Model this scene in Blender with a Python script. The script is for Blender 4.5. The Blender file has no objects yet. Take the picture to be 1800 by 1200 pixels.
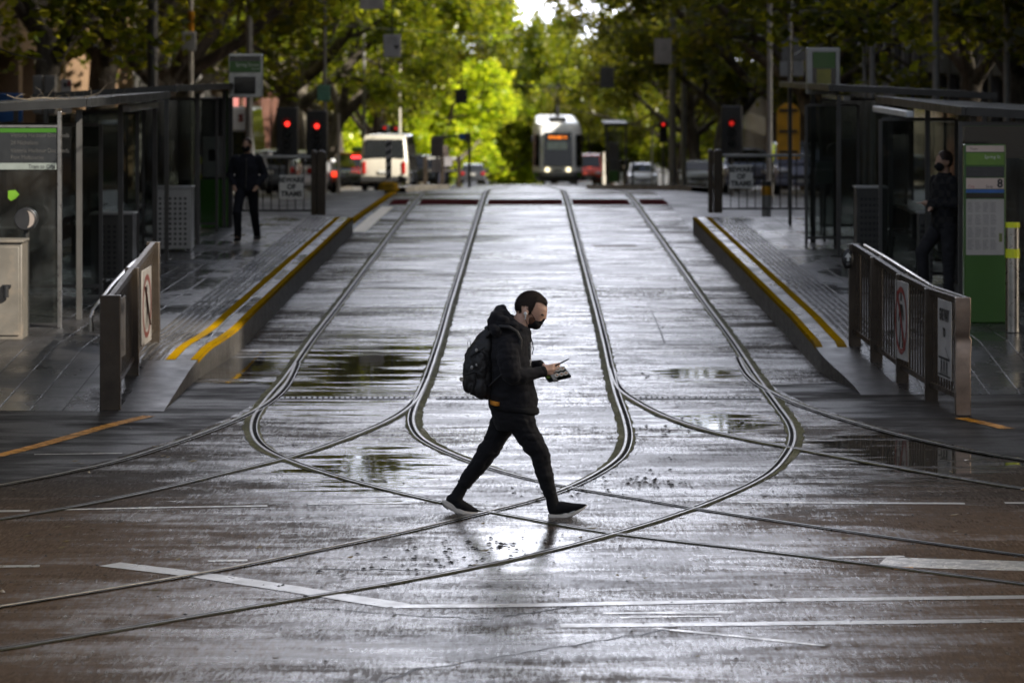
import bpy, bmesh, math, random
from mathutils import Vector, Matrix, noise

RND = random.Random(11)
SC = bpy.context.scene
COL = SC.collection
# ---------------------------------------------------------------- camera maths (a level 128 mm shift lens, 3.3 m up)
F, CX, CY, CH, CAMX = 6400.0, 928.0, 90.0, 3.3, 0.07
def P(px, py, d):
    return Vector((CAMX + (px - CX) * d / F, d, CH - (py - CY) * d / F))
def XA(px, d):
    return CAMX + (px - CX) * d / F
def ZA(py, d):
    return CH - (py - CY) * d / F
def G(px, py, z=0.0):
    d = F * (CH - z) / (py - CY)
    return Vector((CAMX + (px - CX) * d / F, d, z))
def sstep(x, a, b):
    t = max(0.0, min(1.0, (x - a) / (b - a)))
    return t * t * (3 - 2 * t)
def zroad(x, d):
    # level crossing, crest at about 86 m, then the street falls away
    if d < 79: z = 0.0
    elif d < 93: z = -0.036 * (d - 79) ** 2 / 28.0
    elif d < 430: z = -0.252 - 0.036 * (d - 93)
    else: z = -0.252 - 0.036 * 337
    return z - 0.25 * sstep(abs(x), 3.7, 6.5) * sstep(d, 69, 92)

# ---------------------------------------------------------------- scene tree helpers
def root_of(o):
    while o.parent: o = o.parent
    return o
def thing(name, label, cat, loc=(0, 0, 0), group=None):
    o = bpy.data.objects.new(name, None)
    COL.objects.link(o)
    o.empty_display_size = 0.1
    o.location = loc
    o['label'] = label; o['category'] = cat
    if group: o['group'] = group
    return o
def copy_tree(o, parent=None):
    c = o.copy(); COL.objects.link(c)
    if parent: c.parent = parent
    for ch in list(o.children): copy_tree(ch, c)
    return c

class MB:
    """collects faces for ONE mesh"""
    def __init__(s): s.v = []; s.f = []; s.m = []
    def add(s, vs, fs, m=0):
        o = len(s.v); s.v += [Vector(v) for v in vs]
        s.f += [tuple(i + o for i in f) for f in fs]; s.m += [m] * len(fs); return s
    def box(s, c, size, rz=0.0, m=0):
        hx, hy, hz = size[0] / 2, size[1] / 2, size[2] / 2
        R = Matrix.Rotation(rz, 3, 'Z'); c = Vector(c)
        vs = [c + R @ Vector((x * hx, y * hy, z * hz)) for x in (-1, 1) for y in (-1, 1) for z in (-1, 1)]
        return s.add(vs, [(0, 1, 3, 2), (4, 6, 7, 5), (0, 4, 5, 1), (2, 3, 7, 6), (0, 2, 6, 4), (1, 5, 7, 3)], m)
    def b2(s, lo, hi, m=0):
        lo = Vector(lo); hi = Vector(hi)
        return s.box((lo + hi) / 2, (abs(hi.x - lo.x), abs(hi.y - lo.y), abs(hi.z - lo.z)), 0, m)
    def beam(s, p0, p1, w, h, m=0, up=(0, 0, 1)):
        p0 = Vector(p0); p1 = Vector(p1); t = (p1 - p0).normalized(); up = Vector(up)
        a = t.cross(up)
        if a.length < 1e-4: a = t.cross(Vector((1, 0, 0)))
        a.normalize(); b = a.cross(t).normalized()
        vs = [p + a * sx * w / 2 + b * sz * h / 2 for p in (p0, p1) for sx in (-1, 1) for sz in (-1, 1)]
        return s.add(vs, [(0, 1, 3, 2), (4, 6, 7, 5), (0, 4, 5, 1), (2, 3, 7, 6), (0, 2, 6, 4), (1, 5, 7, 3)], m)
    def tube(s, pts, r, n=8, m=0, cap=True):
        pts = [Vector(p) for p in pts]
        rs = r if isinstance(r, (list, tuple)) else [r] * len(pts)
        vs = []; prev = None
        for i, p in enumerate(pts):
            t = (pts[min(i + 1, len(pts) - 1)] - pts[max(i - 1, 0)]).normalized()
            if prev is None:
                a = t.cross(Vector((0, 0, 1)))
                if a.length < 1e-3: a = t.cross(Vector((1, 0, 0)))
            else:
                a = prev - t * prev.dot(t)
            a.normalize(); b = t.cross(a); prev = a
            for k in range(n):
                an = 2 * math.pi * k / n
                vs.append(p + (a * math.cos(an) + b * math.sin(an)) * rs[i])
        fs = []
        for i in range(len(pts) - 1):
            for k in range(n):
                k2 = (k + 1) % n
                fs.append((i * n + k, i * n + k2, (i + 1) * n + k2, (i + 1) * n + k))
        if cap:
            fs.append(tuple(range(n - 1, -1, -1)))
            fs.append(tuple((len(pts) - 1) * n + k for k in range(n)))
        return s.add(vs, fs, m)
    def cyl(s, p0, p1, r, n=16, m=0): return s.tube([p0, p1], r, n, m)
    def prism(s, poly, axis, a, b, m=0):
        """poly of 2-D points extruded along axis 'x','y','z' from a to b"""
        def mk(u, v, w):
            return {'x': (w, u, v), 'y': (u, w, v), 'z': (u, v, w)}[axis]
        n = len(poly)
        vs = [mk(u, v, a) for u, v in poly] + [mk(u, v, b) for u, v in poly]
        fs = [tuple(range(n)), tuple(range(2 * n - 1, n - 1, -1))]
        fs += [(i, i + n, (i + 1) % n + n, (i + 1) % n) for i in range(n)]
        return s.add(vs, fs, m)
    def quad(s, a, b, c, d, m=0): return s.add([a, b, c, d], [(0, 1, 2, 3)], m)
    def ell(s, c, r, nu=16, nv=10, m=0, R=None):
        c = Vector(c); r = Vector(r) if not isinstance(r, (int, float)) else Vector((r, r, r))
        vs = []; fs = []
        for j in range(1, nv):
            th = math.pi * j / nv
            for i in range(nu):
                ph = 2 * math.pi * i / nu
                q = Vector((r.x * math.sin(th) * math.cos(ph), r.y * math.sin(th) * math.sin(ph), r.z * math.cos(th)))
                vs.append(c + (R @ q if R else q))
        q0 = Vector((0, 0, r.z)); t = len(vs); vs += [c + (R @ q0 if R else q0), c - (R @ q0 if R else q0)]
        for j in range(nv - 2):
            for i in range(nu):
                i2 = (i + 1) % nu
                fs.append((j * nu + i, (j + 1) * nu + i, (j + 1) * nu + i2, j * nu + i2))
        for i in range(nu):
            i2 = (i + 1) % nu
            fs.append((t, i, i2)); fs.append((t + 1, (nv - 2) * nu + i2, (nv - 2) * nu + i))
        return s.add(vs, fs, m)
    def cap(s, p0, r0, p1, r1, n=14, m=0):
        """tapered capsule, closed"""
        p0 = Vector(p0); p1 = Vector(p1); t = p1 - p0; L = t.length
        if L < 1e-6: return s.ell(p0, r0)
        t /= L; pts = []; rs = []
        for k in range(5, 0, -1):
            a = math.pi / 2 * k / 5.3; pts.append(p0 - t * r0 * math.sin(a)); rs.append(r0 * math.cos(a))
        pts += [p0, p1]; rs += [r0, r1]
        for k in range(1, 6):
            a = math.pi / 2 * k / 5.3; pts.append(p1 + t * r1 * math.sin(a)); rs.append(r1 * math.cos(a))
        return s.tube(pts, rs, n, m)
    def loft(s, rings, m=0, cap=True):
        n = len(rings[0]); vs = [v for r in rings for v in r]; fs = []
        for i in range(len(rings) - 1):
            for k in range(n):
                k2 = (k + 1) % n
                fs.append((i * n + k, i * n + k2, (i + 1) * n + k2, (i + 1) * n + k))
        if cap:
            fs.append(tuple(range(n - 1, -1, -1))); fs.append(tuple((len(rings) - 1) * n + k for k in range(n)))
        return s.add(vs, fs, m)
    def raw(s, name='tmp'):
        me = bpy.data.meshes.new(name); me.from_pydata([tuple(v) for v in s.v], [], s.f); return me
    def build(s, name, mat, parent=None, smooth=True, bevel=0.0, seg=2, ang=0.6, fixn=True, struct=False, stuff=False):
        off = root_of(parent).location if parent else Vector((0, 0, 0))
        me = bpy.data.meshes.new(name)
        me.from_pydata([tuple(v - off) for v in s.v], [], s.f)
        mats = mat if isinstance(mat, (list, tuple)) else [mat]
        for mm in mats: me.materials.append(mm)
        if len(mats) > 1:
            for p, k in zip(me.polygons, s.m): p.material_index = k
        if fixn or smooth:
            bm = bmesh.new(); bm.from_mesh(me)
            if fixn: bmesh.ops.recalc_face_normals(bm, faces=bm.faces)
            if smooth:
                for f in bm.faces: f.smooth = True
                for e in bm.edges:
                    if len(e.link_faces) == 2 and e.calc_face_angle(0) > ang: e.smooth = False
            bm.to_mesh(me); bm.free()
        o = bpy.data.objects.new(name, me); COL.objects.link(o)
        if parent: o.parent = parent
        if bevel:
            md = o.modifiers.new('bevel', 'BEVEL'); md.width = bevel; md.segments = seg; md.limit_method = 'ANGLE'
            md.angle_limit = 0.6; md.harden_normals = False
        if struct: o['kind'] = 'structure'
        if stuff: o['kind'] = 'stuff'
        return o

def remesh(mb, voxel, smooth=4, factor=0.5):
    """union of overlapping closed shapes as one skin; returns an MB"""
    me = mb.raw(); bm = bmesh.new(); bm.from_mesh(me); bmesh.ops.recalc_face_normals(bm, faces=bm.faces); bm.to_mesh(me); bm.free()
    o = bpy.data.objects.new('tmp', me); COL.objects.link(o)
    md = o.modifiers.new('r', 'REMESH'); md.mode = 'VOXEL'; md.voxel_size = voxel
    if smooth:
        sm = o.modifiers.new('s', 'SMOOTH'); sm.iterations = smooth; sm.factor = factor
    dg = bpy.context.evaluated_depsgraph_get(); dg.update()
    r = bpy.data.meshes.new_from_object(o.evaluated_get(dg))
    out = MB(); out.v = [v.co.copy() for v in r.vertices]; out.f = [tuple(p.vertices) for p in r.polygons]; out.m = [0] * len(out.f)
    bpy.data.objects.remove(o); bpy.data.meshes.remove(me); bpy.data.meshes.remove(r)
    return out
def vnormals(mb):
    ns = [Vector((0, 0, 0)) for _ in mb.v]
    for f in mb.f:
        a, b, c = mb.v[f[0]], mb.v[f[1]], mb.v[f[2]]; n = (b - a).cross(c - a)
        for i in f: ns[i] += n
    return [n.normalized() if n.length > 0 else n for n in ns]
def wrinkle(mb, amp, sc, off=0.0, warp=0.0):
    ns = vnormals(mb); nv = []
    for v, n in zip(mb.v, ns):
        q = Vector((v.x * sc[0] + off, v.y * sc[1] + off * .7, v.z * sc[2]))
        h = noise.noise(q) + 0.5 * noise.noise(q * 2.1 + Vector((3, 1, 7)))
        h = abs(h) * 1.4 - 0.45
        nv.append(v + n * amp * h)
    mb.v = nv; return mb
def text_mb(txt, size, origin, align='CENTER', depth=0.0, plane='XZ', sx=1.0, bold=0.0):
    """lettering as mesh faces, standing in the XZ plane facing -Y (or 'YZ+' facing +X / 'YZ-' facing -X)"""
    cu = bpy.data.curves.new('t', 'FONT'); cu.body = txt; cu.size = size; cu.align_x = align; cu.align_y = 'CENTER'; cu.resolution_u = 2
    cu.offset = bold; cu.extrude = depth
    o = bpy.data.objects.new('t', cu); COL.objects.link(o)
    dg = bpy.context.evaluated_depsgraph_get(); dg.update()
    r = bpy.data.meshes.new_from_object(o.evaluated_get(dg)); mb = MB()
    ox, oy, oz = origin
    def mp(c):
        if plane == 'XZ': return Vector((ox + c.x * sx, oy - c.z, oz + c.y))
        if plane == 'YZ+': return Vector((ox + c.z, oy + c.x * sx, oz + c.y))
        return Vector((ox - c.z, oy - c.x * sx, oz + c.y))
    mb.v = [mp(v.co) for v in r.vertices]; mb.f = [tuple(p.vertices) for p in r.polygons]; mb.m = [0] * len(mb.f)
    bpy.data.objects.remove(o); bpy.data.meshes.remove(r); bpy.data.curves.remove(cu)
    return mb

# ---------------------------------------------------------------- materials
class NT:
    def __init__(s, name):
        s.mat = bpy.data.materials.new(name); s.mat.use_nodes = True
        s.t = s.mat.node_tree; s.b = s.t.nodes['Principled BSDF']; s.out = s.t.nodes['Material Output']
        s.tc = s.t.nodes.new('ShaderNodeTexCoord')
    def new(s, ty, **k):
        n = s.t.nodes.new(ty)
        for a, b in k.items(): setattr(n, a, b)
        return n
    def put(s, sock, v):
        if v is None: return
        if hasattr(v, 'is_output') or isinstance(v, bpy.types.NodeSocket): s.t.links.new(v, sock)
        elif isinstance(v, (int, float)) and sock.type == 'RGBA': sock.default_value = (v, v, v, 1)
        elif isinstance(v, (tuple, list)) and len(v) == 3 and sock.type == 'RGBA': sock.default_value = (*v, 1)
        else: sock.default_value = v
    def obj(s): return s.tc.outputs['Object']
    def mapping(s, vec, scale=(1, 1, 1), loc=(0, 0, 0), rot=(0, 0, 0)):
        n = s.new('ShaderNodeMapping'); s.put(n.inputs['Vector'], vec)
        n.inputs['Scale'].default_value = scale; n.inputs['Location'].default_value = loc; n.inputs['Rotation'].default_value = rot
        return n.outputs[0]
    def noise(s, vec, scale, detail=4, rough=0.55, dist=0.0):
        n = s.new('ShaderNodeTexNoise'); s.put(n.inputs['Vector'], vec); n.inputs['Scale'].default_value = scale
        n.inputs['Detail'].default_value = detail; n.inputs['Roughness'].default_value = rough; n.inputs['Distortion'].default_value = dist
        return n.outputs[0]
    def math(s, op, a, b=None, clamp=False):
        n = s.new('ShaderNodeMath', operation=op, use_clamp=clamp); s.put(n.inputs[0], a)
        if b is not None: s.put(n.inputs[1], b)
        return n.outputs[0]
    def ramp(s, fac, stops, interp='LINEAR'):
        n = s.new('ShaderNodeValToRGB'); s.put(n.inputs[0], fac); n.color_ramp.interpolation = interp
        e = n.color_ramp.elements
        while len(e) < len(stops): e.new(0.5)
        for k, (p, c) in enumerate(stops):
            e[k].position = p; e[k].color = (*c, 1) if isinstance(c, (tuple, list)) else (c, c, c, 1)
        return n.outputs[0]
    def mr(s, v, a, b, c, d, smooth=False):
        n = s.new('ShaderNodeMapRange'); n.clamp = True
        if smooth: n.interpolation_type = 'SMOOTHSTEP'
        s.put(n.inputs[0], v)
        for k, q in enumerate((a, b, c, d)): s.put(n.inputs[1 + k], q)
        return n.outputs[0]
    def mix(s, fac, a, b, blend='MIX'):
        n = s.new('ShaderNodeMix', data_type='RGBA', blend_type=blend)
        s.put(n.inputs[0], fac); s.put(n.inputs[6], a); s.put(n.inputs[7], b); return n.outputs[2]
    def bump(s, h, strength, dist=0.01, normal=None):
        n = s.new('ShaderNodeBump'); s.put(n.inputs['Height'], h); s.put(n.inputs['Strength'], strength); n.inputs['Distance'].default_value = dist
        if normal is not None: s.put(n.inputs['Normal'], normal)
        return n.outputs[0]
    def set(s, **k):
        names = dict(color='Base Color', rough='Roughness', metal='Metallic', normal='Normal', spec='Specular IOR Level', ior='IOR', coat='Coat Weight',
                     coatr='Coat Roughness', emit='Emission Color', es='Emission Strength', alpha='Alpha', trans='Transmission Weight', sss='Subsurface Weight', sheen='Sheen Weight')
        for a, b in k.items(): s.put(s.b.inputs[names[a]], b)
        return s.mat
MATS = {}
def M(name, color, rough=0.6, metal=0.0, var=0.25, vs=3.0, bump=0.0, bs=40.0, spec=0.5, coat=0.0, dirt=None, dirts=1.3):
    """a plain surface with slight wear: noise in colour and roughness, an optional grime tone and fine relief"""
    if name in MATS: return MATS[name]
    t = NT(name); n = t.noise(t.obj(), vs, 6)
    lo = tuple(c * (1 - var) for c in color); hi = tuple(min(1, c * (1 + var)) for c in color)
    c = t.ramp(n, [(0.3, lo), (0.7, hi)])
    if dirt:
        n2 = t.noise(t.obj(), dirts, 8, 0.65); c = t.mix(t.mr(n2, 0.5, 0.68, 0, 0.75), c, dirt)
    r = t.mr(t.noise(t.obj(), vs * 2.3, 5), 0.3, 0.7, max(0.03, rough * 0.8), min(1, rough * 1.2))
    t.set(color=c, rough=r, metal=metal, spec=spec, coat=coat)
    if bump: t.set(normal=t.bump(t.noise(t.obj(), bs, 6), bump, 0.01))
    MATS[name] = t.mat; return t.mat
def EM(name, color, strength):
    if name in MATS: return MATS[name]
    t = NT(name); t.set(color=tuple(c * .3 for c in color), emit=color, es=strength, rough=0.3); MATS[name] = t.mat; return t.mat
def GLASS(name, tint=(0.7, 0.74, 0.72), refl=1.0):
    if name in MATS: return MATS[name]
    t = NT(name); t.t.nodes.remove(t.b)
    tr = t.new('ShaderNodeBsdfTransparent'); tr.inputs[0].default_value = (*tint, 1)
    gl = t.new('ShaderNodeBsdfGlossy'); gl.inputs['Roughness'].default_value = 0.03; gl.inputs[0].default_value = (refl, refl, refl, 1)
    fr = t.new('ShaderNodeFresnel'); fr.inputs[0].default_value = 1.45
    sm = t.noise(t.obj(), 2.0, 5)
    df = t.new('ShaderNodeBsdfDiffuse'); df.inputs[0].default_value = (0.35, 0.36, 0.35, 1)
    m0 = t.new('ShaderNodeMixShader'); t.put(m0.inputs[0], t.mr(sm, 0.45, 0.75, 0.01, 0.07)); t.t.links.new(tr.outputs[0], m0.inputs[1]); t.t.links.new(df.outputs[0], m0.inputs[2])
    mx = t.new('ShaderNodeMixShader'); t.t.links.new(fr.outputs[0], mx.inputs[0]); t.t.links.new(m0.outputs[0], mx.inputs[1]); t.t.links.new(gl.outputs[0], mx.inputs[2])
    t.t.links.new(mx.outputs[0], t.out.inputs[0]); MATS[name] = t.mat; return t.mat
# ---------------------------------------------------------------- camera, sky and sun
SUN_EL, SUN_B = math.radians(34), math.radians(44)
def setup():
    cam = bpy.data.cameras.new('camera'); co = bpy.data.objects.new('camera', cam); COL.objects.link(co)
    co.location = (CAMX, 0, CH); co.rotation_euler = (math.pi / 2, 0, 0)
    cam.sensor_width = 36; cam.lens = 128; cam.shift_x = -28 / 1800; cam.shift_y = -510 / 1800
    cam.clip_start = 1; cam.clip_end = 6000
    cam.dof.use_dof = True; cam.dof.focus_distance = 26.0; cam.dof.aperture_fstop = 3.5; cam.dof.aperture_blades = 9
    SC.camera = co
    w = bpy.data.worlds.new('World'); SC.world = w; w.use_nodes = True; t = w.node_tree
    bg = t.nodes['Background']
    sky = t.nodes.new('ShaderNodeTexSky'); sky.sky_type = 'NISHITA'; sky.sun_disc = False
    sky.sun_elevation = SUN_EL; sky.sun_rotation = math.pi / 2 + SUN_B; sky.dust_density = 1.5; sky.air_density = 1.0
    # broken cloud after rain: greyer than the blue, with brightness added low down ahead to lift the road's sheen
    tc = t.nodes.new('ShaderNodeTexCoord'); mp = t.nodes.new('ShaderNodeMapping'); mp.inputs['Scale'].default_value = (1.0, 1.0, 2.4)
    L = t.links.new; L(tc.outputs['Generated'], mp.inputs[0])
    nz = t.nodes.new('ShaderNodeTexNoise'); nz.inputs['Scale'].default_value = 3.0; nz.inputs['Detail'].default_value = 7; nz.inputs['Roughness'].default_value = 0.6
    L(mp.outputs[0], nz.inputs['Vector'])
    rp = t.nodes.new('ShaderNodeValToRGB'); rp.color_ramp.elements[0].position = 0.40; rp.color_ramp.elements[1].position = 0.60
    L(nz.outputs[0], rp.inputs[0])
    dt = t.nodes.new('ShaderNodeVectorMath'); dt.operation = 'DOT_PRODUCT'; L(tc.outputs['Generated'], dt.inputs[0]); dt.inputs[1].default_value = Vector((0.0, 1, 0.22)).normalized()
    fw = t.nodes.new('ShaderNodeMapRange'); fw.interpolation_type = 'SMOOTHSTEP'; L(dt.outputs['Value'], fw.inputs[0])
    for k, q in enumerate((0.92, 0.995, SKY_LOW, SKY_HIGH)): fw.inputs[1 + k].default_value = q
    cc = t.nodes.new('ShaderNodeVectorMath'); cc.operation = 'SCALE'; cc.inputs[0].default_value = (0.93, 0.945, 1.06); L(fw.outputs[0], cc.inputs['Scale'])
    # added warm glow in the right-hand sky, put there to light the man's face
    d2 = t.nodes.new('ShaderNodeVectorMath'); d2.operation = 'DOT_PRODUCT'; L(tc.outputs['Generated'], d2.inputs[0]); d2.inputs[1].default_value = Vector((1.0, 0.2, 0.42)).normalized()
    f2 = t.nodes.new('ShaderNodeMapRange'); f2.interpolation_type = 'SMOOTHSTEP'; L(d2.outputs['Value'], f2.inputs[0])
    for k, q in enumerate((0.78, 1.0, 0.0, SKY_SIDE)): f2.inputs[1 + k].default_value = q
    c2 = t.nodes.new('ShaderNodeVectorMath'); c2.operation = 'SCALE'; c2.inputs[0].default_value = (1.0, 0.86, 0.68); L(f2.outputs[0], c2.inputs['Scale'])
    ad = t.nodes.new('ShaderNodeVectorMath'); ad.operation = 'ADD'; L(cc.outputs[0], ad.inputs[0]); L(c2.outputs[0], ad.inputs[1]); cc = ad
    mx = t.nodes.new('ShaderNodeMix'); mx.data_type = 'RGBA'
    mul = t.nodes.new('ShaderNodeMath'); mul.operation = 'MULTIPLY_ADD'; mul.inputs[1].default_value = 0.75; mul.inputs[2].default_value = 0.12
    L(rp.outputs[0], mul.inputs[0]); L(mul.outputs[0], mx.inputs[0])
    L(sky.outputs[0], mx.inputs[6]); L(cc.outputs[0], mx.inputs[7])
    L(mx.outputs[2], bg.inputs[0]); bg.inputs[1].default_value = SKY_STRENGTH
    sl = bpy.data.lights.new('sun', 'SUN'); sl.energy = 5.0; sl.angle = math.radians(0.5); sl.color = (1.0, 0.93, 0.82)
    so = bpy.data.objects.new('sun', sl); COL.objects.link(so)
    d = Vector((math.cos(SUN_B) * math.cos(SUN_EL), -math.sin(SUN_B) * math.cos(SUN_EL), math.sin(SUN_EL)))
    so.rotation_euler = d.to_track_quat('Z', 'Y').to_euler(); so.location = (60, -40, 80)
    vs = SC.view_settings; vs.view_transform = 'Standard'; vs.look = 'None'; vs.gamma = 1.0; vs.exposure = EXPOSURE
    cy = SC.cycles; cy.max_bounces = 8; cy.diffuse_bounces = 3; cy.glossy_bounces = 4; cy.transmission_bounces = 4; cy.transparent_max_bounces = 24
    cy.sample_clamp_indirect = 6; cy.caustics_reflective = False; cy.caustics_refractive = False
    cy.use_denoising = True
SKY_STRENGTH = 0.06
SKY_LOW, SKY_HIGH = 5.0, 76.0
SKY_SIDE = 90.0
EXPOSURE = 1.06
setup()

# ---------------------------------------------------------------- ground materials
def ell_mask(t, px0, py0, px1, py1, soft=0.55, nz=None, na=0.9):
    """hollow that holds water, given by its outline box; ragged edge from noise"""
    a = G((px0 + px1) / 2, py0); b = G((px0 + px1) / 2, py1); ym = (a.y + b.y) / 2; ry = abs(a.y - b.y) / 2
    pm = CY + F * CH / ym; l = G(px0, pm); r = G(px1, pm); xm = (l.x + r.x) / 2; rx = (r.x - l.x) / 2
    v = t.mapping(t.obj(), (1 / rx, 1 / ry, 0), (-xm / rx, -ym / ry, 0))
    ln = t.new('ShaderNodeVectorMath', operation='LENGTH'); t.put(ln.inputs[0], v)
    q = t.math('ADD', t.math('SUBTRACT', 1.0, ln.outputs['Value']), t.math('MULTIPLY', t.math('SUBTRACT', nz, 0.512), na * 4.2))
    return t.mr(q, 0.0, soft, 0, 1, True)
def wet_concrete():
    t = NT('wet concrete track bed'); o = t.obj()
    st = t.mapping(o, (0.55, 1.5, 1))
    big = t.noise(st, 0.33, 7, 0.6, 0.6)
    mid = t.noise(st, 1.6, 8, 0.65, 0.4)
    fin = t.noise(t.mapping(o, (1, 2.2, 1)), 9, 6, 0.6)
    grit = t.noise(o, 70, 3, 0.6)
    gr2 = t.noise(t.mapping(o, (1, 0.13, 1)), 48, 4, 0.7)      # grain drawn out along the traffic
    gr3 = t.noise(t.mapping(o, (1, 0.10, 1), (3, 1, 0)), 16, 5, 0.7)
    edge = t.noise(t.mapping(o, (0.45, 2.6, 1)), 1.5, 8, 0.66, 0.3)
    pools = None
    for b in [(430, 580, 850, 735), (490, 765, 830, 885), (320, 605, 520, 690), (1385, 742, 1850, 862), (1100, 640, 1340, 675), (1120, 715, 1400, 775)]:
        mk = ell_mask(t, *b, nz=edge); pools = mk if pools is None else t.math('MAXIMUM', pools, mk)
    film = t.mr(t.math('ADD', t.math('MULTIPLY', big, 0.55), t.math('MULTIPLY', mid, 0.45)), 0.40, 0.60, 0, 1, True)   # thin water film
    dry = t.mr(t.noise(t.mapping(o, (0.4, 0.9, 1), (4, 2, 0)), 0.5, 6, 0.6), 0.52, 0.68, 0, 1, True)
    c = t.ramp(t.math('ADD', t.math('MULTIPLY', mid, 0.6), t.math('MULTIPLY', fin, 0.4)), [(0.3, (0.040, 0.035, 0.031)), (0.55, (0.066, 0.058, 0.052)), (0.75, (0.105, 0.092, 0.082))])
    c = t.mix(t.mr(t.noise(st, 0.8, 9, 0.7), 0.52, 0.66, 0, 0.8), c, (0.024, 0.021, 0.018))
    c = t.mix(t.mr(big, 0.5, 0.62, 0, 0.45), c, (0.085, 0.062, 0.042))
    sep = t.new('ShaderNodeSeparateXYZ'); t.put(sep.inputs[0], o); fore = t.math('MULTIPLY', t.mr(t.math('ADD', sep.outputs[1], t.math('MULTIPLY', mid, 5.0)), 27.2, 30.4, 1, 0, True), t.mr(t.math('ABSOLUTE', t.math('ADD', sep.outputs[0], t.math('MULTIPLY', t.math('SUBTRACT', big, 0.5), 3.0))), 0.3, 2.4, 0.12, 1, True))   # older brown surface of the cross street
    c = t.mix(t.math('MULTIPLY', fore, t.mr(big, .3, .6, .9, .5)), c, (0.115, 0.076, 0.046))
    c = t.mix(t.mr(grit, 0.62, 0.75, 0, 0.5), c, (0.15, 0.14, 0.13))
    c = t.mix(1.0, c, t.ramp(gr2, [(0.3, 0.35), (0.5, 0.95), (0.7, 1.7)]), 'MULTIPLY')
    c = t.mix(t.math('MULTIPLY', pools, 0.6), c, (0.022, 0.021, 0.016))
    r = t.mr(film, 0, 1, 0.40, 0.15); r = t.math('ADD', r, t.math('MULTIPLY', dry, 0.10)); r = t.math('ADD', r, t.mr(gr2, 0.35, 0.65, -0.06, 0.07))
    slick = ell_mask(t, 740, 885, 1070, 1050, 0.8, nz=edge, na=0.30)   # smooth wet patch where the rails cross
    r = t.mix(t.math('MULTIPLY', slick, 0.8), r, 0.085)
    r = t.mix(pools, r, 0.015)
    np_ = t.math('SUBTRACT', 1.0, pools); nb = t.math('MULTIPLY', np_, t.math('SUBTRACT', 1.0, t.math('MULTIPLY', slick, 0.86)))
    n1 = t.bump(t.math('ADD', mid, t.math('MULTIPLY', fin, 0.35)), t.math('MULTIPLY', nb, 0.34), 0.035)
    n2 = t.bump(t.math('ADD', grit, fin), t.math('MULTIPLY', nb, t.mr(film, 0, 1, 0.55, 0.25)), 0.006, n1)
    rip = t.bump(t.noise(t.mapping(o, (1, 1.6, 1)), 3.5, 2), t.math('MULTIPLY', pools, 0.05), 0.01, n2)
    mt = t.math('MULTIPLY', t.mr(t.math('ADD', t.math('MULTIPLY', t.noise(t.mapping(o, (0.5, 3.2, 1), (7, 3, 0)), 1.3, 9, 0.7, 0.5), 0.7), t.math('MULTIPLY', fin, 0.3)), 0.50, 0.60, 0, 1, True), np_)   # silted streaks that do not shine
    t.set(color=c, rough=r, normal=rip, spec=0.62, ior=1.45)
    # gritty matt surface: thin silt streaks on the tracks, coarse aggregate away from them
    ax = t.math('ABSOLUTE', sep.outputs[0]); out_ = t.math('MULTIPLY', t.mr(ax, 1.2, 4.2, 0, 1, True), t.mr(sep.outputs[1], 30, 33, 1, 0.5))
    n5 = t.noise(t.mapping(o, (0.6, 1.7, 1), (2, 9, 0)), 1.7, 9, 0.68, 0.5)
    mk = t.math('ADD', t.math('ADD', t.math('MULTIPLY', n5, 0.36), t.math('MULTIPLY', big, 0.36)), t.math('ADD', t.math('MULTIPLY', gr2, 0.16), t.math('MULTIPLY', gr3, 0.12)))
    mk = t.math('ADD', mk, t.math('ADD', t.math('MULTIPLY', out_, 0.14), t.math('MULTIPLY', fore, 0.025)))
    mk = t.math('MULTIPLY', t.math('MULTIPLY', t.mr(mk, 0.455, 0.61, 0, 0.92, True), np_), t.math('SUBTRACT', 1.0, t.math('MULTIPLY', slick, 0.45)))
    df = t.new('ShaderNodeBsdfDiffuse'); t.put(df.inputs[0], t.mix(0.5, c, t.mix(fore, (0.030, 0.026, 0.022), (0.088, 0.057, 0.035)))); t.put(df.inputs['Normal'], n2)
    ms = t.new('ShaderNodeMixShader'); t.put(ms.inputs[0], mk); t.t.links.new(t.b.outputs[0], ms.inputs[1]); t.t.links.new(df.outputs[0], ms.inputs[2]); t.t.links.new(ms.outputs[0], t.out.inputs[0])
    return t.mat
def asphalt(name, base=(0.020, 0.0185, 0.017), rough=0.5, wet=0.5, matt=0.93):
    t = NT(name); o = t.obj(); b = t.noise(o, 0.4, 7, 0.6); f = t.noise(o, 45, 4); m = t.noise(t.mapping(o, (0.6, 1.5, 1)), 1.4, 7, 0.62)
    c = t.ramp(t.math('ADD', t.math('MULTIPLY', f, 0.5), t.math('MULTIPLY', m, 0.5)), [(0.3, tuple(x * 0.6 for x in base)), (0.7, tuple(x * 1.6 for x in base))])
    wt = t.mr(m, 0.45, 0.6, 0, wet, True)
    r = t.math('SUBTRACT', rough, t.math('MULTIPLY', wt, 0.3)); r = t.math('ADD', r, t.mr(f, 0.3, 0.7, -0.08, 0.08))
    n = t.bump(f, 0.5, 0.008, t.bump(b, 0.2, 0.05))
    t.set(color=c, rough=r, normal=n, spec=0.5); df = t.new('ShaderNodeBsdfDiffuse'); t.put(df.inputs[0], c); t.put(df.inputs['Normal'], n)
    ms = t.new('ShaderNodeMixShader'); t.put(ms.inputs[0], t.mr(t.math('ADD', t.math('MULTIPLY', m, .6), t.math('MULTIPLY', b, .4)), .40, .56, matt, matt * .55)); t.t.links.new(t.b.outputs[0], ms.inputs[1]); t.t.links.new(df.outputs[0], ms.inputs[2]); t.t.links.new(ms.outputs[0], t.out.inputs[0])
    return t.mat
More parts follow.
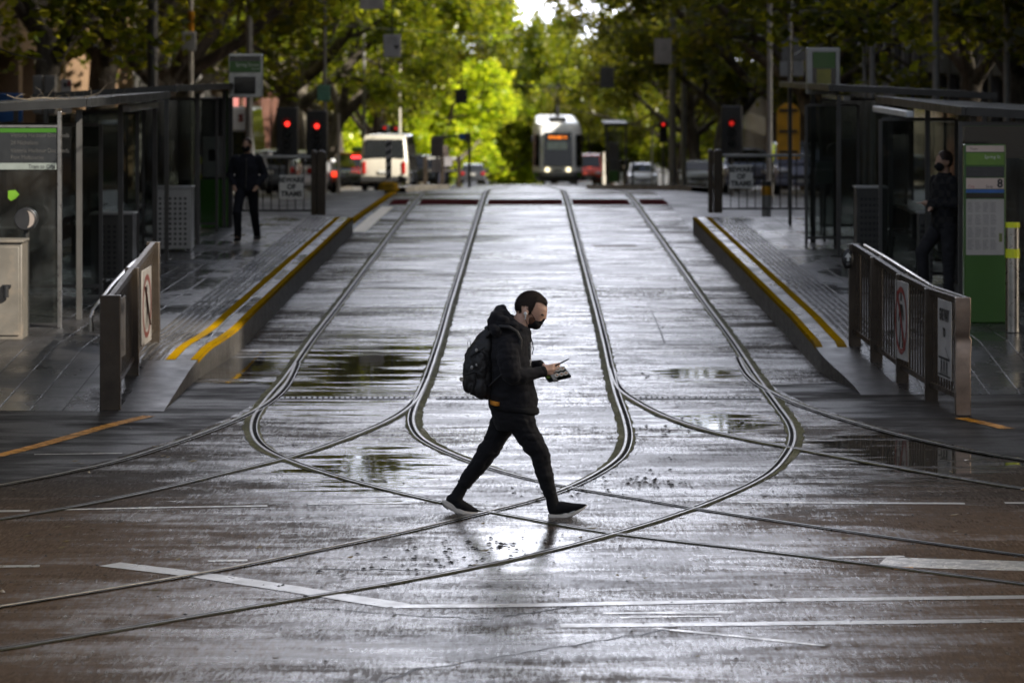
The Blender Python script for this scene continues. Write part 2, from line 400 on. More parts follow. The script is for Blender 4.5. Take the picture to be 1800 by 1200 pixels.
def tiles(name, base, w=0.6, h=0.3, rough=0.32):
    t = NT(name); o = t.obj(); br = t.new('ShaderNodeTexBrick'); t.put(br.inputs['Vector'], t.mapping(o, (1, 1, 1), (0, 0, 0), (0, 0, math.pi / 2)))
    br.inputs['Scale'].default_value = 1; br.inputs['Brick Width'].default_value = w; br.inputs['Row Height'].default_value = h
    br.inputs['Mortar Size'].default_value = 0.008; br.inputs['Mortar Smooth'].default_value = 0.3; br.inputs['Bias'].default_value = 0.1
    br.inputs['Color1'].default_value = (*[x * 0.75 for x in base], 1); br.inputs['Color2'].default_value = (*[x * 1.3 for x in base], 1); br.inputs['Mortar'].default_value = (0.012, 0.011, 0.010, 1)
    big = t.noise(o, 0.7, 7, 0.62); f = t.noise(o, 60, 4)
    c = t.mix(t.mr(big, 0.4, 0.65, 0.0, 0.6), br.outputs['Color'], tuple(x * 0.5 for x in base))
    r = t.mr(t.noise(t.mapping(o, (1, 0.5, 1)), 1.1, 6, 0.6), 0.38, 0.62, rough * 0.45, rough * 1.5)
    r = t.math('ADD', r, t.math('MULTIPLY', br.outputs['Fac'], 0.25))
    n = t.bump(t.math('ADD', t.math('MULTIPLY', br.outputs['Fac'], -1.0), t.math('MULTIPLY', f, 0.15)), 0.5, 0.006)
    return t.set(color=c, rough=r, normal=n, spec=0.28)
def paint(name, col, worn=0.45, rough=0.6, spec=0.1):
    t = NT(name); o = t.obj(); n = t.noise(o, 6, 8, 0.7); n2 = t.noise(o, 45, 4)
    w = t.mr(t.math('ADD', t.math('MULTIPLY', n, 0.7), t.math('MULTIPLY', n2, 0.3)), worn, worn + 0.12, 1, 0)
    c = t.mix(w, tuple(x * 0.32 for x in col), col); c = t.mix(t.mr(t.noise(o, 1.1, 6), 0.5, 0.7, 0, 0.35), c, (0.10, 0.085, 0.06))
    return t.set(color=c, rough=t.mr(n, 0.3, 0.7, rough * 0.6, rough * 1.3), normal=t.bump(n2, 0.25, 0.004), spec=spec)
m_bed = wet_concrete()
m_asph = asphalt('dark wet asphalt'); m_asphw = asphalt('wet lane asphalt', matt=.45); m_asph2 = asphalt('coarse dark asphalt', (0.021, 0.020, 0.019), 0.62, 0.25)
m_tile = tiles('bluestone paving', (0.024, 0.0225, 0.0225)); m_path = tiles('footpath paving', (0.06, 0.058, 0.056), 0.9, 0.6, 0.4)
m_white = paint('white road paint', (0.88, 0.84, 0.74), 0.27, 0.35, 0.5); m_wornwhite = paint('worn white road paint', (0.70, 0.66, 0.57), 0.40, 0.35, 0.4)
m_yel = paint('yellow edge paint', (0.80, 0.46, 0.010), 0.30, 0.7, 0.0); m_yel2 = paint('worn yellow road paint', (0.55, 0.24, 0.012), 0.42)
m_maroon = paint('maroon crossing paint', (0.24, 0.055, 0.06), 0.2, 0.7, 0.0)
m_kerb = M('grey kerb concrete', (0.16, 0.15, 0.135), 0.45, var=0.4, vs=2.5, bump=0.3, dirt=(0.05, 0.045, 0.035))
m_kerbw = M('whitewashed kerb concrete', (0.5, 0.47, 0.40), 0.5, var=0.3, vs=2, bump=0.3, dirt=(0.14, 0.12, 0.09))
m_face = M('stained platform face concrete', (0.075, 0.068, 0.06), 0.55, var=0.5, vs=6, bump=0.4, dirt=(0.02, 0.018, 0.014), dirts=3.0)
m_rail = M('worn rail steel', (0.13, 0.122, 0.108), 0.40, 1.0, var=0.3, vs=9)
m_groove = M('shade painted rail groove', (0.006, 0.0055, 0.005), 0.95, spec=0.05)  # flat near-black strip painted for the shade down in the deep groove
def seal_mat():
    t = NT('mossy rail seal'); o = t.obj(); n = t.noise(o, 1.2, 7, 0.6); f = t.noise(o, 22, 6, 0.7)
    c = t.ramp(t.math('ADD', t.math('MULTIPLY', n, 0.6), t.math('MULTIPLY', f, 0.4)), [(0.3, (0.026, 0.024, 0.014)), (0.5, (0.080, 0.078, 0.030)), (0.7, (0.20, 0.185, 0.12))])
    return t.set(color=c, rough=t.mr(f, 0.3, 0.7, 0.55, 0.95), spec=t.mr(f, .5, .65, .03, .5), normal=t.bump(f, 0.8, 0.02))
m_seal = seal_mat()

# ---------------------------------------------------------------- ground, road, track bed
def sheet(name, mat, rows, xl, xr, nx, dz, zf=zroad, parent=None, kind=True):
    mb = MB(); n = nx + 1
    for d in rows:
        a, b = xl(d), xr(d)
        for k in range(n):
            x = a + (b - a) * k / nx; mb.v.append(Vector((x, d, zf(x, d) + dz)))
    for i in range(len(rows) - 1):
        for k in range(nx): mb.f.append((i * n + k, i * n + k + 1, (i + 1) * n + k + 1, (i + 1) * n + k)); mb.m.append(0)
    return mb.build(name, mat, parent, struct=kind, fixn=False)
def frange(a, b, s):
    o = []; x = a
    while x < b - 1e-6: o.append(x); x += s
    return o + [b]
ROWS = frange(-120, 30, 10) + frange(31, 110, 1.0) + frange(120, 430, 10) + [600, 1000, 2500]
sheet('ground', M('far ground earth', (0.05, 0.048, 0.04), 0.8, bump=0.3), ROWS, lambda d: -900, lambda d: 900, 90, -0.55, lambda x, d: zroad(0, d))
HW = 10.6
sheet('road', m_asphw, frange(37, 110, 1.0) + frange(114, 430, 8), lambda d: -HW, lambda d: HW, 42, 0.0)
sheet('intersection_road', m_asph, [-30, -10, 0, 10, 20, 26, 30, 33, 37], lambda d: -90, lambda d: 90, 30, 0.0)

def cat(pts, step=0.15):
    """smooth curve through ground points, resampled"""
    p = [Vector((q[0], q[1], 0)) for q in pts]; out = []
    for i in range(len(p) - 1):
        p0 = p[max(i - 1, 0)]; p1 = p[i]; p2 = p[i + 1]; p3 = p[min(i + 2, len(p) - 1)]
        L = (p2 - p1).length; n = max(1, int(L / step)) if L < 12 else max(1, int(L / 2.0))
        t0 = 0; t1 = t0 + max(1e-3, (p1 - p0).length ** .5); t2 = t1 + max(1e-3, L ** .5); t3 = t2 + max(1e-3, (p3 - p2).length ** .5)
        for k in range(n):
            t = t1 + (t2 - t1) * k / n
            A1 = p1 if t1 - t0 < 2e-3 else p0 * ((t1 - t) / (t1 - t0)) + p1 * ((t - t0) / (t1 - t0))
            A2 = p1 * ((t2 - t) / (t2 - t1)) + p2 * ((t - t1) / (t2 - t1))
            A3 = p2 if t3 - t2 < 2e-3 else p2 * ((t3 - t) / (t3 - t2)) + p3 * ((t - t2) / (t3 - t2))
            B1 = A1 * ((t2 - t) / (t2 - t0)) + A2 * ((t - t0) / (t2 - t0)); B2 = A2 * ((t3 - t) / (t3 - t1)) + A3 * ((t - t1) / (t3 - t1))
            out.append(B1 * ((t2 - t) / (t2 - t1)) + B2 * ((t - t1) / (t2 - t1)))
    out.append(p[-1])
    for _ in range(6):
        out = [out[0]] + [out[i] * 0.5 + (out[i - 1] + out[i + 1]) * 0.25 for i in range(1, len(out) - 1)] + [out[-1]]
    return out
def rib(mb, path, o0, o1, z, z1=None, jit=0.0, side=False, m=0, wf=None):
    """a strip along a ground path between two sideways offsets"""
    n = len(path); base = len(mb.v)
    for i, p in enumerate(path):
        t = path[min(i + 1, n - 1)] - path[max(i - 1, 0)]; t.normalize(); nr = Vector((t.y, -t.x, 0))
        k = wf(p) if wf else 1.0
        a = p + nr * (o0 * k + RND.uniform(-jit, jit)); b = p + nr * (o1 * k + RND.uniform(-jit, jit))
        a.z = zroad(a.x, a.y) + z; b.z = zroad(b.x, b.y) + (z if z1 is None else z1)
        mb.v += [a, b]
    for i in range(n - 1):
        mb.f.append((base + 2 * i, base + 2 * i + 1, base + 2 * i + 3, base + 2 * i + 2)); mb.m.append(m)
def gp(lst): return [G(*q).xy for q in lst]
def straight(x, lo=41.4, hi=425): return [(x, d) for d in [hi, 300, 200, 150, 120, 105, 98, 93, 89, 86, 83, 80, 76, 70, 64, 58, 52, 47] if d > lo + 1]
PA = straight(-2.40) + gp([(545, 600), (500, 665), (465, 706), (444, 738), (443, 765), (463, 790), (510, 812), (600, 842), (700, 868), (790, 889), (870, 903), (1000, 928), (1090, 942), (1300, 966), (1500, 990), (1800, 1029), (2300, 1090)])
PB = straight(-0.93) + gp([(775, 600), (748, 680), (730, 722), (727, 745), (747, 775), (800, 801), (860, 823), (920, 840), (1000, 858), (1100, 874), (1235, 897), (1400, 922), (1600, 951), (1800, 978), (2300, 1040)])
PC = straight(2.40) + gp([(1290, 600), (1330, 660), (1370, 715), (1394, 750), (1398, 775), (1385, 802), (1350, 838), (1250, 885), (1150, 920), (1089, 938), (1000, 963), (850, 997), (700, 1026), (500, 1059), (300, 1094), (0, 1144), (-400, 1205)])
PD = straight(0.93) + gp([(1060, 600), (1080, 690), (1098, 745), (1101, 775), (1088, 805), (1050, 833), (1000, 858), (940, 880), (840, 905), (700, 939), (550, 970), (400, 1001), (250, 1027), (0, 1068), (-400, 1130)])
PE = gp([(752, 668), (735, 702), (715, 722), (680, 743), (600, 776), (510, 806), (400, 833), (300, 858), (150, 890), (0, 915), (-300, 962)])
PF = gp([(520, 640), (494, 688), (450, 722), (380, 754), (300, 783), (200, 814), (100, 836), (0, 855), (-300, 905)])
PG = gp([(1072, 650), (1086, 684), (1112, 704), (1180, 738), (1280, 768), (1390, 789), (1500, 810), (1650, 837), (1800, 862), (2100, 905)])
PH = gp([(1300, 630), (1316, 660), (1345, 684), (1400, 711), (1500, 744), (1600, 771), (1700, 793), (1800, 811), (2100, 850)])
# wet concrete bed: between the outer turning rails in front, between the platforms behind
def bound(path, off):
    pts = sorted([(p.y, p.x) for p in cat(path)])
    def f(d):
        if d <= pts[0][0]: return None
        for i in range(len(pts) - 1):
            if pts[i][0] <= d <= pts[i + 1][0]:
                k = (d - pts[i][0]) / max(1e-6, pts[i + 1][0] - pts[i][0]); return pts[i][1] + (pts[i + 1][1] - pts[i][1]) * k + off
        return None
    return f
fL = bound(PF, -0.12); fR = bound(PH, 0.12)
def xl(d):
    if d > 36.2: return -3.12 - 0.2 * (1 - sstep(d, 36.2, 40))
    v = fL(d); return max(-60, v) if v is not None else -60
def xr(d):
    if d > 36.2: return 3.1 + 0.2 * (1 - sstep(d, 36.2, 40))
    v = fR(d); return min(60, v) if v is not None else 60
BR = [-20, 0, 10, 16, 20, 24] + frange(25, 40, 0.25) + frange(41, 78, 1.0) + frange(78.5, 100, 0.5) + frange(104, 425, 8)
bed = sheet('track_bed', m_bed, BR, xl, xr, 8, 0.004)
m_lane = m_bed
def rail(path, gs, k, label=None, sealed=1.0):
    """one grooved rail: steel head, running groove, keeper lip, mossy seal either side"""
    p = cat(path); e = 0.0006 * k; tg = (p[-1] - p[-4]).normalized(); p = p + [p[-1] + tg * (.8 * q) for q in range(1, 30)]   # on round the corner
    mb = MB(); rib(mb, p, -0.074 * sealed, 0.074 * sealed, 0.0085 + e, jit=0.012, wf=lambda q: 0.42 + 0.58 * sstep(q.y, 27.2, 30.5))
    o = mb.build('tram_rail', m_seal, None, struct=True, fixn=False)
    hb = MB(); rib(hb, p, -0.008, 0.012, 0.014 + e); rib(hb, p, -0.018, -0.012, 0.0095 + e, 0.014 + e); rib(hb, p, 0.012, 0.014, 0.014 + e, 0.0105 + e)
    rib(hb, p, 0.044, 0.053, 0.0125 + e)
    if gs < 0:
        hb = MB(); rib(hb, p, -0.008, 0.012, 0.014 + e); rib(hb, p, 0.012, 0.018, 0.014 + e, 0.0095 + e); rib(hb, p, -0.014, -0.012, 0.0105 + e, 0.014 + e); rib(hb, p, -0.053, -0.044, 0.0125 + e)
    hb.build('rail_head', m_rail, o, fixn=False)
    gb = MB(); rib(gb, p, 0.014, 0.044, 0.0105 + e, jit=.002) if gs > 0 else rib(gb, p, -0.044, -0.014, 0.0105 + e, jit=.002)
    gb.build('groove', m_groove, o, fixn=False)
    return o
# path runs towards the camera, so the +offset side is the left of the picture
rail(PA, -1, 0); rail(PB, 1, 1); rail(PC, 1, 2); rail(PD, -1, 3)
rail(PE, 1, 4, sealed=.7); rail(PF, -1, 5, sealed=.6); rail(PG, -1, 6, sealed=.7); rail(PH, 1, 7, sealed=.6)

# ---------------------------------------------------------------- painted markings
def mark(name, pts, w, mat, z=0.0075, jit=0.004):
    mb = MB(); rib(mb, cat(pts, 0.25), -w / 2, w / 2, z, jit=jit); return mb.build(name, mat, None, struct=True, fixn=False)
mark('lane_line', gp([(-150, 901), (52, 899)]), 0.10, m_white); mark('lane_line', gp([(105, 897), (280, 893), (470, 890)]), 0.07, m_wornwhite)
mark('lane_line', gp([(540, 887), (720, 886)]), 0.05, m_wornwhite); mark('lane_line', gp([(1300, 884), (1460, 885)]), 0.06, m_wornwhite)
mark('lane_line', gp([(1462, 885), (1696, 886)]), 0.09, m_white); mark('lane_line', gp([(1766, 885), (1960, 886)]), 0.09, m_white)
mark('lane_line', gp([(-150, 999), (70, 996)]), 0.10, m_white); mark('stop_line', gp([(192, 993), (330, 1007), (450, 1026), (560, 1044), (640, 1056), (700, 1066)]), 0.20, m_white)
mark('stop_line', gp([(690, 1067), (900, 1066), (1340, 1056), (1600, 1053), (2000, 1048)]), 0.13, m_white, 0.0071)
mark('stop_line', gp([(985, 1101), (1300, 1098), (1600, 1094), (2000, 1089)]), 0.13, m_white, 0.0069)
mark('worn_marking', gp([(1060, 1079), (1180, 1078), (1290, 1077)]), 0.07, m_wornwhite, 0.0066, 0.02); mark('worn_marking', gp([(1090, 1086), (1270, 1084)]), 0.06, m_wornwhite, 0.0065, 0.02); mark('worn_marking', gp([(1550, 988), (1680, 993), (1900, 999)]), 0.42, m_wornwhite, 0.0064, 0.03)
mark('worn_marking', gp([(1440, 981), (1590, 979)]), 0.07, m_wornwhite, 0.0068); mark('worn_marking', gp([(365, 987), (435, 986)]), 0.08, m_wornwhite)
mark('worn_marking', gp([(1150, 1105), (1300, 1119), (1450, 1136)]), 0.05, m_wornwhite, 0.0067, 0.01); mark('worn_marking', gp([(60, 799), (215, 797)]), 0.05, m_wornwhite, 0.0045)
mark('yellow_line', gp([(-100, 822), (0, 801), (100, 775), (190, 748), (262, 731)]), 0.13, m_yel2, 0.0045)
mark('yellow_line', gp([(1690, 735), (1730, 743), (1772, 754)]), 0.13, m_yel2, 0.0045)
mark('yellow_patch', gp([(1570, 1000), (1606, 1000)]), 0.12, m_yel2)
for a, b in [(-2.92, -2.55), (-2.28, -1.02), (-0.80, 0.02), (0.02, 0.82), (1.04, 2.28), (2.52, 3.1)]:
    mb = MB(); pth = [Vector((a, 79.6, 0)), Vector(((a + b) / 2, 79.6, 0)), Vector((b, 79.6, 0))]; rib(mb, pth, -1.5, 1.5, 0.0075); mb.build('crossing_band', m_maroon, None, struct=True, fixn=False)
mark('rust_stain', [(1.18, 61.5), (1.9, 61.6)], 0.5, paint('rust stain', (0.16, 0.085, 0.03), 0.5), 0.0075, 0.06)
m_joint = M('joint tar', (0.012, 0.011, 0.010), 0.6)
def joint(pts, w, jit=0.006): mb = MB(); rib(mb, cat(pts, 0.12), -w / 2, w / 2, 0.0058, jit=jit); mb.build('slab_joint', m_joint, None, struct=True, fixn=False)
for d in (53.2, 66.5, 46.0): 
    for a, b in ((-2.28, -1.05), (-0.8, 0.8), (1.05, 2.28)): joint([(a, d), (b, d)], 0.05 if d == 53.2 else 0.025, 0.012)
joint([(1.62, 41), (1.66, 53)], 0.02, 0.01); joint([(-3.0, 36.2), (-2.5, 36.1)], 0.03); joint([(3.0, 35.9), (2.5, 36.0)], 0.03)
for q in ([(672, 1199), (735, 1176), (790, 1168), (845, 1163), (905, 1149), (1010, 1134), (1120, 1116), (1180, 1106)], [(520, 1068), (640, 1076), (740, 1085), (870, 1090)], [(880, 1085), (960, 1075), (1050, 1060)], [(480, 997), (640, 1002), (760, 1003)]):
    pp = gp(q); pp = cat(pp, 0.08); pp = [p + Vector((RND.uniform(-.02, .02), RND.uniform(-.035, .035), 0)) for p in pp]
    mb = MB(); rib(mb, pp, -0.010, 0.010, 0.0056, jit=0.008); mb.build('road_crack', m_joint, None, struct=True, fixn=False)
# drain grate across both tracks
for a, b in ((-2.28, -1.05), (-0.8, 0.0), (1.05, 2.28)):
    mb = MB(); x = a
    while x < b: mb.b2((x, 34.5, 0.004), (x + 0.028, 34.66, 0.013)); x += 0.052
    mb.b2((a, 34.47, 0.003), (b, 34.5, 0.012)); mb.b2((a, 34.66, 0.003), (b, 34.69, 0.012))
    g = mb.build('drain_grate', M('drain iron', (0.05, 0.048, 0.045), 0.45, 0.6), None, struct=True)
# grit and fallen leaves
mb = MB(); mb2 = MB()
def bit(mb, x, y, s, flat=0.5):
    a = RND.uniform(0, 6.3); pts = []
    for k in range(5):
        r = s * RND.uniform(0.5, 1.1); pts.append(Vector((x + r * math.cos(a + k * 1.257), y + r * math.sin(a + k * 1.257), zroad(x, y) + 0.0075 + RND.uniform(0, s * flat * .3))))
    t = Vector((x, y, zroad(x, y) + 0.0075 + s * flat)); mb.add(pts + [t], [(k, (k + 1) % 5, 5) for k in range(5)])
for k in range(1500):
    px = RND.uniform(-50, 1850); py = RND.triangular(610, 1195, 800); g = G(px, py)
    if xl(g.y) < g.x < xr(g.y): bit(mb, g.x, g.y, RND.choice([.006, .008, .010, .014]) * RND.uniform(.7, 1.3))
for cxp, cyp, n, sp in ((1180, 757, 60, 60), (1110, 840, 40, 50), (1150, 850, 30, 40), (760, 990, 50, 90), (1000, 865, 40, 60), (1140, 660, 20, 30), (860, 960, 40, 60)):
    for k in range(n):
        g = G(RND.gauss(cxp, sp), RND.gauss(cyp, sp * .12)); bit(mb, g.x, g.y, RND.choice([.008, .012, .018, .026]))
mb.build('grit', M('dark wet grit', (0.018, 0.015, 0.012), 0.5), None, stuff=True, smooth=False)
for k in range(110):
    g = G(RND.uniform(0, 1800), RND.triangular(620, 1190, 950)); a = RND.uniform(0, 6.3); s = RND.uniform(.02, .045); z = zroad(g.x, g.y) + .01
    c, sn = math.cos(a), math.sin(a); q = [Vector((g.x + u * c - w * sn, g.y + u * sn + w * c, z + h)) for u, w, h in ((-s, 0, .004), (0, -s * .45, .0), (s, 0, .012), (0, s * .45, .008))]; mb2.add(q, [(0, 1, 2), (0, 2, 3)])
mb2.build('leaf_litter', M('fallen leaf', (0.11, 0.075, 0.015), 0.5, var=0.6, vs=0.8), None, stuff=True, smooth=False)
# ---------------------------------------------------------------- tram platforms
def hplat(d, sg=-1):
    if sg > 0: return 0.0 if d < 35.0 else (0.26 * (d - 35.0) / 3.2 if d < 38.2 else 0.26 + 0.03 * sstep(d, 38.2, 42))
    if d < 33.4: return 0.0
    if d < 37.6: return 0.26 * (d - 33.4) / 4.2
    return 0.26 + 0.03 * sstep(d, 37.6, 42)
def xin(d, sg=-1): return 3.10 + 0.17 * (1 - sstep(d, 35.6, 40.4)) if sg < 0 else 3.06 + 0.21 * (1 - sstep(d, 34.9, 37.9))
PEND = 66.0
m_ramp = M('smooth wet ramp concrete', (0.032, 0.030, 0.029), 0.42, var=0.35, vs=1.6, bump=0.25, bs=30, spec=.3)
m_tact = M('dark tactile paving', (0.055, 0.05, 0.045), 0.25, var=0.3, vs=4)
for sg in (-1, 1):
    DR = frange(33.4 if sg < 0 else 35.0, 44, 0.4) + frange(45, PEND, 1.0); ED = 36.4 if sg < 0 else 37.7
    hp = lambda d: hplat(d, sg); xi = lambda d: xin(d, sg)
    mb = MB()
    def col(d, x, z): return Vector((sg * x, d, z))
    XO = 7.05
    prof = lambda d: [(xi(d), -0.05), (xi(d), hp(d)), (xi(d) + 0.42, hp(d) + 0.001), (XO, hp(d) + 0.012), (XO, -0.3)]
    for i, d in enumerate(DR):
        for x, z in prof(d): mb.v.append(col(d, x, z))
    n = 5
    for i in range(len(DR) - 1):
        for k in range(n - 1): mb.f.append((i * n + k, i * n + k + 1, (i + 1) * n + k + 1, (i + 1) * n + k)); mb.m.append(1 if k == 0 else (2 if k == 1 and DR[i] < ED else 0))
    e = (len(DR) - 1) * n; mb.f.append((e, e + 1, e + 2, e + 3, e + 4)); mb.m.append(1)
    pl = mb.build('platform', [m_tile, m_face, m_ramp], None, smooth=False, struct=True)
    def strip(name, o0, o1, d0, d1, mat, z=0.004, lip=0.0):
        sb = MB(); dd = [d for d in DR if d0 <= d <= d1]
        for d in dd: sb.v += [col(d, xi(d) + o0, hp(d) + z), col(d, xi(d) + o1, hp(d) + z)]
        for i in range(len(dd) - 1): sb.f.append((2 * i, 2 * i + 1, 2 * i + 3, 2 * i + 2)); sb.m.append(0)
        if lip:
            b = len(sb.v)
            for d in dd: sb.v += [col(d, xi(d) + o0 - 0.004, hp(d) + z), col(d, xi(d) + o0 - 0.004, hp(d) - lip)]
            for i in range(len(dd) - 1): sb.f.append((b + 2 * i, b + 2 * i + 1, b + 2 * i + 3, b + 2 * i + 2)); sb.m.append(0)
        return sb.build(name, mat, pl, smooth=False)
    strip('edge_line', 0.0, 0.072, ED, PEND, m_yel, 0.004, 0.035)
    strip('edge_line', 0.225, 0.325, ED, PEND, m_yel, 0.0045)
    tb = MB()
    d = ED + .2
    while d < PEND - 0.3:
        for r in range(6):
            x = xi(d) + 0.40 + 0.075 * r; h = hp(d) + 0.003; s = 0.027
            b = len(tb.v)
            for zz, q in ((h, s), (h + 0.006, s * 0.62)):
                for k in range(6): tb.v.append(col(d + q * math.sin(k * 1.047), x + q * math.cos(k * 1.047), zz))
            tb.f.append(tuple(b + 6 + k for k in range(6))); tb.m.append(0)
            for k in range(6): tb.f.append((b + k, b + (k + 1) % 6, b + 6 + (k + 1) % 6, b + 6 + k)); tb.m.append(0)
        d += 0.075
    tb.build('tactile_paving', m_tact, pl, smooth=False)
# wide end ramps of dark asphalt beside the platforms are the road itself; kerb lines beyond the stop
def kerb(pts, w, h, mat, name='kerb'):
    p = cat(pts, 0.5); mb = MB()
    rib(mb, p, -w / 2, w / 2, h); rib(mb, p, w / 2, w / 2 + 0.02, h, -0.05); rib(mb, p, -w / 2 - 0.02, -w / 2, -0.05, h)
    return mb.build(name, mat, None, struct=True, smooth=False)
kerb([(-3.35, 66.3), (-3.3, 72), (-3.15, 80), (-3.1, 86)], 0.13, 0.05, m_yel, 'yellow_kerb')
mb = MB(); rib(mb, cat([(-3.02, 66.4), (-2.97, 72), (-2.9, 77)], .5), -0.13, 0.13, 0.0085); mb.build('yellow_line', M('pale worn yellow', (0.42, 0.32, 0.13), 0.4, var=0.35, vs=3), None, struct=True, fixn=False)
kerb([(-3.1, 87), (-2.75, 92), (-2.55, 100), (-2.6, 112)], 0.5, 0.13, m_kerbw, 'traffic_island')
kerb([(2.1, 112), (2.25, 104), (3.2, 97), (4.1, 92), (4.35, 90)], 0.45, 0.13, m_kerb, 'traffic_island')
# footpaths with kerbs either side
for sg in (-1, 1):
    mb = MB(); rows = frange(36, 110, 2) + frange(116, 420, 8)
    for d in rows:
        z = zroad(9, d)
        for x, h in ((10.5, -0.1), (10.5, 0.13), (10.8, 0.135), (10.8, 0.131), (16.5, 0.2)): mb.v.append(Vector((sg * x, d, z + h)))
    for i in range(len(rows) - 1):
        for k in range(4): mb.f.append((i * 5 + k, i * 5 + k + 1, (i + 1) * 5 + k + 1, (i + 1) * 5 + k)); mb.m.append(0 if k == 3 else 1)
    mb.build('footpath', [m_path, m_kerb], None, smooth=False, struct=True)

# ---------------------------------------------------------------- buildings along both sides
m_wind = M('dark shop window glass', (0.012, 0.013, 0.014), 0.08, spec=0.7, vs=0.4)
m_shop = M('brownish shopfront glass', (0.03, 0.026, 0.022), 0.1, spec=0.6, var=0.6, vs=0.5)  # browner and paler than the upper window glass
m_frame = M('dark window frame', (0.02, 0.019, 0.018), 0.4)
m_doorw = M('dark timber door', (0.035, 0.02, 0.012), 0.45)
def facade(name, label, sg, d0, d1, H, mat, bay=4.2, gf=3.6, st=3.4, pier=0.7, span=1.3, zb=None, depth=0.45, mat2=None):
    """street building: piers and spandrels stand proud of recessed windows; every window a part"""
    X = 16.4; z0 = (zroad(9, d0) if zb is None else zb); zl = zroad(9, d1) - 0.6
    t = thing(name, label, 'building', (sg * X, (d0 + d1) / 2, z0))
    mb = MB(); x0, x1 = sg * (X + depth), sg * (X + 18)
    mb.b2((min(x0, x1), d0, zl), (max(x0, x1), d1, z0 + H))
    nb = max(1, round((d1 - d0) / bay)); bw = (d1 - d0) / nb
    xa, xb = sorted((sg * X, sg * (X + depth - 0.003)))
    pm = MB()
    for k in range(nb + 1):
        c = d0 + k * bw; a = max(d0, c - pier / 2); b = min(d1, c + pier / 2); pm.b2((xa, a, zl), (xb, b, z0 + H))
    zs = []; z = z0 + gf
    while z < z0 + H - 1: zs.append(z); z += st
    xs = sorted((sg * (X + 0.05), sg * (X + depth - 0.004)))
    for zz in zs:
        for k in range(nb):
            a = d0 + k * bw + (pier / 2); b = d0 + (k + 1) * bw - pier / 2
            pm.b2((xs[0], a + .002, zz), (xs[1], b - .002, zz + span))
    xc = sorted((sg * (X - 0.25), sg * (X + 1)))
    w = mb.build('wall', mat2 or mat, t, smooth=False)
    pm.build('pier_and_spandrel', mat, t, smooth=False, bevel=0.02)
    cb = MB(); cb.b2((xc[0], d0 - .1, z0 + H + .002), (xc[1], d1 + .1, z0 + H + 0.5)); cb.build('cornice', mat, t, smooth=False, bevel=.03)
    # windows
    def win(zlo, zhi, glass):
        fr = MB(); gb = MB(); y0, y1 = -bw / 2 + pier / 2 + .02, bw / 2 - pier / 2 - .02
        xg = sg * (X + depth - 0.10); xf = sg * (X + depth - 0.16)
        gl = [Vector((xg, y, zq)) for y, zq in ((y0, zlo), (y1, zlo), (y1, zhi), (y0, zhi))]; gb.quad(*gl)
        for yy in (y0 + .04, 0, y1 - .04): fr.box((xf, yy, (zlo + zhi) / 2), (.08, .07, zhi - zlo))
        for zq in (zlo + .04, zhi - .04, zlo + (zhi - zlo) * .68): fr.box((xf, 0, zq), (.075, y1 - y0, .06))
        return fr, gb
    lev = [(z0 + 0.25, z0 + gf - .05)] + [(zz + span + .03, min(zz + st - .03, z0 + H)) for zz in zs]
    for li, (a, b) in enumerate(lev):
        if b - a < .6: continue
        fr, gb = win(a, b, None); src = None
        for k in range(nb):
            yc = d0 + (k + .5) * bw
            if src is None:
                for q in fr.v: q.y += yc
                for q in gb.v: q.y += yc
                src = fr.build('window', m_frame, t, smooth=False); pn = gb.build('pane', m_shop if li == 0 else m_wind, src, smooth=False, fixn=False)
            else:
                c = copy_tree(src, t); c.location.y = yc - (d0 + .5 * bw)
    return t
m_brown = M('brown precast concrete', (0.26, 0.165, 0.095), 0.7, var=0.18, vs=1.2, bump=0.2, dirt=(0.12, 0.08, 0.05), dirts=.5)
m_stone = M('pale grimy sandstone', (0.15, 0.125, 0.098), 0.75, var=0.25, vs=1.0, bump=0.3, dirt=(0.10, 0.085, 0.065), dirts=.6)
m_grey = M('grey rendered wall', (0.16, 0.15, 0.145), 0.7, var=0.2, vs=1.0, bump=0.2, dirt=(0.07, 0.065, 0.06), dirts=.5)
m_brick = M('dark red brickwork', (0.13, 0.055, 0.035), 0.75, var=0.35, vs=6, bump=0.3)
m_char = M('charcoal cladding', (0.045, 0.043, 0.042), 0.5, var=0.2)
m_cream = M('cream painted stucco', (0.38, 0.34, 0.27), 0.6, var=0.15, dirt=(0.18, 0.15, 0.11), dirts=.5)
facade('office_building', 'charcoal clad building behind the near tram shelter with the ticket machine beside it', -1, 40, 84, 30, m_char, zb=0.0)
facade('office_building', 'brown concrete office block with a beige band above its dark ground floor', -1, 84.4, 152, 34, m_brown, bay=5.6, gf=3.5, st=3.7, pier=.9, span=1.9, depth=1.2)
facade('stone_building', 'dark stone fronted building behind the two red signals', -1, 152.4, 205, 26, m_grey, bay=3.8)
facade('brick_building', 'dark red brick building past the white van', -1, 205.4, 262, 20, m_brick, bay=3.4)
facade('stone_building', 'cream building farthest down the street on the van side', -1, 262.4, 330, 22, m_cream)
facade('stone_building', 'grimy sandstone building out of view behind the timetable shelter, added for shade', 1, 42, 88, 40, m_stone, bay=3.6, zb=0.0)  # out of view, stands here only to shade the stop
facade('office_building', 'dark charcoal office block behind the yellow arched sign', 1, 112, 150, 28, m_char, bay=4.4)
facade('stone_building', 'grey rendered building behind the parked silver car', 1, 150.4, 205, 15, m_grey)
facade('brick_building', 'brick building behind the parked white car near the tram', 1, 205.4, 250, 11, m_brick)
facade('stone_building', 'low cream building farthest down the street on the tram side', 1, 250.4, 312, 8, m_cream)
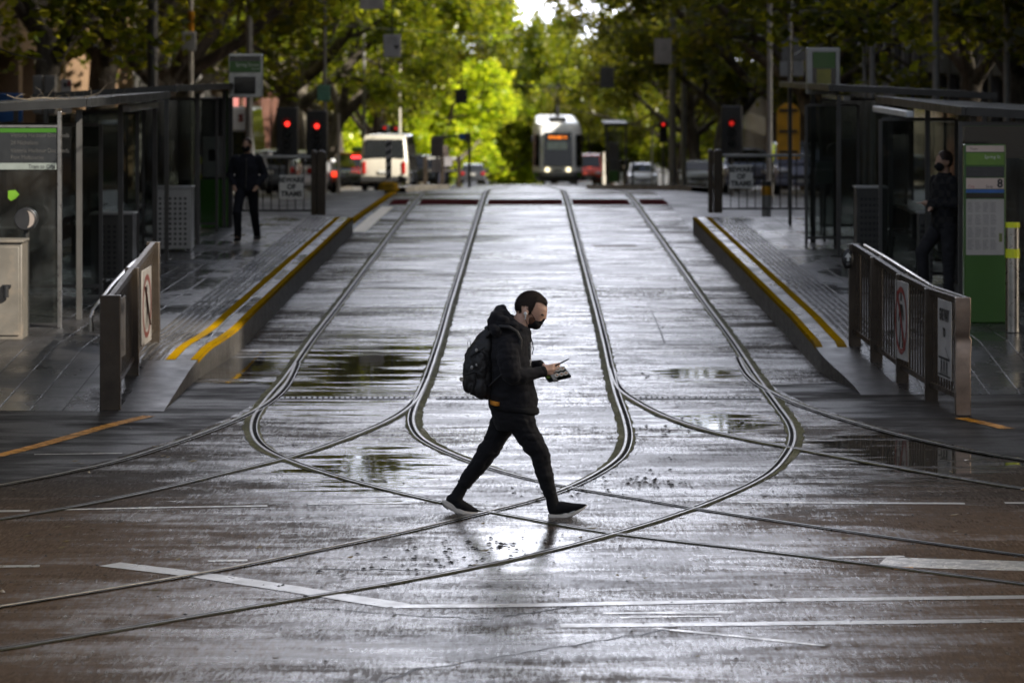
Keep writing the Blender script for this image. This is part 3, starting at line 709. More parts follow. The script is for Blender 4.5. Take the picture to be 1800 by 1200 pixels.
# unseen blocks added to shade the crossing, the lower one passing a sun patch
def block(name, label, lo, hi, mat):
    t = thing(name, label, 'building', ((lo[0] + hi[0]) / 2, (lo[1] + hi[1]) / 2, lo[2])); mb = MB(); mb.b2(lo, hi); mb.build('wall', mat, t, smooth=False)
    cb = MB(); cb.b2((lo[0] - .4, lo[1] - .4, hi[2] + .003), (hi[0] + .4, hi[1] + .4, hi[2] + .9)); cb.build('cornice', mat, t, smooth=False)
    src = None
    nx = int((hi[0] - lo[0]) / 8)
    k = 0
    for fz in range(int((hi[2] - lo[2]) / 8)):
        for fx in range(nx):
            if k >= 96: break
            xx = lo[0] + (fx + .5) * (hi[0] - lo[0]) / nx; zz = lo[2] + 2 + fz * 8; k += 1
            if src is None:
                wb = MB(); wb.b2((xx - 2, hi[1] + .003, zz), (xx + 2, hi[1] + .08, zz + 5)); src = wb.build('window', m_wind, t, smooth=False); x0, z0 = xx, zz
            else:
                c = copy_tree(src, t); c.location = (xx - x0, 0, zz - z0)
    return t
block('stone_building', 'tall unseen shade block added across the side street, nearest the crossing', (56, -16.9, 0), (150, 17, 62), m_stone)
block('stone_building', 'narrow lower unseen block added between two taller ones to pass a sun patch', (56, -27.4, 0), (150, -17.9, 54.4), m_grey)
block('stone_building', 'tall unseen shade block added across the side street, farther from the crossing', (56, -90, 0), (150, -28.4, 62), m_stone)
# towers beyond the end of the street
def tower(label, px, w, d, top, mat, mat2):
    x = XA(px, d); t = thing('office_tower', label, 'tower', (x, d, -14)); mb = MB(); mb.b2((x - w / 2, d, -14), (x + w / 2, d + 25, top)); mb.build('wall', mat, t, smooth=False)
    n = 0; src = None; z = -10
    while z < top - 3 and n < 60:
        if src is None:
            wb = MB(); wb.b2((x - w / 2 + .6, d - .15, z), (x + w / 2 - .6, d - .004, z + 1.9)); src = wb.build('window', mat2, t, smooth=False); z0 = z
        else: c = copy_tree(src, t); c.location.z = z - z0
        n += 1; z += 3.6
m_tw = M('white tower cladding', (0.62, 0.63, 0.65), 0.5, var=0.1, vs=.2); m_td = M('dark tower glass', (0.03, 0.035, 0.045), 0.15, vs=.1)
tower('dark glass tower rising past the end of the street', 856, 4.0, 620, 78, m_td, m_td)
tower('white clad tower showing through the gap in the leaves', 880, 2.6, 560, 64, m_tw, m_tw)
tower('slim dark tower beside the white clad one', 892, 1.9, 545, 70, m_td, m_td)

# ---------------------------------------------------------------- plane trees
def leaf_mat(nm='spring plane leaf', g0=1.0):
    t = NT(nm); t.t.nodes.remove(t.b)
    g = t.new('ShaderNodeNewGeometry'); ri = g.outputs['Random Per Island']; n = t.noise(t.obj(), 0.45, 4)
    k = t.math('ADD', t.math('MULTIPLY', ri, 0.6), t.math('MULTIPLY', n, 0.5))
    c = t.ramp(k, [(0.15, (0.021, 0.035, 0.004)), (0.5, (0.066, 0.074, 0.006)), (0.85, (0.165, 0.142, 0.009))])
    c2 = t.ramp(k, [(0.15, (0.11, 0.15, 0.008)), (0.5, (0.27, 0.30, 0.014)), (0.85, (0.46, 0.42, 0.02))])
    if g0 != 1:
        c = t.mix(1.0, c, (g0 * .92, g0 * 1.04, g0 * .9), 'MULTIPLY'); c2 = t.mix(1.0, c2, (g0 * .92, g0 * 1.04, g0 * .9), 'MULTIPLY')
    d = t.new('ShaderNodeBsdfDiffuse'); t.put(d.inputs[0], c); tr = t.new('ShaderNodeBsdfTranslucent'); t.put(tr.inputs[0], c2)
    m = t.new('ShaderNodeMixShader'); m.inputs[0].default_value = 0.5; t.t.links.new(d.outputs[0], m.inputs[1]); t.t.links.new(tr.outputs[0], m.inputs[2])
    gl = t.new('ShaderNodeBsdfGlossy'); gl.inputs['Roughness'].default_value = 0.35; m2 = t.new('ShaderNodeMixShader'); m2.inputs[0].default_value = 0.03
    t.t.links.new(m.outputs[0], m2.inputs[1]); t.t.links.new(gl.outputs[0], m2.inputs[2]); t.t.links.new(m2.outputs[0], t.out.inputs[0]); return t.mat
def bark_mat():
    t = NT('mottled plane bark'); o = t.obj(); n = t.noise(t.mapping(o, (1, 1, .45)), 2.6, 6, 0.6, .8); f = t.noise(o, 18, 5)
    c = t.ramp(t.math('ADD', t.math('MULTIPLY', n, .8), t.math('MULTIPLY', f, .2)), [(0.35, (0.030, 0.024, 0.018)), (0.5, (0.060, 0.048, 0.035)), (0.6, (0.13, 0.115, 0.085)), (0.7, (0.19, 0.17, 0.13))], 'LINEAR')
    return t.set(color=c, rough=0.85, normal=t.bump(t.math('ADD', n, f), 0.6, 0.05))
m_leaf = leaf_mat(); m_leaf_sun = leaf_mat('leaf with painted sun', 3.0); m_leafm = leaf_mat('mid green leaf', 1.15); m_bark = bark_mat()  # the brightest copy carries the end clump's sunlight in its colour
def tree_meshes(seed, H=15.0, nleaf=15000, trunk=3.2, r0=0.30, lsz=(0.085, 0.15), dens=0.8, inc=(0.5, 1.12), zmin=2.9, leaf=None):
    rn = random.Random(seed); tb = MB(); tips = []
    def path(p, d, L, n, up, wob):
        pts = [p.copy()]; q = p.copy(); dd = d.normalized()
        for i in range(n):
            dd = (dd + Vector((rn.gauss(0, wob), rn.gauss(0, wob), rn.gauss(0, wob) + up))).normalized(); q = q + dd * (L / n); pts.append(q.copy())
        return pts, dd
    tp, dd = path(Vector((0, 0, -0.3)), Vector((rn.gauss(0, .06), rn.gauss(0, .06), 1)), trunk + .3, 5, 0.0, 0.05)
    tb.tube(tp, [r0 * 1.35, r0 * 1.08, r0, r0 * .95, r0 * .93, r0 * .95], 10)
    nl = rn.choice([4, 5, 5]); a0 = rn.uniform(0, 6.28)
    for k in range(nl):
        a = a0 + k * 6.283 / nl + rn.gauss(0, .25); ic = rn.uniform(*inc)
        d = Vector((math.cos(a) * math.sin(ic), math.sin(a) * math.sin(ic), math.cos(ic)))
        L = H * rn.uniform(.52, .68); pts, de = path(tp[-1] - Vector((0, 0, rn.uniform(.05, .7))), d, L, 8, 0.05, 0.11)
        rs = [r0 * .62 * (1 - .80 * i / 8) for i in range(9)]; tb.tube(pts, rs, 7)
        for i in range(2, 9):
            for _ in range(2 if i > 4 else 1):
                if rn.random() < .15: continue
                base = pts[i]; ax = (pts[i] - pts[i - 1]).normalized(); side = Vector((rn.gauss(0, 1), rn.gauss(0, 1), rn.gauss(0, .5))); side = (side - ax * side.dot(ax)).normalized()
                d2 = (ax * .55 + side).normalized(); L2 = rn.uniform(1.8, 3.6) * (1 - .05 * i); p2, d3 = path(base, d2, L2, 5, rn.uniform(-.06, .08), .16)
                tb.tube(p2, [rs[i] * .5 * (1 - .78 * j / 5) + .008 for j in range(6)], 5)
                for j in range(2, 6):
                    side = Vector((rn.gauss(0, 1), rn.gauss(0, 1), rn.gauss(-.15, .6))).normalized(); p3, _d = path(p2[j], (d3 * .4 + side).normalized(), rn.uniform(.6, 1.5), 3, -.05, .2)
                    tb.tube(p3, [.02, .015, .01, .006], 3, cap=False); tips += [p3[1], p3[2], p3[3], p2[j]]
    vs = []; fs = []
    tips = [q for q in tips if rn.random() < dens]
    per = max(1, nleaf // max(1, len(tips)))
    for c in tips:
        if c.z < zmin + rn.random() * .8: continue
        for _ in range(max(1, int(per * rn.uniform(.3, 1.8)))):
            p = c + Vector((rn.gauss(0, .30), rn.gauss(0, .30), rn.gauss(-.08, .26)))
            u = Vector((rn.gauss(0, 1), rn.gauss(0, 1), rn.gauss(-.3, .6))).normalized(); w = u.cross(Vector((rn.gauss(0, .5), rn.gauss(0, .5), 1))).normalized(); nn = u.cross(w)
            s = rn.uniform(*lsz); b = len(vs)
            vs += [p - u * s, p - w * s * .85 + nn * s * .15 + u * s * .1, p + u * s * 1.05 - nn * s * .1, p + w * s * .85 + nn * s * .15 + u * s * .1]
            fs += [(b, b + 1, b + 2), (b, b + 2, b + 3)]
    me = bpy.data.meshes.new('crown'); me.from_pydata([tuple(v) for v in vs], [], fs); me.materials.append(leaf or m_leaf)
    tr = MB.build(tb, 'trunk', m_bark, None, fixn=False, ang=1.2); tm = tr.data; bpy.data.objects.remove(tr)
    return tm, me
TREES = [tree_meshes(101), tree_meshes(202, H=16, trunk=3.6), tree_meshes(303, H=14, trunk=2.9), tree_meshes(404, H=15.5, trunk=3.4, r0=.34), tree_meshes(505, H=14.5, nleaf=9000, dens=.6)]
def recrown(k, m): c = k[1].copy(); c.materials[0] = m; return (k[0], c)
m_leaf_lit = leaf_mat('leaf with painted light', 1.5)  # leaf colour raised as if lit, to brighten the green mirrored in the puddle
TREES_L = [recrown(k, m_leaf_lit) for k in TREES]
YOUNG = [tree_meshes(606, H=12, trunk=1.0, nleaf=17000, lsz=(.13, .22), dens=1, inc=(.35, 1.3), zmin=.1, leaf=m_leaf_sun), tree_meshes(707, H=13, trunk=1.2, nleaf=17000, lsz=(.13, .22), dens=1, inc=(.3, 1.35), zmin=.1, leaf=m_leaf_sun), tree_meshes(808, H=13, trunk=1.2, nleaf=17000, lsz=(.13, .22), dens=1, inc=(.3, 1.35), zmin=.1, leaf=m_leafm)]
def tree(x, d, kind, rz, s, label, group=None, lean=0.0, z=None, sz=1.0):
    tm, cm = kind; t = thing('plane_tree', label, 'tree', (x, d, zroad(9, d) + 0.1 if z is None else z), group)
    t.rotation_euler = (0, lean, rz); t.scale = (s, s, s * sz)
    for nm, me in (('trunk', tm), ('crown', cm)):
        o = bpy.data.objects.new(nm, me); COL.objects.link(o); o.parent = t
    return t
LT = [(46, 'street tree added to shade the near shelter, out at the left edge'), (62, 'street tree nearest the crossing behind the near shelter'), (74, 'street tree rising over the roof of the shelter with the twigs'), (88, 'leafy tree in front of the brown concrete office block'),  # the nearest tree is added to darken the platform below
      (101, 'tree with a forked trunk before the beige band of the brown office block'), (113, 'pale trunked tree beside the pole carrying a white box'), (127, 'tree over the parked silver car'), (142, 'dark trunked tree behind the pair of red signals'),
      (158, 'tree over the black taxi'), (176, 'tree behind the white van, its limbs reaching over the road'), (196, 'tree two back from the white van'), (218, 'tree beyond the white van among the thin poles'), (242, 'small looking far tree next to the sunlit clump, van side'), (268, 'far tree by the cream building, van side')]
RT = [(44, 'street tree added to shade the timetable totem, out at the right edge'), (58, 'street tree by the sandstone building behind the timetable shelter'), (72, 'street tree over the timetable shelter roof'), (86, 'big leaning tree between the shelter display and the sandstone front'), (99, 'thick trunked tree behind the shelter display screen'), (131, 'tree behind the back of the yellow arched sign'),  # nearest tree on this side also added to darken its platform
      (143, 'tree next to the tall grey pole beside the yellow sign'), (160, 'tree with a long limb leaning over the tram lane'), (180, 'tree by the parked silver car'), (202, 'tree over the parked white car near the tram'), (226, 'tree arching over the tram roof'), (252, 'far tree just behind the tram'), (276, 'far tree by the low cream building')]
for sg, L in ((-1, LT), (1, RT)):
    for i, (d, lab) in enumerate(L):
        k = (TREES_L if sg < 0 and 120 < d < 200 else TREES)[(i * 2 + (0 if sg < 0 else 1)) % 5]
        big = sstep(d, 118, 175) * (1 - .75 * sstep(d, 215, 250))
        tree(sg * (11.7 - .9 * big + RND.uniform(-.2, .2)), d, k, RND.uniform(0, 6.28), RND.uniform(1.02, 1.12) + .26 * big + (.10 if sg < 0 and 100 < d < 170 else 0), lab, 'plane trees lining the street', lean=RND.uniform(-.04, .04) - sg * 0.06)
# clump that closes the street, its sunlit glow put into the leaf colour
EC = [(11, 405), (-9.5, 322), (8.6, 425), (10, 440), (-13, 318), (-8.5, 330), (-11, 350), (-4.5, 345), (-7, 372), (-1, 365), (2.6, 358), (6.5, 345), (10, 345), (0.5, 395), (-4, 410), (5, 400), (11, 385), (-12, 395), (14, 330), (-17, 340)]
for i, (x, d) in enumerate(EC):
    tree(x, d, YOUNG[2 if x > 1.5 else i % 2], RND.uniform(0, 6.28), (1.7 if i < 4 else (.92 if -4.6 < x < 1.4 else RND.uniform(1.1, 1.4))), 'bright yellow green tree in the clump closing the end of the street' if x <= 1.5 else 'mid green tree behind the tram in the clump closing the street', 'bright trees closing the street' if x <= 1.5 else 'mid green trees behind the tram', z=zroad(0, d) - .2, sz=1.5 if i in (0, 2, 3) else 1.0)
# ---------------------------------------------------------------- stop furniture materials
m_steel = M('brushed stainless steel', (0.42, 0.40, 0.37), 0.3, 1.0, var=0.2, vs=7)
m_bent = M('dented brushed steel', (0.26, 0.20, 0.16), 0.38, 0.9, var=0.3, vs=6)
m_bronze = M('weathered brown steel', (0.052, 0.040, 0.030), 0.40, 0.55, var=0.3, vs=6, dirt=(0.05, 0.035, 0.02), dirts=4)
m_dsteel = M('dark painted steel', (0.014, 0.014, 0.0135), 0.4, 0.0, var=0.3)
m_gsteel = M('grey painted steel', (0.055, 0.053, 0.050), 0.42, 0.0, var=0.25)
m_lsteel = M('light grey painted steel', (0.34, 0.34, 0.33), 0.4, var=0.15)
m_black = M('black plastic', (0.012, 0.012, 0.013), 0.4)
m_rubber = M('black rubber', (0.015, 0.015, 0.015), 0.8)
m_signw = M('white sign face', (0.40, 0.38, 0.36), 0.4, var=0.12, vs=5, dirt=(0.35, 0.33, 0.3), dirts=4)
m_signb = M('bright white plate', (0.74, 0.73, 0.70), 0.4, var=0.06)
m_letter = M('black sign lettering', (0.012, 0.012, 0.012), 0.5)
m_wletter = M('white sign lettering', (0.55, 0.56, 0.52), 0.5)
m_red = M('red sign ring', (0.22, 0.03, 0.025), 0.45, var=0.2)
m_green = M('tram stop green', (0.026, 0.095, 0.006), 0.35, var=0.15, vs=1)
m_lime = M('bright lime panel', (0.10, 0.22, 0.012), 0.4, var=0.15)
m_hivis = M('high visibility yellow band', (0.62, 0.66, 0.02), 0.4, var=0.1)
m_signy = M('orange yellow sign back', (0.75, 0.36, 0.01), 0.45, var=0.2, dirt=(0.28, 0.13, 0.01))
m_blue = M('blue sign panel', (0.02, 0.10, 0.32), 0.4)
m_paper = M('timetable paper', (0.36, 0.34, 0.31), 0.6, var=0.1)
m_pink = M('pale header panel', (0.52, 0.42, 0.36), 0.5, var=0.1)
m_ink = M('printed timetable ink', (0.10, 0.10, 0.11), 0.6)
m_screen = M('dark display screen', (0.012, 0.013, 0.012), 0.15)
g_shelter = GLASS('shelter glass', (0.55, 0.58, 0.56)); g_clear = GLASS('clear panel glass', (0.68, 0.72, 0.70))
def lettering(parent, txt, size, org, mat=None, plane='XZ', align='CENTER', sx=1.0, bold=0.0):
    return text_mb(txt, size, org, align, 0.0, plane, sx, bold).build('lettering', mat or m_letter, parent, smooth=False, fixn=False)
def disc(mb, c, r, plane='XZ', n=28, r2=None, sx=1.0):
    vs = []
    for q in ([r] if r2 is None else [r, r2]):
        for k in range(n):
            a = 6.28318 * k / n; u, w = q * math.cos(a) * sx, q * math.sin(a)
            vs.append(Vector(c) + (Vector((u, 0, w)) if plane == 'XZ' else Vector((0, u, w))))
    mb.add(vs, [tuple(range(n))] if r2 is None else [(k, (k + 1) % n, n + (k + 1) % n, n + k) for k in range(n)])

# ---------------------------------------------------------------- barrier fences at the platform ends beside the crossing
def barrier(label, posts, pw, h, bars, sg, rail_pts, dents=False):
    """posts: ground points (x, d); slatted panels between; handrail on the platform side"""
    t = thing('barrier_fence', label, 'fence', (posts[0][0], posts[0][1], 0))
    z = lambda d: hplat(d, sg)
    for i, (x, d) in enumerate(posts):
        mb = MB()
        if i == 0 and dents:
            rings = []
            for zz, w, sh in ((0, .14, 0), (.30, .14, 0), (.52, .138, .0), (.64, .155, .012), (.68, .165, .02), (.72, .12, -.012), (.80, .135, 0), (1.0, .14, 0), (1.07, .14, 0)):
                rings.append([Vector((x + u * w / 2 + (sh if u < 0 else 0), d + v * .09 / 2 * (1 if w < .19 else .8) + abs(sh), z(d) + zz)) for u, v in ((-1, -1), (1, -1), (1, 1), (-1, 1))])
            mb.loft(rings)
        else:
            mb.box((x, d, z(d) + h / 2 - .05), (pw if i == 0 else pw * .72, .10, h + .1))
        mb.build('post', m_bent if dents and i == 0 else m_bronze, t, bevel=.008)
    for i in range(len(posts) - 1):
        a = Vector((*posts[i], 0)); b = Vector((*posts[i + 1], 0)); mb = MB(); L = (b - a).length
        for zz, hh in ((h - .03, .055), (.16, .045)):
            mb.beam(a + Vector((0, .05, z(a.y) + zz)), b + Vector((0, -.05, z(b.y) + zz)), .05, hh)
        n = max(4, int(L / .11))
        for k in range(1, n):
            q = a.lerp(b, k / n); mb.box((q.x, q.y, z(q.y) + h / 2 + .065), (.016, .034, h - .22), 0.0)
        mb.build('slat_panel', m_bronze, t, smooth=False)
    hb = MB(); hb.tube(rail_pts, .021, 10); hb.build('handrail', m_steel, t)
    return t, z
lp = [(-3.77, 33.5), (-3.80, 35.6), (-3.84, 38.0)]
lf, z = barrier('brown steel barrier fence with a curved bright handrail at the foot of the platform', lp, .19, 1.05, 0, -1,
    [P(256, 447, 38.0), P(230, 466, 36.4), P(196, 503, 34.9), P(172, 535, 33.9), P(163, 546, 33.75), P(160, 558, 33.7), P(161, 583, 33.7)])
m_signl = M('sign face darkened for sun', (0.17, 0.155, 0.14), 0.5, var=0.15, vs=6)  # sign white darkened to offset the sun patch on this fence
def ped_sign(parent, x, d0, d1, z0, z1, sgn):
    """no pedestrians sign on the track side of the fence, facing the track"""
    sb = MB(); sb.b2((x - .006, d0, z0), (x + .006, d1, z1)); s = sb.build('sign', m_signl, parent, bevel=.004)
    xx = x + sgn * .0085; dc = (d0 + d1) / 2; zc = (z0 + z1) / 2 + .02; hw = (d1 - d0) / 2
    hh = (z1 - z0) / 2 - .03
    rb = MB(); n = 32; vs = []
    for q in (.92, .76):
        for k in range(n): an = 6.28318 * k / n; vs.append(Vector((xx, dc + q * hw * math.cos(an), zc - .02 + q * hh * math.sin(an))))
    rb.add(vs, [(k, (k + 1) % n, n + (k + 1) % n, n + k) for k in range(n)])
    rb.beam((xx, dc - hw * .55, zc - .02 + hh * .6), (xx, dc + hw * .55, zc - .02 - hh * .6), .002, .035, up=(1, 0, 0)); rb.build('red_ring', M('faded red ring', (0.09, 0.02, 0.015), .5), s, smooth=False, fixn=False)
    pb = MB(); x2 = xx - sgn * .001
    for poly in ([(-.16, .34), (.14, .34), (.10, -.1), (-.12, -.1)], [(-.12, -.1), (.0, -.1), (-.18, -.66), (-.30, -.66)], [(0, -.1), (.12, -.1), (.24, -.66), (.12, -.66)], [(.14, .34), (.32, .0), (.25, -.02), (.08, .25)], [(-.16, .34), (-.33, .02), (-.27, 0), (-.1, .25)], [(-.1, .6), (.1, .6), (.1, .4), (-.1, .4)]):
        pb.add([Vector((x2, dc + u * hw, zc - .02 + w * hh)) for u, w in poly], [(0, 1, 2, 3)])
    pb.build('pedestrian_symbol', m_letter, s, smooth=False, fixn=False)
    return s
ped_sign(lf, -3.798, 36.45, 37.35, .34, 1.10, 1)
sb = MB(); sb.b2((-3.762, 33.68, .42), (-3.752, 34.6, .98)); s = sb.build('sign', m_signl, lf, bevel=.004)
lettering(s, 'GIVE WAY', .16, (-3.7505, 34.15, .86), plane='YZ+', sx=.9); lettering(s, 'TO', .12, (-3.7505, 34.15, .70), plane='YZ+'); lettering(s, 'TRAMS', .16, (-3.7505, 34.15, .53), plane='YZ+')
rp = [(4.01, 33.0), (3.88, 34.4), (3.74, 35.7), (3.60, 36.9), (3.47, 37.9)]
rf, z = barrier('brown steel barrier fence of four panels with a dented end post', rp, .17, 1.06, 0, 1,
    [P(1700, 525, 34.9), P(1640, 505, 35.5), P(1600, 480, 36.3), P(1560, 455, 37.3), P(1520, 432, 38.1)], dents=True)
def fence_sign(parent, a, b, off, z0, z1):
    """sign plate along the slanting fence; returns part and a mapper (u 0..1, w metres) -> point"""
    a = Vector((*a, 0)); b = Vector((*b, 0)); t = (b - a).normalized(); n = Vector((-abs(t.y), t.x * (1 if t.y > 0 else -1), 0)).normalized()
    if n.x > 0: n = -n
    f = lambda u, w, o=0.0: a.lerp(b, u) + n * (off + o) + Vector((0, 0, w))
    mb = MB(); mb.add([f(0, z0), f(1, z0), f(1, z1), f(0, z1), f(0, z0, .008), f(1, z0, .008), f(1, z1, .008), f(0, z1, .008)], [(0, 1, 2, 3), (7, 6, 5, 4), (0, 4, 5, 1), (1, 5, 6, 2), (2, 6, 7, 3), (3, 7, 4, 0)])
    return mb.build('sign', m_signw, parent, bevel=.003), f, (b - a).length
# no pedestrians plate on the third panel
s, f, L = fence_sign(rf, (3.80, 35.15), (3.735, 35.75), .055, .30, 1.06)
rb = MB(); pb = MB(); n = 32; vs = []
for q in (.46, .385):
    for k in range(n): an = 6.28318 * k / n; vs.append(f(.5 + q * math.cos(an), .68 + q * .72 * math.sin(an), .012))
rb.add(vs, [(k, (k + 1) % n, n + (k + 1) % n, n + k) for k in range(n)])
rb.add([f(.16, .42, .0125), f(.24, .39, .0125), f(.84, .94, .0125), f(.76, .97, .0125)], [(0, 1, 2, 3)]); rb.build('red_ring', m_red, s, smooth=False, fixn=False)
for poly in ([(.40, .84), (.60, .84), (.58, .66), (.42, .66)], [(.42, .66), (.50, .66), (.42, .42), (.34, .42)], [(.50, .66), (.58, .66), (.68, .42), (.6, .42)], [(.60, .84), (.72, .68), (.68, .66), (.56, .8)], [(.40, .84), (.28, .7), (.32, .68), (.44, .8)], [(.45, .95), (.55, .95), (.55, .87), (.45, .87)]):
    pb.add([f(u, w, .0115) for u, w in poly], [(0, 1, 2, 3)])
pb.build('pedestrian_symbol', m_letter, s, smooth=False, fixn=False)
# give way plate on the first panel, partly behind the dented post
s, f, L = fence_sign(rf, (4.02, 33.32), (3.965, 33.92), .07, .28, 1.0)
def plate_text(parent, f, L, txt, size, w, sx):
    mb = text_mb(txt, size, (0, 0, 0), 'CENTER', 0, 'XZ', 1.0, .006); mb.v = [f(.5 - v.x * sx / L, w + v.z, .0125) for v in mb.v]; mb.build('lettering', m_letter, parent, smooth=False, fixn=False)
plate_text(s, f, L, 'GIVE WAY', .15, .86, .62); plate_text(s, f, L, 'TO', .11, .70, .7)
pb = MB()
pb.add([f(.08, .475, .012), f(.92, .475, .012), f(.92, .455, .012), f(.08, .455, .012)], [(0, 1, 2, 3)])
for uu, dirn in ((.3, 1), (.5, -1), (.7, 1)):
    for poly in ([(-.05, .44), (.05, .44), (.04, .37), (-.04, .37)], [(-.04, .37), (0, .37), (-.05, .30), (-.08, .30)], [(0, .37), (.04, .37), (.08, .30), (.05, .30)], [(-.025, .455), (.025, .455), (.025, .442), (-.025, .442)]):
        pb.add([f(uu + u * dirn, w, .0122) for u, w in poly], [(0, 1, 2, 3)])
pb.add([f(.42, .56, .012), f(.44, .58, .012), f(.16, .475, .012), f(.12, .475, .012)], [(0, 1, 2, 3)])
pb.build('pedestrian_symbol', m_letter, s, smooth=False, fixn=False)
pb = MB()
pb.add([f(u, w, .0118) for u, w in ((.04, .30), (.96, .30), (.96, .315), (.04, .315))], [(0, 1, 2, 3)])
pb.build('border_line', m_letter, s, smooth=False, fixn=False)
# push button box with arrow on the far post
t = thing('push_button_box', 'small black button box with a white arrow on the four panel fence', 'push button', (XA(1490, 37.8), 37.7, 1.0))
x, zc = XA(1490, 37.75), ZA(455, 37.75)
mb = MB(); mb.ell((x, 37.75, zc), (.065, .05, .105), 16, 10); mb.build('case', m_black, t)
ab = MB(); ab.add([Vector((x + u, 37.695, zc + w)) for u, w in ((-.035, .02), (0, .07), (.035, .02), (.012, .02), (.012, -.02), (-.012, -.02), (-.012, .02))], [(0, 1, 2), (3, 4, 5, 6)]); ab.build('arrow', m_wletter, t, smooth=False, fixn=False)
ab = MB(); ab.ell((x, 37.70, zc - .055), (.022, .012, .022), 12, 8); ab.build('button', m_gsteel, t)

# ---------------------------------------------------------------- BEWARE OF TRAMS gates at the far end of the platforms
def gate(label, xa, xb, d, sign_px, postxs, side):
    z0 = .29; t = thing('guard_rail', label, 'railing', ((xa + xb) / 2, d, z0)); H = 1.06
    mb = MB(); mb.beam((xa, d, z0 + H), (xb, d, z0 + H), .06, .055); mb.build('top_rail', m_lsteel, t, bevel=.01)
    mb = MB(); mb.beam((xa, d, z0 + .07), (xb, d, z0 + .07), .04, .04); mb.build('bottom_rail', m_dsteel, t)
    n = int(abs(xb - xa) / .148)
    mb = MB()
    for k in range(1, n): x = xa + (xb - xa) * k / n; mb.cyl((x, d, z0 + .07), (x, d, z0 + H), .011, 8)
    mb.build('bars', m_dsteel, t)
    for i, (px, w) in enumerate(postxs):
        mb = MB(); x = XA(px, d); mb.box((x, d - .02, z0 + .57), (w, .16, 1.16)); mb.ell((x, d - .02, z0 + 1.15), (w * .48, .075, .03), 14, 6); mb.build('post', m_bronze, t, bevel=.02)
    p0 = P(sign_px[0], sign_px[1], d); p1 = P(sign_px[2], sign_px[3], d)
    mb = MB(); mb.b2((p0.x, d - .07, p1.z), (p1.x, d - .055, p0.z)); s = mb.build('sign', m_signb, t, bevel=.012)
    cx = (p0.x + p1.x) / 2; hz = p0.z - p1.z
    for i, w in enumerate(('BEWARE', 'OF', 'TRAMS')): lettering(s, w, .135, (cx, d - .073, p0.z - hz * (.2 + .3 * i)), bold=.006, sx=.92)
    return t
gate('railing beside the walking man in the dark jacket, with a BEWARE OF TRAMS plate', XA(405, 67.2), XA(548, 67.2), 67.2, (491, 308, 534, 349), [(552, .10), (565, .16)], -1)
gate('railing below the yellow arched sign, with a BEWARE OF TRAMS plate', XA(1270, 68.0), XA(1429, 68.0), 68.0, (1282, 290, 1323, 331), [(1262, .16), (1249, .09)], 1)

# ---------------------------------------------------------------- shelters
def shelter(label, sg, d0, d1, xi, xo, zroof, frames, roof_tilt=0.0, light=None):
    zb = .29; t = thing('tram_shelter', label, 'tram shelter', (sg * (xi + xo) / 2, (d0 + d1) / 2, zb))
    rb = MB()
    a = [Vector((sg * xi, d0, zroof + roof_tilt)), Vector((sg * xo, d0, zroof - .12 + roof_tilt)), Vector((sg * xo, d1, zroof - .12)), Vector((sg * xi, d1, zroof))]
    rb.add(a + [v + Vector((0, 0, .09)) for v in a], [(0, 1, 2, 3), (7, 6, 5, 4), (0, 4, 5, 1), (1, 5, 6, 2), (2, 6, 7, 3), (3, 7, 4, 0)])
    rf_ = rb.build('roof', m_dsteel, t, smooth=False, bevel=.01)
    fb = MB(); fb.beam(a[0] + Vector((-sg * .03, -.03, .045)), a[3] + Vector((-sg * .03, .03, .045)), .05, .095); fb.beam(a[0] + Vector((0, -.035, .045)), a[1] + Vector((0, -.035, .045)), .05, .094, up=(0, 0, 1)); fb.build('fascia', m_dsteel, rf_, smooth=False)
    pb = MB()
    src = None
    for (x, d) in [(xi + .12, d0 + .3), (xo - .15, d0 + .3), (xi + .12, (d0 + d1) / 2), (xo - .15, (d0 + d1) / 2), (xi + .12, d1 - .3), (xo - .15, d1 - .3)]:
        pb = MB(); pb.b2((sg * x - .03, d - .03, zb), (sg * x + .03, d + .03, zroof - .02)); pb.build('post', m_gsteel, t, smooth=False)
    # back wall and cross walls of glass
    for k in range(3):
        y0 = d0 + .3 + k * (d1 - d0 - .6) / 3; y1 = y0 + (d1 - d0 - .6) / 3 - .06
        gb = MB(); gb.b2((sg * (xo - .15) - .006, y0 + .04, zb + .2), (sg * (xo - .15) + .006, y1, zroof - .3)); gb.build('glass_panel', g_shelter, t, smooth=False)
    for (xa, xb, d, ztop) in frames:
        f = MB(); lo, hi = sorted((sg * xa, sg * xb)); w = .022
        for x in (lo, hi): f.b2((x - w, d - .02, zb), (x + w, d + .02, ztop))
        for zz in (ztop, zb + .14): f.b2((lo + w, d - .02, zz - w), (hi - w, d + .02, zz + w))
        fr = f.build('glazing_frame', m_gsteel, t, smooth=False)
        g = MB(); g.b2((lo + w, d - .004, zb + .16), (hi - w, d + .004, ztop - w)); g.build('pane', g_shelter, fr, smooth=False)
    # bench
    sb = MB(); xs = sorted((sg * (xo - .75), sg * (xo - .3)))
    for k in range(4): sb.b2((xs[0] + k * .115, d0 + 1.2, zb + .44), (xs[0] + k * .115 + .10, d1 - 1.4, zb + .475))
    b = sb.build('bench_seat', m_doorw, t, smooth=False)
    for d in (d0 + 1.6, (d0 + d1) / 2, d1 - 1.8): lb = MB(); lb.b2((xs[0] + .05, d - .03, zb), (xs[1] - .05, d + .03, zb + .438)); lb.build('bench_support', m_dsteel, b, smooth=False)
    if light:
        x, da, db = light; lb = MB(); lb.b2((sg * x - .05, da, zroof - .12), (sg * x + .05, db, zroof - .04)); lb.build('light_fitting', M('white light fitting', (0.75, 0.76, 0.78), 0.35), t, bevel=.01)
    return t
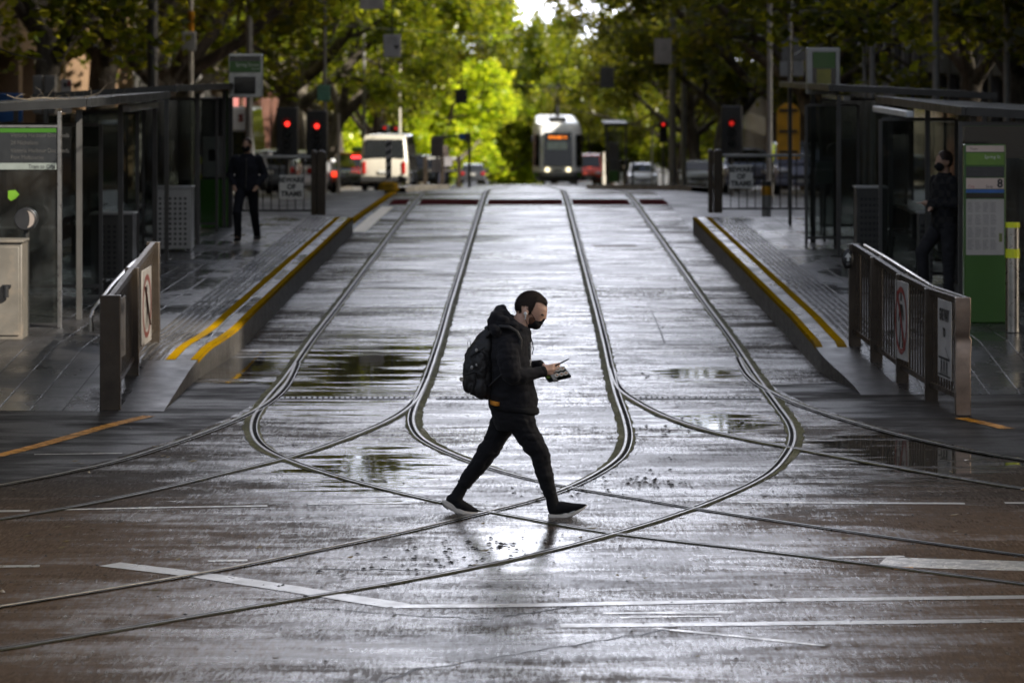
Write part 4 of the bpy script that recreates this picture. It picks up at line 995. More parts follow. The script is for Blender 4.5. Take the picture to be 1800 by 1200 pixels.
shelter('near glass tram shelter, twigs lying on its flat roof', -1, 40.6, 49.5, 4.85, 7.0, 2.66, [(5.1, 5.85, 48.2, 2.50), (5.15, 6.5, 44.5, 2.4)], .02, (4.95, 45.5, 49.0))
shelter('farther glass tram shelter, running up to the ticket machine', -1, 52.0, 62.5, 5.0, 7.0, 2.66, [(5.07, 5.9, 56.5, 2.56), (5.1, 6.6, 60.5, 2.5)], .06, None)
shelter('tram shelter where the man in the checked jacket waits', 1, 41.0, 51.0, 5.0, 7.05, 2.58, [(4.62, 5.6, 47.0, 2.42), (5.4, 6.6, 44.0, 2.3)], .0, (4.9, 46, 50.5))
shelter('tram shelter behind the round topped display pole and the timetable', 1, 53.0, 63.5, 4.5, 6.9, 2.68, [(4.35, 5.15, 56.0, 2.47), (4.9, 6.3, 60.0, 2.5)], .04, (4.8, 54, 58))
# twigs on the near roof
tw = MB()
def twig(p, q, r, n=6):
    pts = [p.lerp(q, k / n) + Vector((RND.gauss(0, .02), RND.gauss(0, .1), abs(RND.gauss(0, .035)) + .01)) for k in range(n + 1)]; tw.tube(pts, [r * (1 - .6 * k / n) for k in range(n + 1)], 5); return pts
zt = 2.66 + .10
for a, b, r in (((10, 179), (150, 179), .006), ((70, 182), (215, 174), .005), ((50, 176), (140, 182), .005), ((150, 178), (225, 142), .003)):
    pts = twig(P(*a, 41.5), P(*b, 43.0), r)
    for v in pts[1:]:
        q = v + Vector((RND.uniform(-.12, .12), RND.uniform(-.1, .1), RND.uniform(.03, .14))); tw.tube([v, (v + q) / 2 + Vector((.01, 0, .02)), q], [.003, .0025, .0015], 4)
o = tw.build('bare_branch', M('dry pale twig', (0.13, 0.105, 0.075), 0.7), None); o['label'] = 'bare fallen branch with thin twigs lying across the near shelter roof'; o['category'] = 'branch'

# information panel nearest on the left
t = thing('information_panel', 'glass route panel with a green strip and the words Tram to City', 'sign', (XA(40, 39.8), 39.8, .28))
d = 39.8; xr_ = XA(105, d); xl_ = XA(-60, d); zt = ZA(222, d); zb = .28
for x in (xr_, xl_): mb = MB(); mb.b2((x - .022, d - .03, zb), (x + .022, d + .03, ZA(196 if x > -5.2 else 220, d))); mb.build('post', m_steel, t, smooth=False, bevel=.004)
mb = MB(); mb.b2((xl_ + .022, d - .025, zt - .012), (xr_ - .022, d + .025, zt + .012)); mb.build('top_rail', m_steel, t, smooth=False)
mb = MB(); mb.b2((xl_ + .03, d - .015, ZA(286, d)), (xr_ - .03, d + .015, ZA(225, d))); hd = mb.build('route_board', M('charcoal route board', (0.012, 0.013, 0.014), 0.4), t, smooth=False)
mb = MB(); mb.b2((xl_ + .03, d - .019, ZA(233, d)), (xr_ - .035, d - .016, ZA(225.5, d))); mb.build('green_strip', m_green, hd, smooth=False)
for py, s in ((238, 'Victoria Harbour Docklands'), (251, '24 Nicholson'), (265, 'Victoria Harbour Docklands'), (277, 'Port Melbourne')): lettering(hd, s, .068, (XA(19, d), d - .018, ZA(py, d)), m_gsteel, align='LEFT', sx=.82)
mb = MB(); mb.b2((xl_ + .03, d - .016, ZA(298, d)), (xr_ - .03, d + .016, ZA(286.5, d))); st = mb.build('direction_strip', M('pale green strip', (0.16, 0.18, 0.165), 0.4), t, smooth=False)
lettering(st, 'Tram to City', .062, (XA(73, d), d - .0185, ZA(293, d)), sx=.85)
mb = MB(); mb.beam((XA(91, d), d - .019, ZA(289, d)), (XA(97, d), d - .019, ZA(296, d)), .002, .01, up=(0, 1, 0)); mb.beam((XA(97, d), d - .0195, ZA(290, d)), (XA(97, d), d - .0195, ZA(296.5, d)), .002, .009, up=(0, 1, 0)); mb.beam((XA(92, d), d - .0195, ZA(296, d)), (XA(97.5, d), d - .0195, ZA(296, d)), .002, .009, up=(0, 1, 0)); mb.build('arrow', m_letter, st, smooth=False)
mb = MB(); mb.b2((xl_ + .022, d - .005, zb + .05), (xr_ - .022, d + .005, ZA(299, d))); gp_ = mb.build('glass_pane', g_clear, t, smooth=False)
def hexm(parent, cx, cz, d, r):
    mb = MB(); mb.add([Vector((cx + r * u, d - .009, cz + r * w)) for u, w in ((-.9, .75), (.3, .85), (1, .1), (.35, -.6), (-.45, -1), (-.95, -.5))], [tuple(range(6))]); mb.build('green_marker', m_lime, parent, smooth=False, fixn=False)
hexm(gp_, XA(24, d), ZA(343, d), d, .065)
# round mirror on the panel
t = thing('round_signal_lamp', 'black round hooded lamp with a pale crescent of lens behind the cabinet', 'signal lamp', (XA(46, 39.3), 39.3, ZA(385, 39.3)))
c = Vector((XA(46, 39.3), 39.3, ZA(385, 39.3))); mb = MB(); mb.cyl(c + Vector((0, -.07, 0)), c + Vector((0, .09, 0)), .122, 28); mb.build('hood', m_black, t, bevel=.01)
mb = MB(); n = 20; vs = [c + Vector((.012 + .088 * math.cos(a), -.075, .092 * math.sin(a))) for a in [-1.45 + 2.9 * k / n for k in range(n + 1)]]; vs2 = [c + Vector((.012 + .035 * math.cos(a), -.075, .092 * math.sin(a))) for a in [-1.45 + 2.9 * k / n for k in range(n + 1)]]
mb.add(vs + vs2, [(k, k + 1, n + 2 + k, n + 1 + k) for k in range(n)]); mb.build('lens', M('pale lens', (0.20, 0.17, 0.15), 0.3), t, smooth=False, fixn=False)
mb = MB(); mb.cyl(c + Vector((0, .02, 0)), c + Vector((0, .02, c.z * -1 + .28)), .03, 10); mb.build('pole', m_dsteel, t)
# metal cabinet
d = 38.3; x1 = XA(27, d); x0 = XA(-70, d); zt = ZA(427, d); zb = .262
t = thing('service_cabinet', 'scuffed pale metal service cabinet standing on the platform ramp', 'cabinet', ((x0 + x1) / 2, d, zb))
m_cab = M('scuffed cabinet paint', (0.105, 0.094, 0.078), 0.5, var=0.2, vs=4, dirt=(0.16, 0.13, 0.10), dirts=5)
mb = MB(); mb.b2((x0, d, zb), (x1 + .07, d + .45, zt)); mb.build('body', m_cab, t, bevel=.012)
mb = MB(); mb.b2((x0 + .03, d - .018, zb + .05), (x1 + .04, d - .002, zt - .04)); db = mb.build('door', m_cab, t, bevel=.006)
mb = MB(); mb.b2((XA(5, d), d - .05, ZA(505, d)), (XA(20, d), d - .019, ZA(500, d))); mb.cyl((XA(12, d), d - .06, ZA(502, d)), (XA(12, d), d - .06, ZA(522, d)), .03, 12); mb.build('lock', m_black, db)
mb = MB(); mb.b2((x0 - .01, d - .025, zt + .002), (x1 + .085, d + .47, zt + .03)); mb.build('lid', m_cab, t, bevel=.006)
# litter bins with punched panels
def bin_(label, px0, px1, py_top, d, zb=.29, dx=0.5):
    x0, x1 = XA(px0, d), XA(px1, d); zt = ZA(py_top, d); t = thing('litter_bin', label, 'bin', ((x0 + x1) / 2, d, zb))
    mb = MB(); mb.b2((x0, d, zb + .05), (x1, d + dx, zt - .03))
    hb = mb; nx, nz = 6, 10; w = (x1 - x0)
    for i in range(nx):
        for k in range(nz):
            cx = x0 + w * (.16 + .68 * i / (nx - 1)); cz = zb + .12 + (zt - zb - .3) * k / (nz - 1); q = .018; hb.quad((cx - q, d - .003, cz - q), (cx + q, d - .003, cz - q), (cx + q, d - .003, cz + q), (cx - q, d - .003, cz + q), 1)
    mb.build('body', [m_lsteel if 'pale' in label else m_gsteel, m_black], t, smooth=False, fixn=False)
    mb = MB(); mb.b2((x0 - .015, d - .02, zt - .028), (x1 + .015, d + dx + .02, zt)); mb.build('lid', m_lsteel, t, bevel=.006)
    mb = MB()
    for x in (x0 + .05, x1 - .05): mb.b2((x - .03, d + .05, zb), (x + .03, d + dx - .05, zb + .052))
    mb.build('foot', m_dsteel, t, smooth=False)
bin_('pale litter bin with rows of square holes, in front of the green ticket machine', 271, 336, 328, 54.6)
bin_('dark litter bin with a bright lid edge inside the near shelter', 160, 233, 374, 47.4)
bin_('dark litter bin with square holes behind the four panel fence', 1506, 1560, 328, 52.0)
bin_('low dark litter bin beside the man in the checked jacket', 1616, 1640, 372, 46.5, .29, .3)
# ticket machine / green totem left
d = 62.4
t = thing('ticket_machine', 'ticket machine with a tall glazed top over a plain green base', 'ticket machine', (XA(375, d), d, .29))
mb = MB(); mb.b2((XA(352, d), d, .29), (XA(402, d), d + .5, ZA(316, d))); mb.build('base', M('fresh green machine base', (0.07, 0.27, 0.018), 0.35, var=.1), t, bevel=.012)
mb = MB(); mb.b2((XA(353, d), d + .05, ZA(316, d) + .003), (XA(401, d), d + .45, ZA(172, d))); mb.build('upper_case', m_dsteel, t, bevel=.01)
mb = MB(); mb.b2((XA(356, d), d + .035, ZA(312, d)), (XA(394, d), d + .048, ZA(240, d))); s = mb.build('notice_board', M('grey white notice', (0.40, 0.41, 0.40), 0.3, var=.15), t, bevel=.02)
mb = MB(); mb.b2((XA(366, d), d + .027, ZA(283, d)), (XA(381, d), d + .034, ZA(263, d))); mb.build('screen', m_screen, s, smooth=False)
mb = MB(); mb.b2((XA(394, d) + .03, d + .02, ZA(316, d)), (XA(401.5, d), d + .049, ZA(160, d))); mb.build('green_edge', m_green, t, smooth=False)
mb = MB(); mb.b2((XA(347, d), d - .01, ZA(288, d)), (XA(355, d), d + .03, ZA(276, d))); mb.b2((XA(346, d), d - .01, ZA(315, d)), (XA(355, d), d + .03, ZA(306, d))); mb.build('card_reader', m_hivis, t, smooth=False)
# display screens on poles
def display(label, px0, px1, py0, py1, d, pole_px, zb, kind):
    t = thing('stop_display', label, 'display', (XA(pole_px, d), d, zb)); p0 = P(px0, py0, d); p1 = P(px1, py1, d)
    mb = MB(); mb.b2((p0.x, d, p1.z), (p1.x, d + .22, p0.z)); mb.build('case', m_lsteel if kind else M('off white display case', (0.52, 0.52, 0.49), 0.4), t, bevel=.02)
    mb = MB(); mb.b2((XA(pole_px, d) - .04, d + .08, zb), (XA(pole_px, d) + .04, d + .16, p1.z)); mb.build('pole', m_dsteel, t, smooth=False)
    w = p1.x - p0.x; h = p0.z - p1.z
    if kind == 0:
        mb = MB(); mb.b2((p0.x + .03 * w, d - .012, p1.z + .585 * h), (p1.x - .05 * w, d - .002, p0.z - .17 * h)); g = mb.build('name_panel', m_green, t, smooth=False)
        lettering(g, 'Spring Street', .085, (p1.x - .09 * w, d - .0135, p0.z - .25 * h), m_wletter, align='RIGHT', sx=.9); lettering(g, 'Stop 8', .05, (p1.x - .09 * w, d - .0135, p0.z - .345 * h), m_wletter, align='RIGHT')
        mb = MB(); mb.b2((p0.x + .03 * w, d - .010, p0.z - .165 * h), (p1.x - .05 * w, d - .002, p0.z - .05 * h)); mb.build('dark_band', m_screen, t, smooth=False)
        mb = MB(); mb.b2((p0.x + .16 * w, d - .012, p1.z + .09 * h), (p1.x - .2 * w, d - .002, p1.z + .48 * h)); mb.build('screen', m_screen, t, bevel=.01)
    else:
        mb = MB(); mb.b2((p0.x + .17 * w, d - .012, p1.z + .07 * h), (p1.x - .13 * w, d - .002, p0.z - .09 * h)); s = mb.build('screen', m_screen, t, bevel=.008)
        mb = MB(); mb.b2((p0.x + .19 * w, d - .016, p1.z + .56 * h), (p1.x - .15 * w, d - .013, p0.z - .1 * h)); mb.build('green_header', m_green, s, smooth=False)
        mb = MB(); mb.b2((p0.x + .30 * w, d - .016, p1.z + .13 * h), (p1.x - .28 * w, d - .013, p1.z + .54 * h)); mb.build('departure_list', M('yellow departures', (0.20, 0.19, 0.03), 0.4), s, smooth=False)
    return t
display('stop display with a green Spring Street panel over a dark screen', 402, 461, 95, 172, 62.0, 404, .29, 0)
display('stop display screen showing a green header and yellow list', 1418, 1477, 84, 166, 57.0, 1430, .29, 1)
# timetable totem on the right
d = 40.4; zb = .285
t = thing('timetable_totem', 'green timetable totem with a number 8 panel beside the yellow banded bollard', 'totem', (XA(1732, d), d, zb))
x0, x1 = XA(1695, d), XA(1768, d)
mb = MB(); mb.b2((x0, d, zb), (x1, d + .16, ZA(254, d))); mb.build('body', m_green, t, bevel=.012)
def pan(nm, ya, yb, mat, dd=.006): mb = MB(); mb.b2((x0 + .02, d - dd, ZA(yb, d)), (x1 - .02, d - .001, ZA(ya, d))); return mb.build(nm, mat, t, smooth=False)
h1 = pan('header', 256, 267, m_pink); lettering(h1, 'Tram', .04, (x0 + .06, d - .0075, ZA(262, d)), align='LEFT')
g1 = pan('stop_name', 269, 290, M('light green name panel', (0.10, 0.20, 0.02), 0.4)); lettering(g1, 'Spring St', .05, (x1 - .06, d - .0075, ZA(276, d)), m_wletter, align='RIGHT')
k1 = pan('route_list', 293, 311, M('dark route list', (0.03, 0.03, 0.03), 0.4)); 
for r in range(2):
    for c in range(3): lettering(k1, ('Docklands', 'City', '86 96')[c], .030, (x0 + .05 + c * .15, d - .0075, ZA(298 + 8 * r, d)), m_gsteel, align='LEFT')
e1 = pan('stop_number', 313, 332, m_pink); lettering(e1, '8', .13, (x1 - .065, d - .0075, ZA(323, d)), bold=.004); lettering(e1, 'Stop', .045, (x1 - .14, d - .0075, ZA(328, d)), align='RIGHT'); lettering(e1, 'City', .045, (x0 + .04, d - .0075, ZA(328, d)), M('red print', (.3, .03, .03), .5), align='LEFT')
pan('blue_strip', 333, 339, m_blue); pan('dark_strip', 340, 348, m_screen)
mb = MB(); mb.b2((x0 + .02, d - .006, ZA(448, d)), (x1 - .02, d - .001, ZA(350, d)))
for c in range(4):
    for r in range(4):
        for k in range(7):
            xx = x0 + .035 + c * .085; zz = ZA(356 + r * 22 + k * 2.6, d); w = RND.uniform(.045, .07); mb.quad((xx, d - .0075, zz - .004), (xx + w, d - .0075, zz - .004), (xx + w, d - .0075, zz), (xx, d - .0075, zz), 1)
tt = mb.build('timetable', [m_paper, m_ink], t, smooth=False, fixn=False)
mb = MB(); mb.b2((x0 + .385, d - .0085, ZA(425, d)), (x0 + .42, d - .0065, ZA(410, d))); mb.build('map_block', M('olive map print', (0.12, 0.14, 0.03), .5), tt, smooth=False)
# glazed panel frame around the totem
t = thing('glass_screen', 'framed glass wind screen standing behind the timetable totem', 'glass screen', (XA(1745, 41.2), 41.2, .285)); d2 = 41.2
xa, xb = XA(1688, d2), XA(1830, d2); f = MB()
for x in (xa, xb): f.b2((x - .022, d2 - .02, .285), (x + .022, d2 + .02, ZA(214, d2)))
f.b2((xa + .022, d2 - .02, ZA(214, d2) - .045), (xb - .022, d2 + .02, ZA(214, d2))); f.build('frame', m_gsteel, t, smooth=False)
mb = MB(); mb.b2((xa + .022, d2 - .004, .32), (xb - .022, d2 + .004, ZA(214, d2) - .046)); gg = mb.build('pane', g_clear, t, smooth=False)
mb = MB(); mb.b2((xa + .05, d2 - .012, ZA(278, d2)), (xb - .05, d2 - .006, ZA(222, d2))); mb.build('dark_header', m_screen, gg, smooth=False)
mb = MB(); mb.b2((xa + .05, d2 - .015, ZA(222, d2)), (xb - .05, d2 - .0125, ZA(217, d2))); mb.build('green_strip', m_green, gg, smooth=False)
def bollard(label, px, py0, py1, d, zb, r, bands, mat):
    x = XA(px, d); t = thing('bollard', label, 'bollard', (x, d, zb)); mb = MB(); zt = ZA(py0, d); mb.tube([(x, d, zb), (x, d, zt - .02), (x, d, zt)], [r, r, r * .8], 20); mb.build('post', mat, t)
    for a, b, m in bands: mb = MB(); mb.cyl((x, d, ZA(b, d)), (x, d, ZA(a, d)), r + .004, 20); mb.build('band', m, t)
    return t
bollard('steel bollard with two bright yellow bands beside the timetable totem', 1780, 392, 586, 39.2, .28, .075, [(391, 400, m_hivis), (437, 453, m_hivis)], m_steel)
bollard('white bollard with an orange collar behind the railing', 1347, 318, 373, 72, .0, .09, [(318, 327, m_gsteel), (327, 343, m_signy)], m_lsteel)
# small signs and details in the right shelter
def flat(name, label, cat_, px0, py0, px1, py1, d, mat, dep=.05, pole=None, zb=None, polemat=None, group=None):
    p0 = P(px0, py0, d); p1 = P(px1, py1, d); cx = (p0.x + p1.x) / 2
    t = thing(name, label, cat_, (cx, d, p1.z if zb is None else zb), group); mb = MB(); mb.b2((p0.x, d - dep, p1.z), (p1.x, d, p0.z)); s = mb.build('panel', mat, t, bevel=min(.02, dep * .3))
    if pole: mb = MB(); x = XA(pole[0], d); mb.cyl((x, d + .05, zb if zb is not None else zroad(x, d)), (x, d + .05, ZA(pole[1], d)), pole[2], 10); mb.build('pole', polemat or m_gsteel, t)
    return t, s
flat('notice_board', 'small green notice board standing against the glass by the display pole', 'sign', 1434, 284, 1466, 323, 57.5, M('dull green notice', (0.10, 0.13, 0.11), 0.5), pole=(1450, 300, .02), zb=.29)
for px, py, lab in ((1468, 265, 'black round lamp beside the dull green notice board'),): 
    c = P(px, py, 56.2); t = thing('round_signal_lamp', lab, 'signal lamp', (c.x, c.y, .29)); mb = MB(); mb.cyl(c + Vector((0, -.08, 0)), c + Vector((0, .08, 0)), .125, 24); mb.build('hood', m_black, t, bevel=.01); mb = MB(); mb.cyl((c.x, c.y + .02, .29), (c.x, c.y + .02, c.z), .03, 10); mb.build('pole', m_dsteel, t)
flat('paper_notice', 'tilted pale notice stuck inside the shelter glass next to the display pole', 'notice', 1481, 214, 1497, 245, 56.05, M('pale notice paper', (0.30, 0.33, 0.26), 0.6), dep=.01)
# ---------------------------------------------------------------- signals, poles, signs
def signal(label, px, py, d, w, h, lamp_py, strength, color=(1.0, 0.03, 0.02), pole_px=None, group=None):
    c = P(px, py, d); zb = zroad(c.x, d); t = thing('traffic_signal', label, 'traffic light', (c.x, d, zb), group)
    px_ = c.x if pole_px is None else XA(pole_px, d)
    mb = MB(); mb.cyl((px_, d + .2, zb), (px_, d + .2, c.z + h / 2), .07, 10); mb.build('pole', m_gsteel, t)
    mb = MB(); mb.b2((c.x - w / 2, d, c.z - h / 2), (c.x + w / 2, d + .18, c.z + h / 2)); mb.build('backboard', m_black, t, bevel=.03)
    zl = ZA(lamp_py, d)
    for k in range(3):
        z = zl - k * .32
        hb = MB(); hb.tube([(c.x, d - .2, z + .02), (c.x, d - .001, z)], [.135, .13], 18, cap=False); vs = hb.build('visor', m_black, t)
        lb = MB(); lb.ell((c.x, d - .006, z), (.075, .03, .075), 16, 8)
        lb.build('lamp', EM('lit red signal %g' % strength, color, strength) if k == 0 else M('unlit lens', (0.02, 0.025, 0.02), 0.2), vs)
    return t
signal('traffic light glowing red above the parked silver cars', 505, 235, 104, .62, 1.5, 218, 1.3)
signal('traffic light glowing red just right of the small green street sign pole', 557, 240, 106, .62, 1.5, 222, 1.3, pole_px=570)
signal('dim red traffic light left of the tall grey pole by the yellow sign', 1286, 232, 112, .66, 1.6, 217, .25)
signal('far small red signal head on a pole among the trees, tram side', 1166, 232, 215, .5, 1.3, 219, .7)
signal('far small red signal over the white van roof', 676, 238, 205, .5, 1.2, 225, .4)
signal('far small red signal with a bright neighbour beyond the van', 696, 240, 225, .5, 1.2, 226, .4)
def pole(name, label, px, py_top, d, r, mat, cat_='pole', box=None, band=None, group=None, x=None):
    xx = XA(px, d) if x is None else x; zb = zroad(xx, d) + (.13 if abs(xx) > 10.5 else 0); t = thing(name, label, cat_, (xx, d, zb), group)
    zt = ZA(py_top, d); mb = MB(); mb.tube([(xx, d, zb), (xx, d, zb + .4), (xx, d, zb + .45), (xx, d, zt)], [r * 1.35, r * 1.35, r, r * .8], 12); mb.build('shaft', mat, t)
    if box: a, b, c_, e, m = box; bb = MB(); bb.b2((XA(a, d), d - .2, ZA(e, d)), (XA(c_, d), d - r - .002, ZA(b, d))); bb.build('box', m, t, bevel=.02)
    if band: a, b, m = band; bb = MB(); bb.cyl((xx, d, ZA(b, d)), (xx, d, ZA(a, d)), r * 1.05 + .004, 12); bb.build('band', m, t)
    return t
m_pole = M('grey pole paint', (0.20, 0.195, 0.185), 0.45, var=.25); m_polew = M('pale pole paint', (0.42, 0.39, 0.33), 0.5, var=.25); m_poled = M('dark pole paint', (0.05, 0.05, 0.05), 0.5)
pole('street_pole', 'pale pole carrying a white box and a yellow band near the brown office block', 336, -180, 100, .07, m_polew, box=(321, 56, 345, 90, m_lsteel), band=(20, 56, m_yel2))
pole('street_pole', 'dark thick pole left of the pale pole with the white box', 268, -200, 96, .16, m_poled)
pole('street_pole', 'grey pole rising behind the Spring Street display', 438, -200, 112, .12, m_pole)
pole('street_pole', 'slim pole holding the small green street sign', 571, -60, 118, .06, m_pole, box=(558, 150, 581, 178, M('teal street sign', (0.10, 0.27, 0.20), .4)))
pole('street_pole', 'tall pale grey pole left of the yellow arched sign', 1353, -220, 102, .075, m_pole)
pole('street_pole', 'thick grey tram wire pole under the grey hanging sign', 1182, -220, 165, .17, m_pole)
pole('street_pole', 'grey tram wire pole beside the parked silver car', 1202, -200, 185, .14, m_pole)
pole('street_pole', 'slim grey pole beside the dented post fence end, behind the shelter roof', 1533, -60, 82, .07, m_pole)
pole('street_pole', 'slim grey pole by the trunk behind the right shelter roof', 1645, -150, 78, .08, m_pole)
pole('street_pole', 'pole with a small grey box above the timetable', 1770, -150, 80, .08, m_pole, box=(1766, 65, 1784, 92, m_lsteel))
pole('street_pole', 'slim grey pole behind the shelter by the display', 1520, 40, 80, .05, m_pole)
pole('street_pole', 'thin grey pole over the white van, among the trunks', 703, 110, 190, .07, m_polew)
pole('street_pole', 'thin pale pole beside the far red signal, van side', 640, 60, 175, .09, m_pole)
pole('street_pole', 'grey pole by the rear of the black taxi', 595, 200, 120, .055, m_polew)
pole('street_pole', 'pale pole just right of the tram', 1061, 268, 122, .055, m_polew)
pole('street_pole', 'slim pale pole right of the parked white car', 1146, 225, 205, .05, m_polew)
# hook turn and hanging signs
def hang(name, label, px0, py0, px1, py1, d, mat, sym=None, tilt=0):
    p0 = P(px0, py0, d); p1 = P(px1, py1, d); cx = (p0.x + p1.x) / 2; t = thing(name, label, 'sign', (cx, d, p0.z))
    mb = MB(); mb.b2((p0.x, d - .03, p1.z), (p1.x, d, p0.z)); s = mb.build('panel', mat, t, bevel=.015)
    wb = MB(); wb.cyl((cx, d - .015, p0.z), (cx, d - .015, p0.z + 1.3), .02, 6); wb.build('hanger', m_dsteel, t)
    if sym == 'hook':
        w = p1.x - p0.x; h = p0.z - p1.z; q = MB(); z = p1.z
        pts = [Vector((p0.x + w * u, d - .034, z + h * v)) for u, v in ((.30, .55), (.30, .75), (.42, .88), (.62, .86), (.74, .70), (.74, .50))]
        for a, b in zip(pts, pts[1:]): q.beam(a, b, .004, w * .13, up=(0, 1, 0))
        q.add([Vector((p0.x + w * u, d - .036, z + h * v)) for u, v in ((.56, .52), (.92, .52), (.74, .34))], [(0, 1, 2)]); q.build('hook_arrow', m_letter, s, smooth=False, fixn=False)
    return t
hang('hanging_sign', 'white hook turn sign hanging over the road under the dark branches', 674, 61, 705, 101, 92, m_signw, 'hook')
hang('hanging_sign', 'pale sign hanging at the top edge over the left lane', 632, -20, 674, 17, 96, M('grey white sign', (0.36, 0.34, 0.33), .5))
hang('hanging_sign', 'grey sign hanging in front of the tram wire pole', 1150, 68, 1181, 113, 128, M('dull grey sign', (0.24, 0.23, 0.21), .5))
hang('hanging_sign', 'small dark grey sign hanging above the tram, right of its arm', 1055, 118, 1079, 155, 170, M('dark grey sign', (0.08, 0.08, 0.085), .5))
hang('hanging_sign', 'dark signal box hanging over the left lane before the bright leaves', 800, 157, 821, 182, 150, m_black)
# yellow arched sign (seen from behind) with two more sign backs above it
d = 90; x = XA(1388, d); t = thing('warning_sign', 'back of a tall orange yellow sign with a rounded top and three dark brackets', 'sign', (x, d, zroad(x, d)))
x0, x1 = XA(1365.5, d), XA(1406, d); zt, zb2 = ZA(181, d), ZA(280, d); r = (x1 - x0) / 2; pts = [(x0, zb2), (x1, zb2)] + [((x0 + x1) / 2 + r * math.cos(a), zt - r + r * math.sin(a)) for a in [math.pi * k / 14 for k in range(15)]]
mb = MB(); mb.prism(pts, 'y', d, d + .02); mb.build('panel', m_signy, t, smooth=False)
for py in (194, 231, 267): mb = MB(); mb.b2((x0 + .06, d - .05, ZA(py + 2, d)), (x1 - .06, d - .002, ZA(py - 2, d))); mb.build('bracket', m_dsteel, t, smooth=False)
mb = MB(); mb.cyl((x, d - .10, zroad(x, d)), (x, d - .10, ZA(-40, d)), .05, 12); mb.build('pole', m_pole, t)
for (a, b, c_, e, nm) in ((1374, 66, 1391, 108, 0), (1394, 66, 1415, 108, 0), (1371, 108, 1389, 135, 1), (1394, 108, 1413, 135, 1)):
    mb = MB(); mb.b2((XA(a, d), d - .03, ZA(e, d) + .01), (XA(c_, d), d, ZA(b, d))); mb.build('sign_back', m_pole if nm == 0 else m_lsteel, t, bevel=.01)
# hazard marker on the island end
d = 86.5; x = XA(683, d); t = thing('hazard_marker', 'slim black and white striped marker post on the yellow nosed island', 'marker post', (x, d, .1))
mb = MB(); zt = ZA(245, d); mb.b2((x - .07, d, .1), (x + .07, d + .03, zt)); mb.build('panel', m_signw, t, bevel=.008)
mb = MB(); k = 0
z = .25
while z < zt - .1: mb.add([Vector((x + u, d - .003, z + w)) for u, w in ((-.065, 0), (.065, .07), (.065, .16), (-.065, .09))], [(0, 1, 2, 3)]); z += .19
mb.build('stripe', m_letter, t, smooth=False, fixn=False)
mb = MB(); mb.tube([(x, d - .1, .0), (x, d - .1, .16), (x, d - .1, .2)], [.26, .22, .1], 14); mb.build('base', m_yel, t)
# far stop on the van side: barriers, sign pole
d = 128
for i, (a, b, lab) in enumerate(((743, 812, 'low grey barrier rail with signs on the far stop, right of the white van'), )):
    x0, x1 = XA(a, d), XA(b, d); zb = zroad(0, d); t = thing('guard_rail', lab, 'railing', ((x0 + x1) / 2, d, zb))
    for zz in (.62, 1.05): mb = MB(); mb.beam((x0, d, zb + zz), (x1, d, zb + zz), .06, .09); mb.build('rail', m_lsteel if zz > .8 else m_gsteel, t)
    for q in (x0 + .1, (x0 + x1) / 2, x1 - .1): mb = MB(); mb.b2((q - .07, d - .06, zb), (q + .07, d + .06, zb + 1.12)); mb.build('post', m_bronze, t)
    mb = MB(); mb.b2((XA(781, d), d - .08, ZA(292, d)), (XA(795, d), d - .06, ZA(276, d))); mb.build('sign', M('dusky sign', (.2, .19, .2), .5), t, smooth=False)
t, s = flat('road_sign', 'stack of dusky square signs on a post right of the white van', 'sign', 757, 241, 779, 275, 118, M('dusky brown sign', (0.10, 0.085, 0.08), .5), pole=(768, 245, .05))
mb = MB(); mb.b2((XA(759, 118), 118 - .05, ZA(303, 118)), (XA(777, 118), 118, ZA(279, 118))); mb.build('panel', M('pale dusky sign', (0.32, 0.29, 0.27), .5), t, bevel=.01)
t, s = flat('road_sign', 'blue sign on a bent dark pole in front of the bright leaves', 'sign', 807, 235, 821, 246, 132, m_blue, pole=(825, 236, .055), polemat=m_poled)
mb = MB(); mb.beam((XA(760, 132), 132.02, ZA(240, 132)), (XA(826, 132), 132.02, ZA(240, 132)), .05, .07); mb.b2((XA(818, 132), 131.9, ZA(250, 132)), (XA(828, 132), 132, ZA(234, 132))); mb.build('arm', m_poled, t)
# far stop on the tram side
t, s = flat('ticket_machine', 'far ticket machine with a bright green base, right of the tram', 'ticket machine', 1070, 300, 1087, 320, 150, m_green, dep=.4)
mb = MB(); mb.b2((XA(1070, 150), 149.65, ZA(299.8, 150)), (XA(1087, 150), 150, ZA(250, 150))); mb.build('upper_case', m_gsteel, t)
t = thing('tram_shelter', 'small far tram shelter right of the tram', 'tram shelter', (XA(1090, 152), 153, zroad(0, 152)))
x0, x1 = XA(1062, 152), XA(1104, 152); zb = zroad(0, 152); mb = MB(); mb.b2((x0, 151.5, zb + 2.55), (x1, 158, zb + 2.68)); mb.build('roof', m_dsteel, t)
for q in (x0 + .1, x1 - .1): mb = MB(); mb.b2((q - .05, 151.7, zb), (q + .05, 151.8, zb + 2.55)); mb.build('post', m_gsteel, t)
mb = MB(); mb.b2((x0 + .15, 154, zb + .2), (x1 - .15, 154.02, zb + 2.3)); mb.build('pane', g_shelter, t, smooth=False)
t = thing('guard_rail', 'thin grey rail between the tram and the parked white car', 'railing', (XA(1095, 140), 140, zroad(3, 140))); x0, x1 = XA(1066, 140), XA(1112, 140); zb = zroad(3.5, 140)
mb = MB(); mb.beam((x0, 140, zb + 1.05), (x1, 140, zb + 1.05), .05, .06); mb.build('rail', m_gsteel, t)
for q in (x0, (x0 + x1) / 2, x1): mb = MB(); mb.cyl((q, 140, zb), (q, 140, zb + 1.05), .04, 8); mb.build('post', m_gsteel, t)
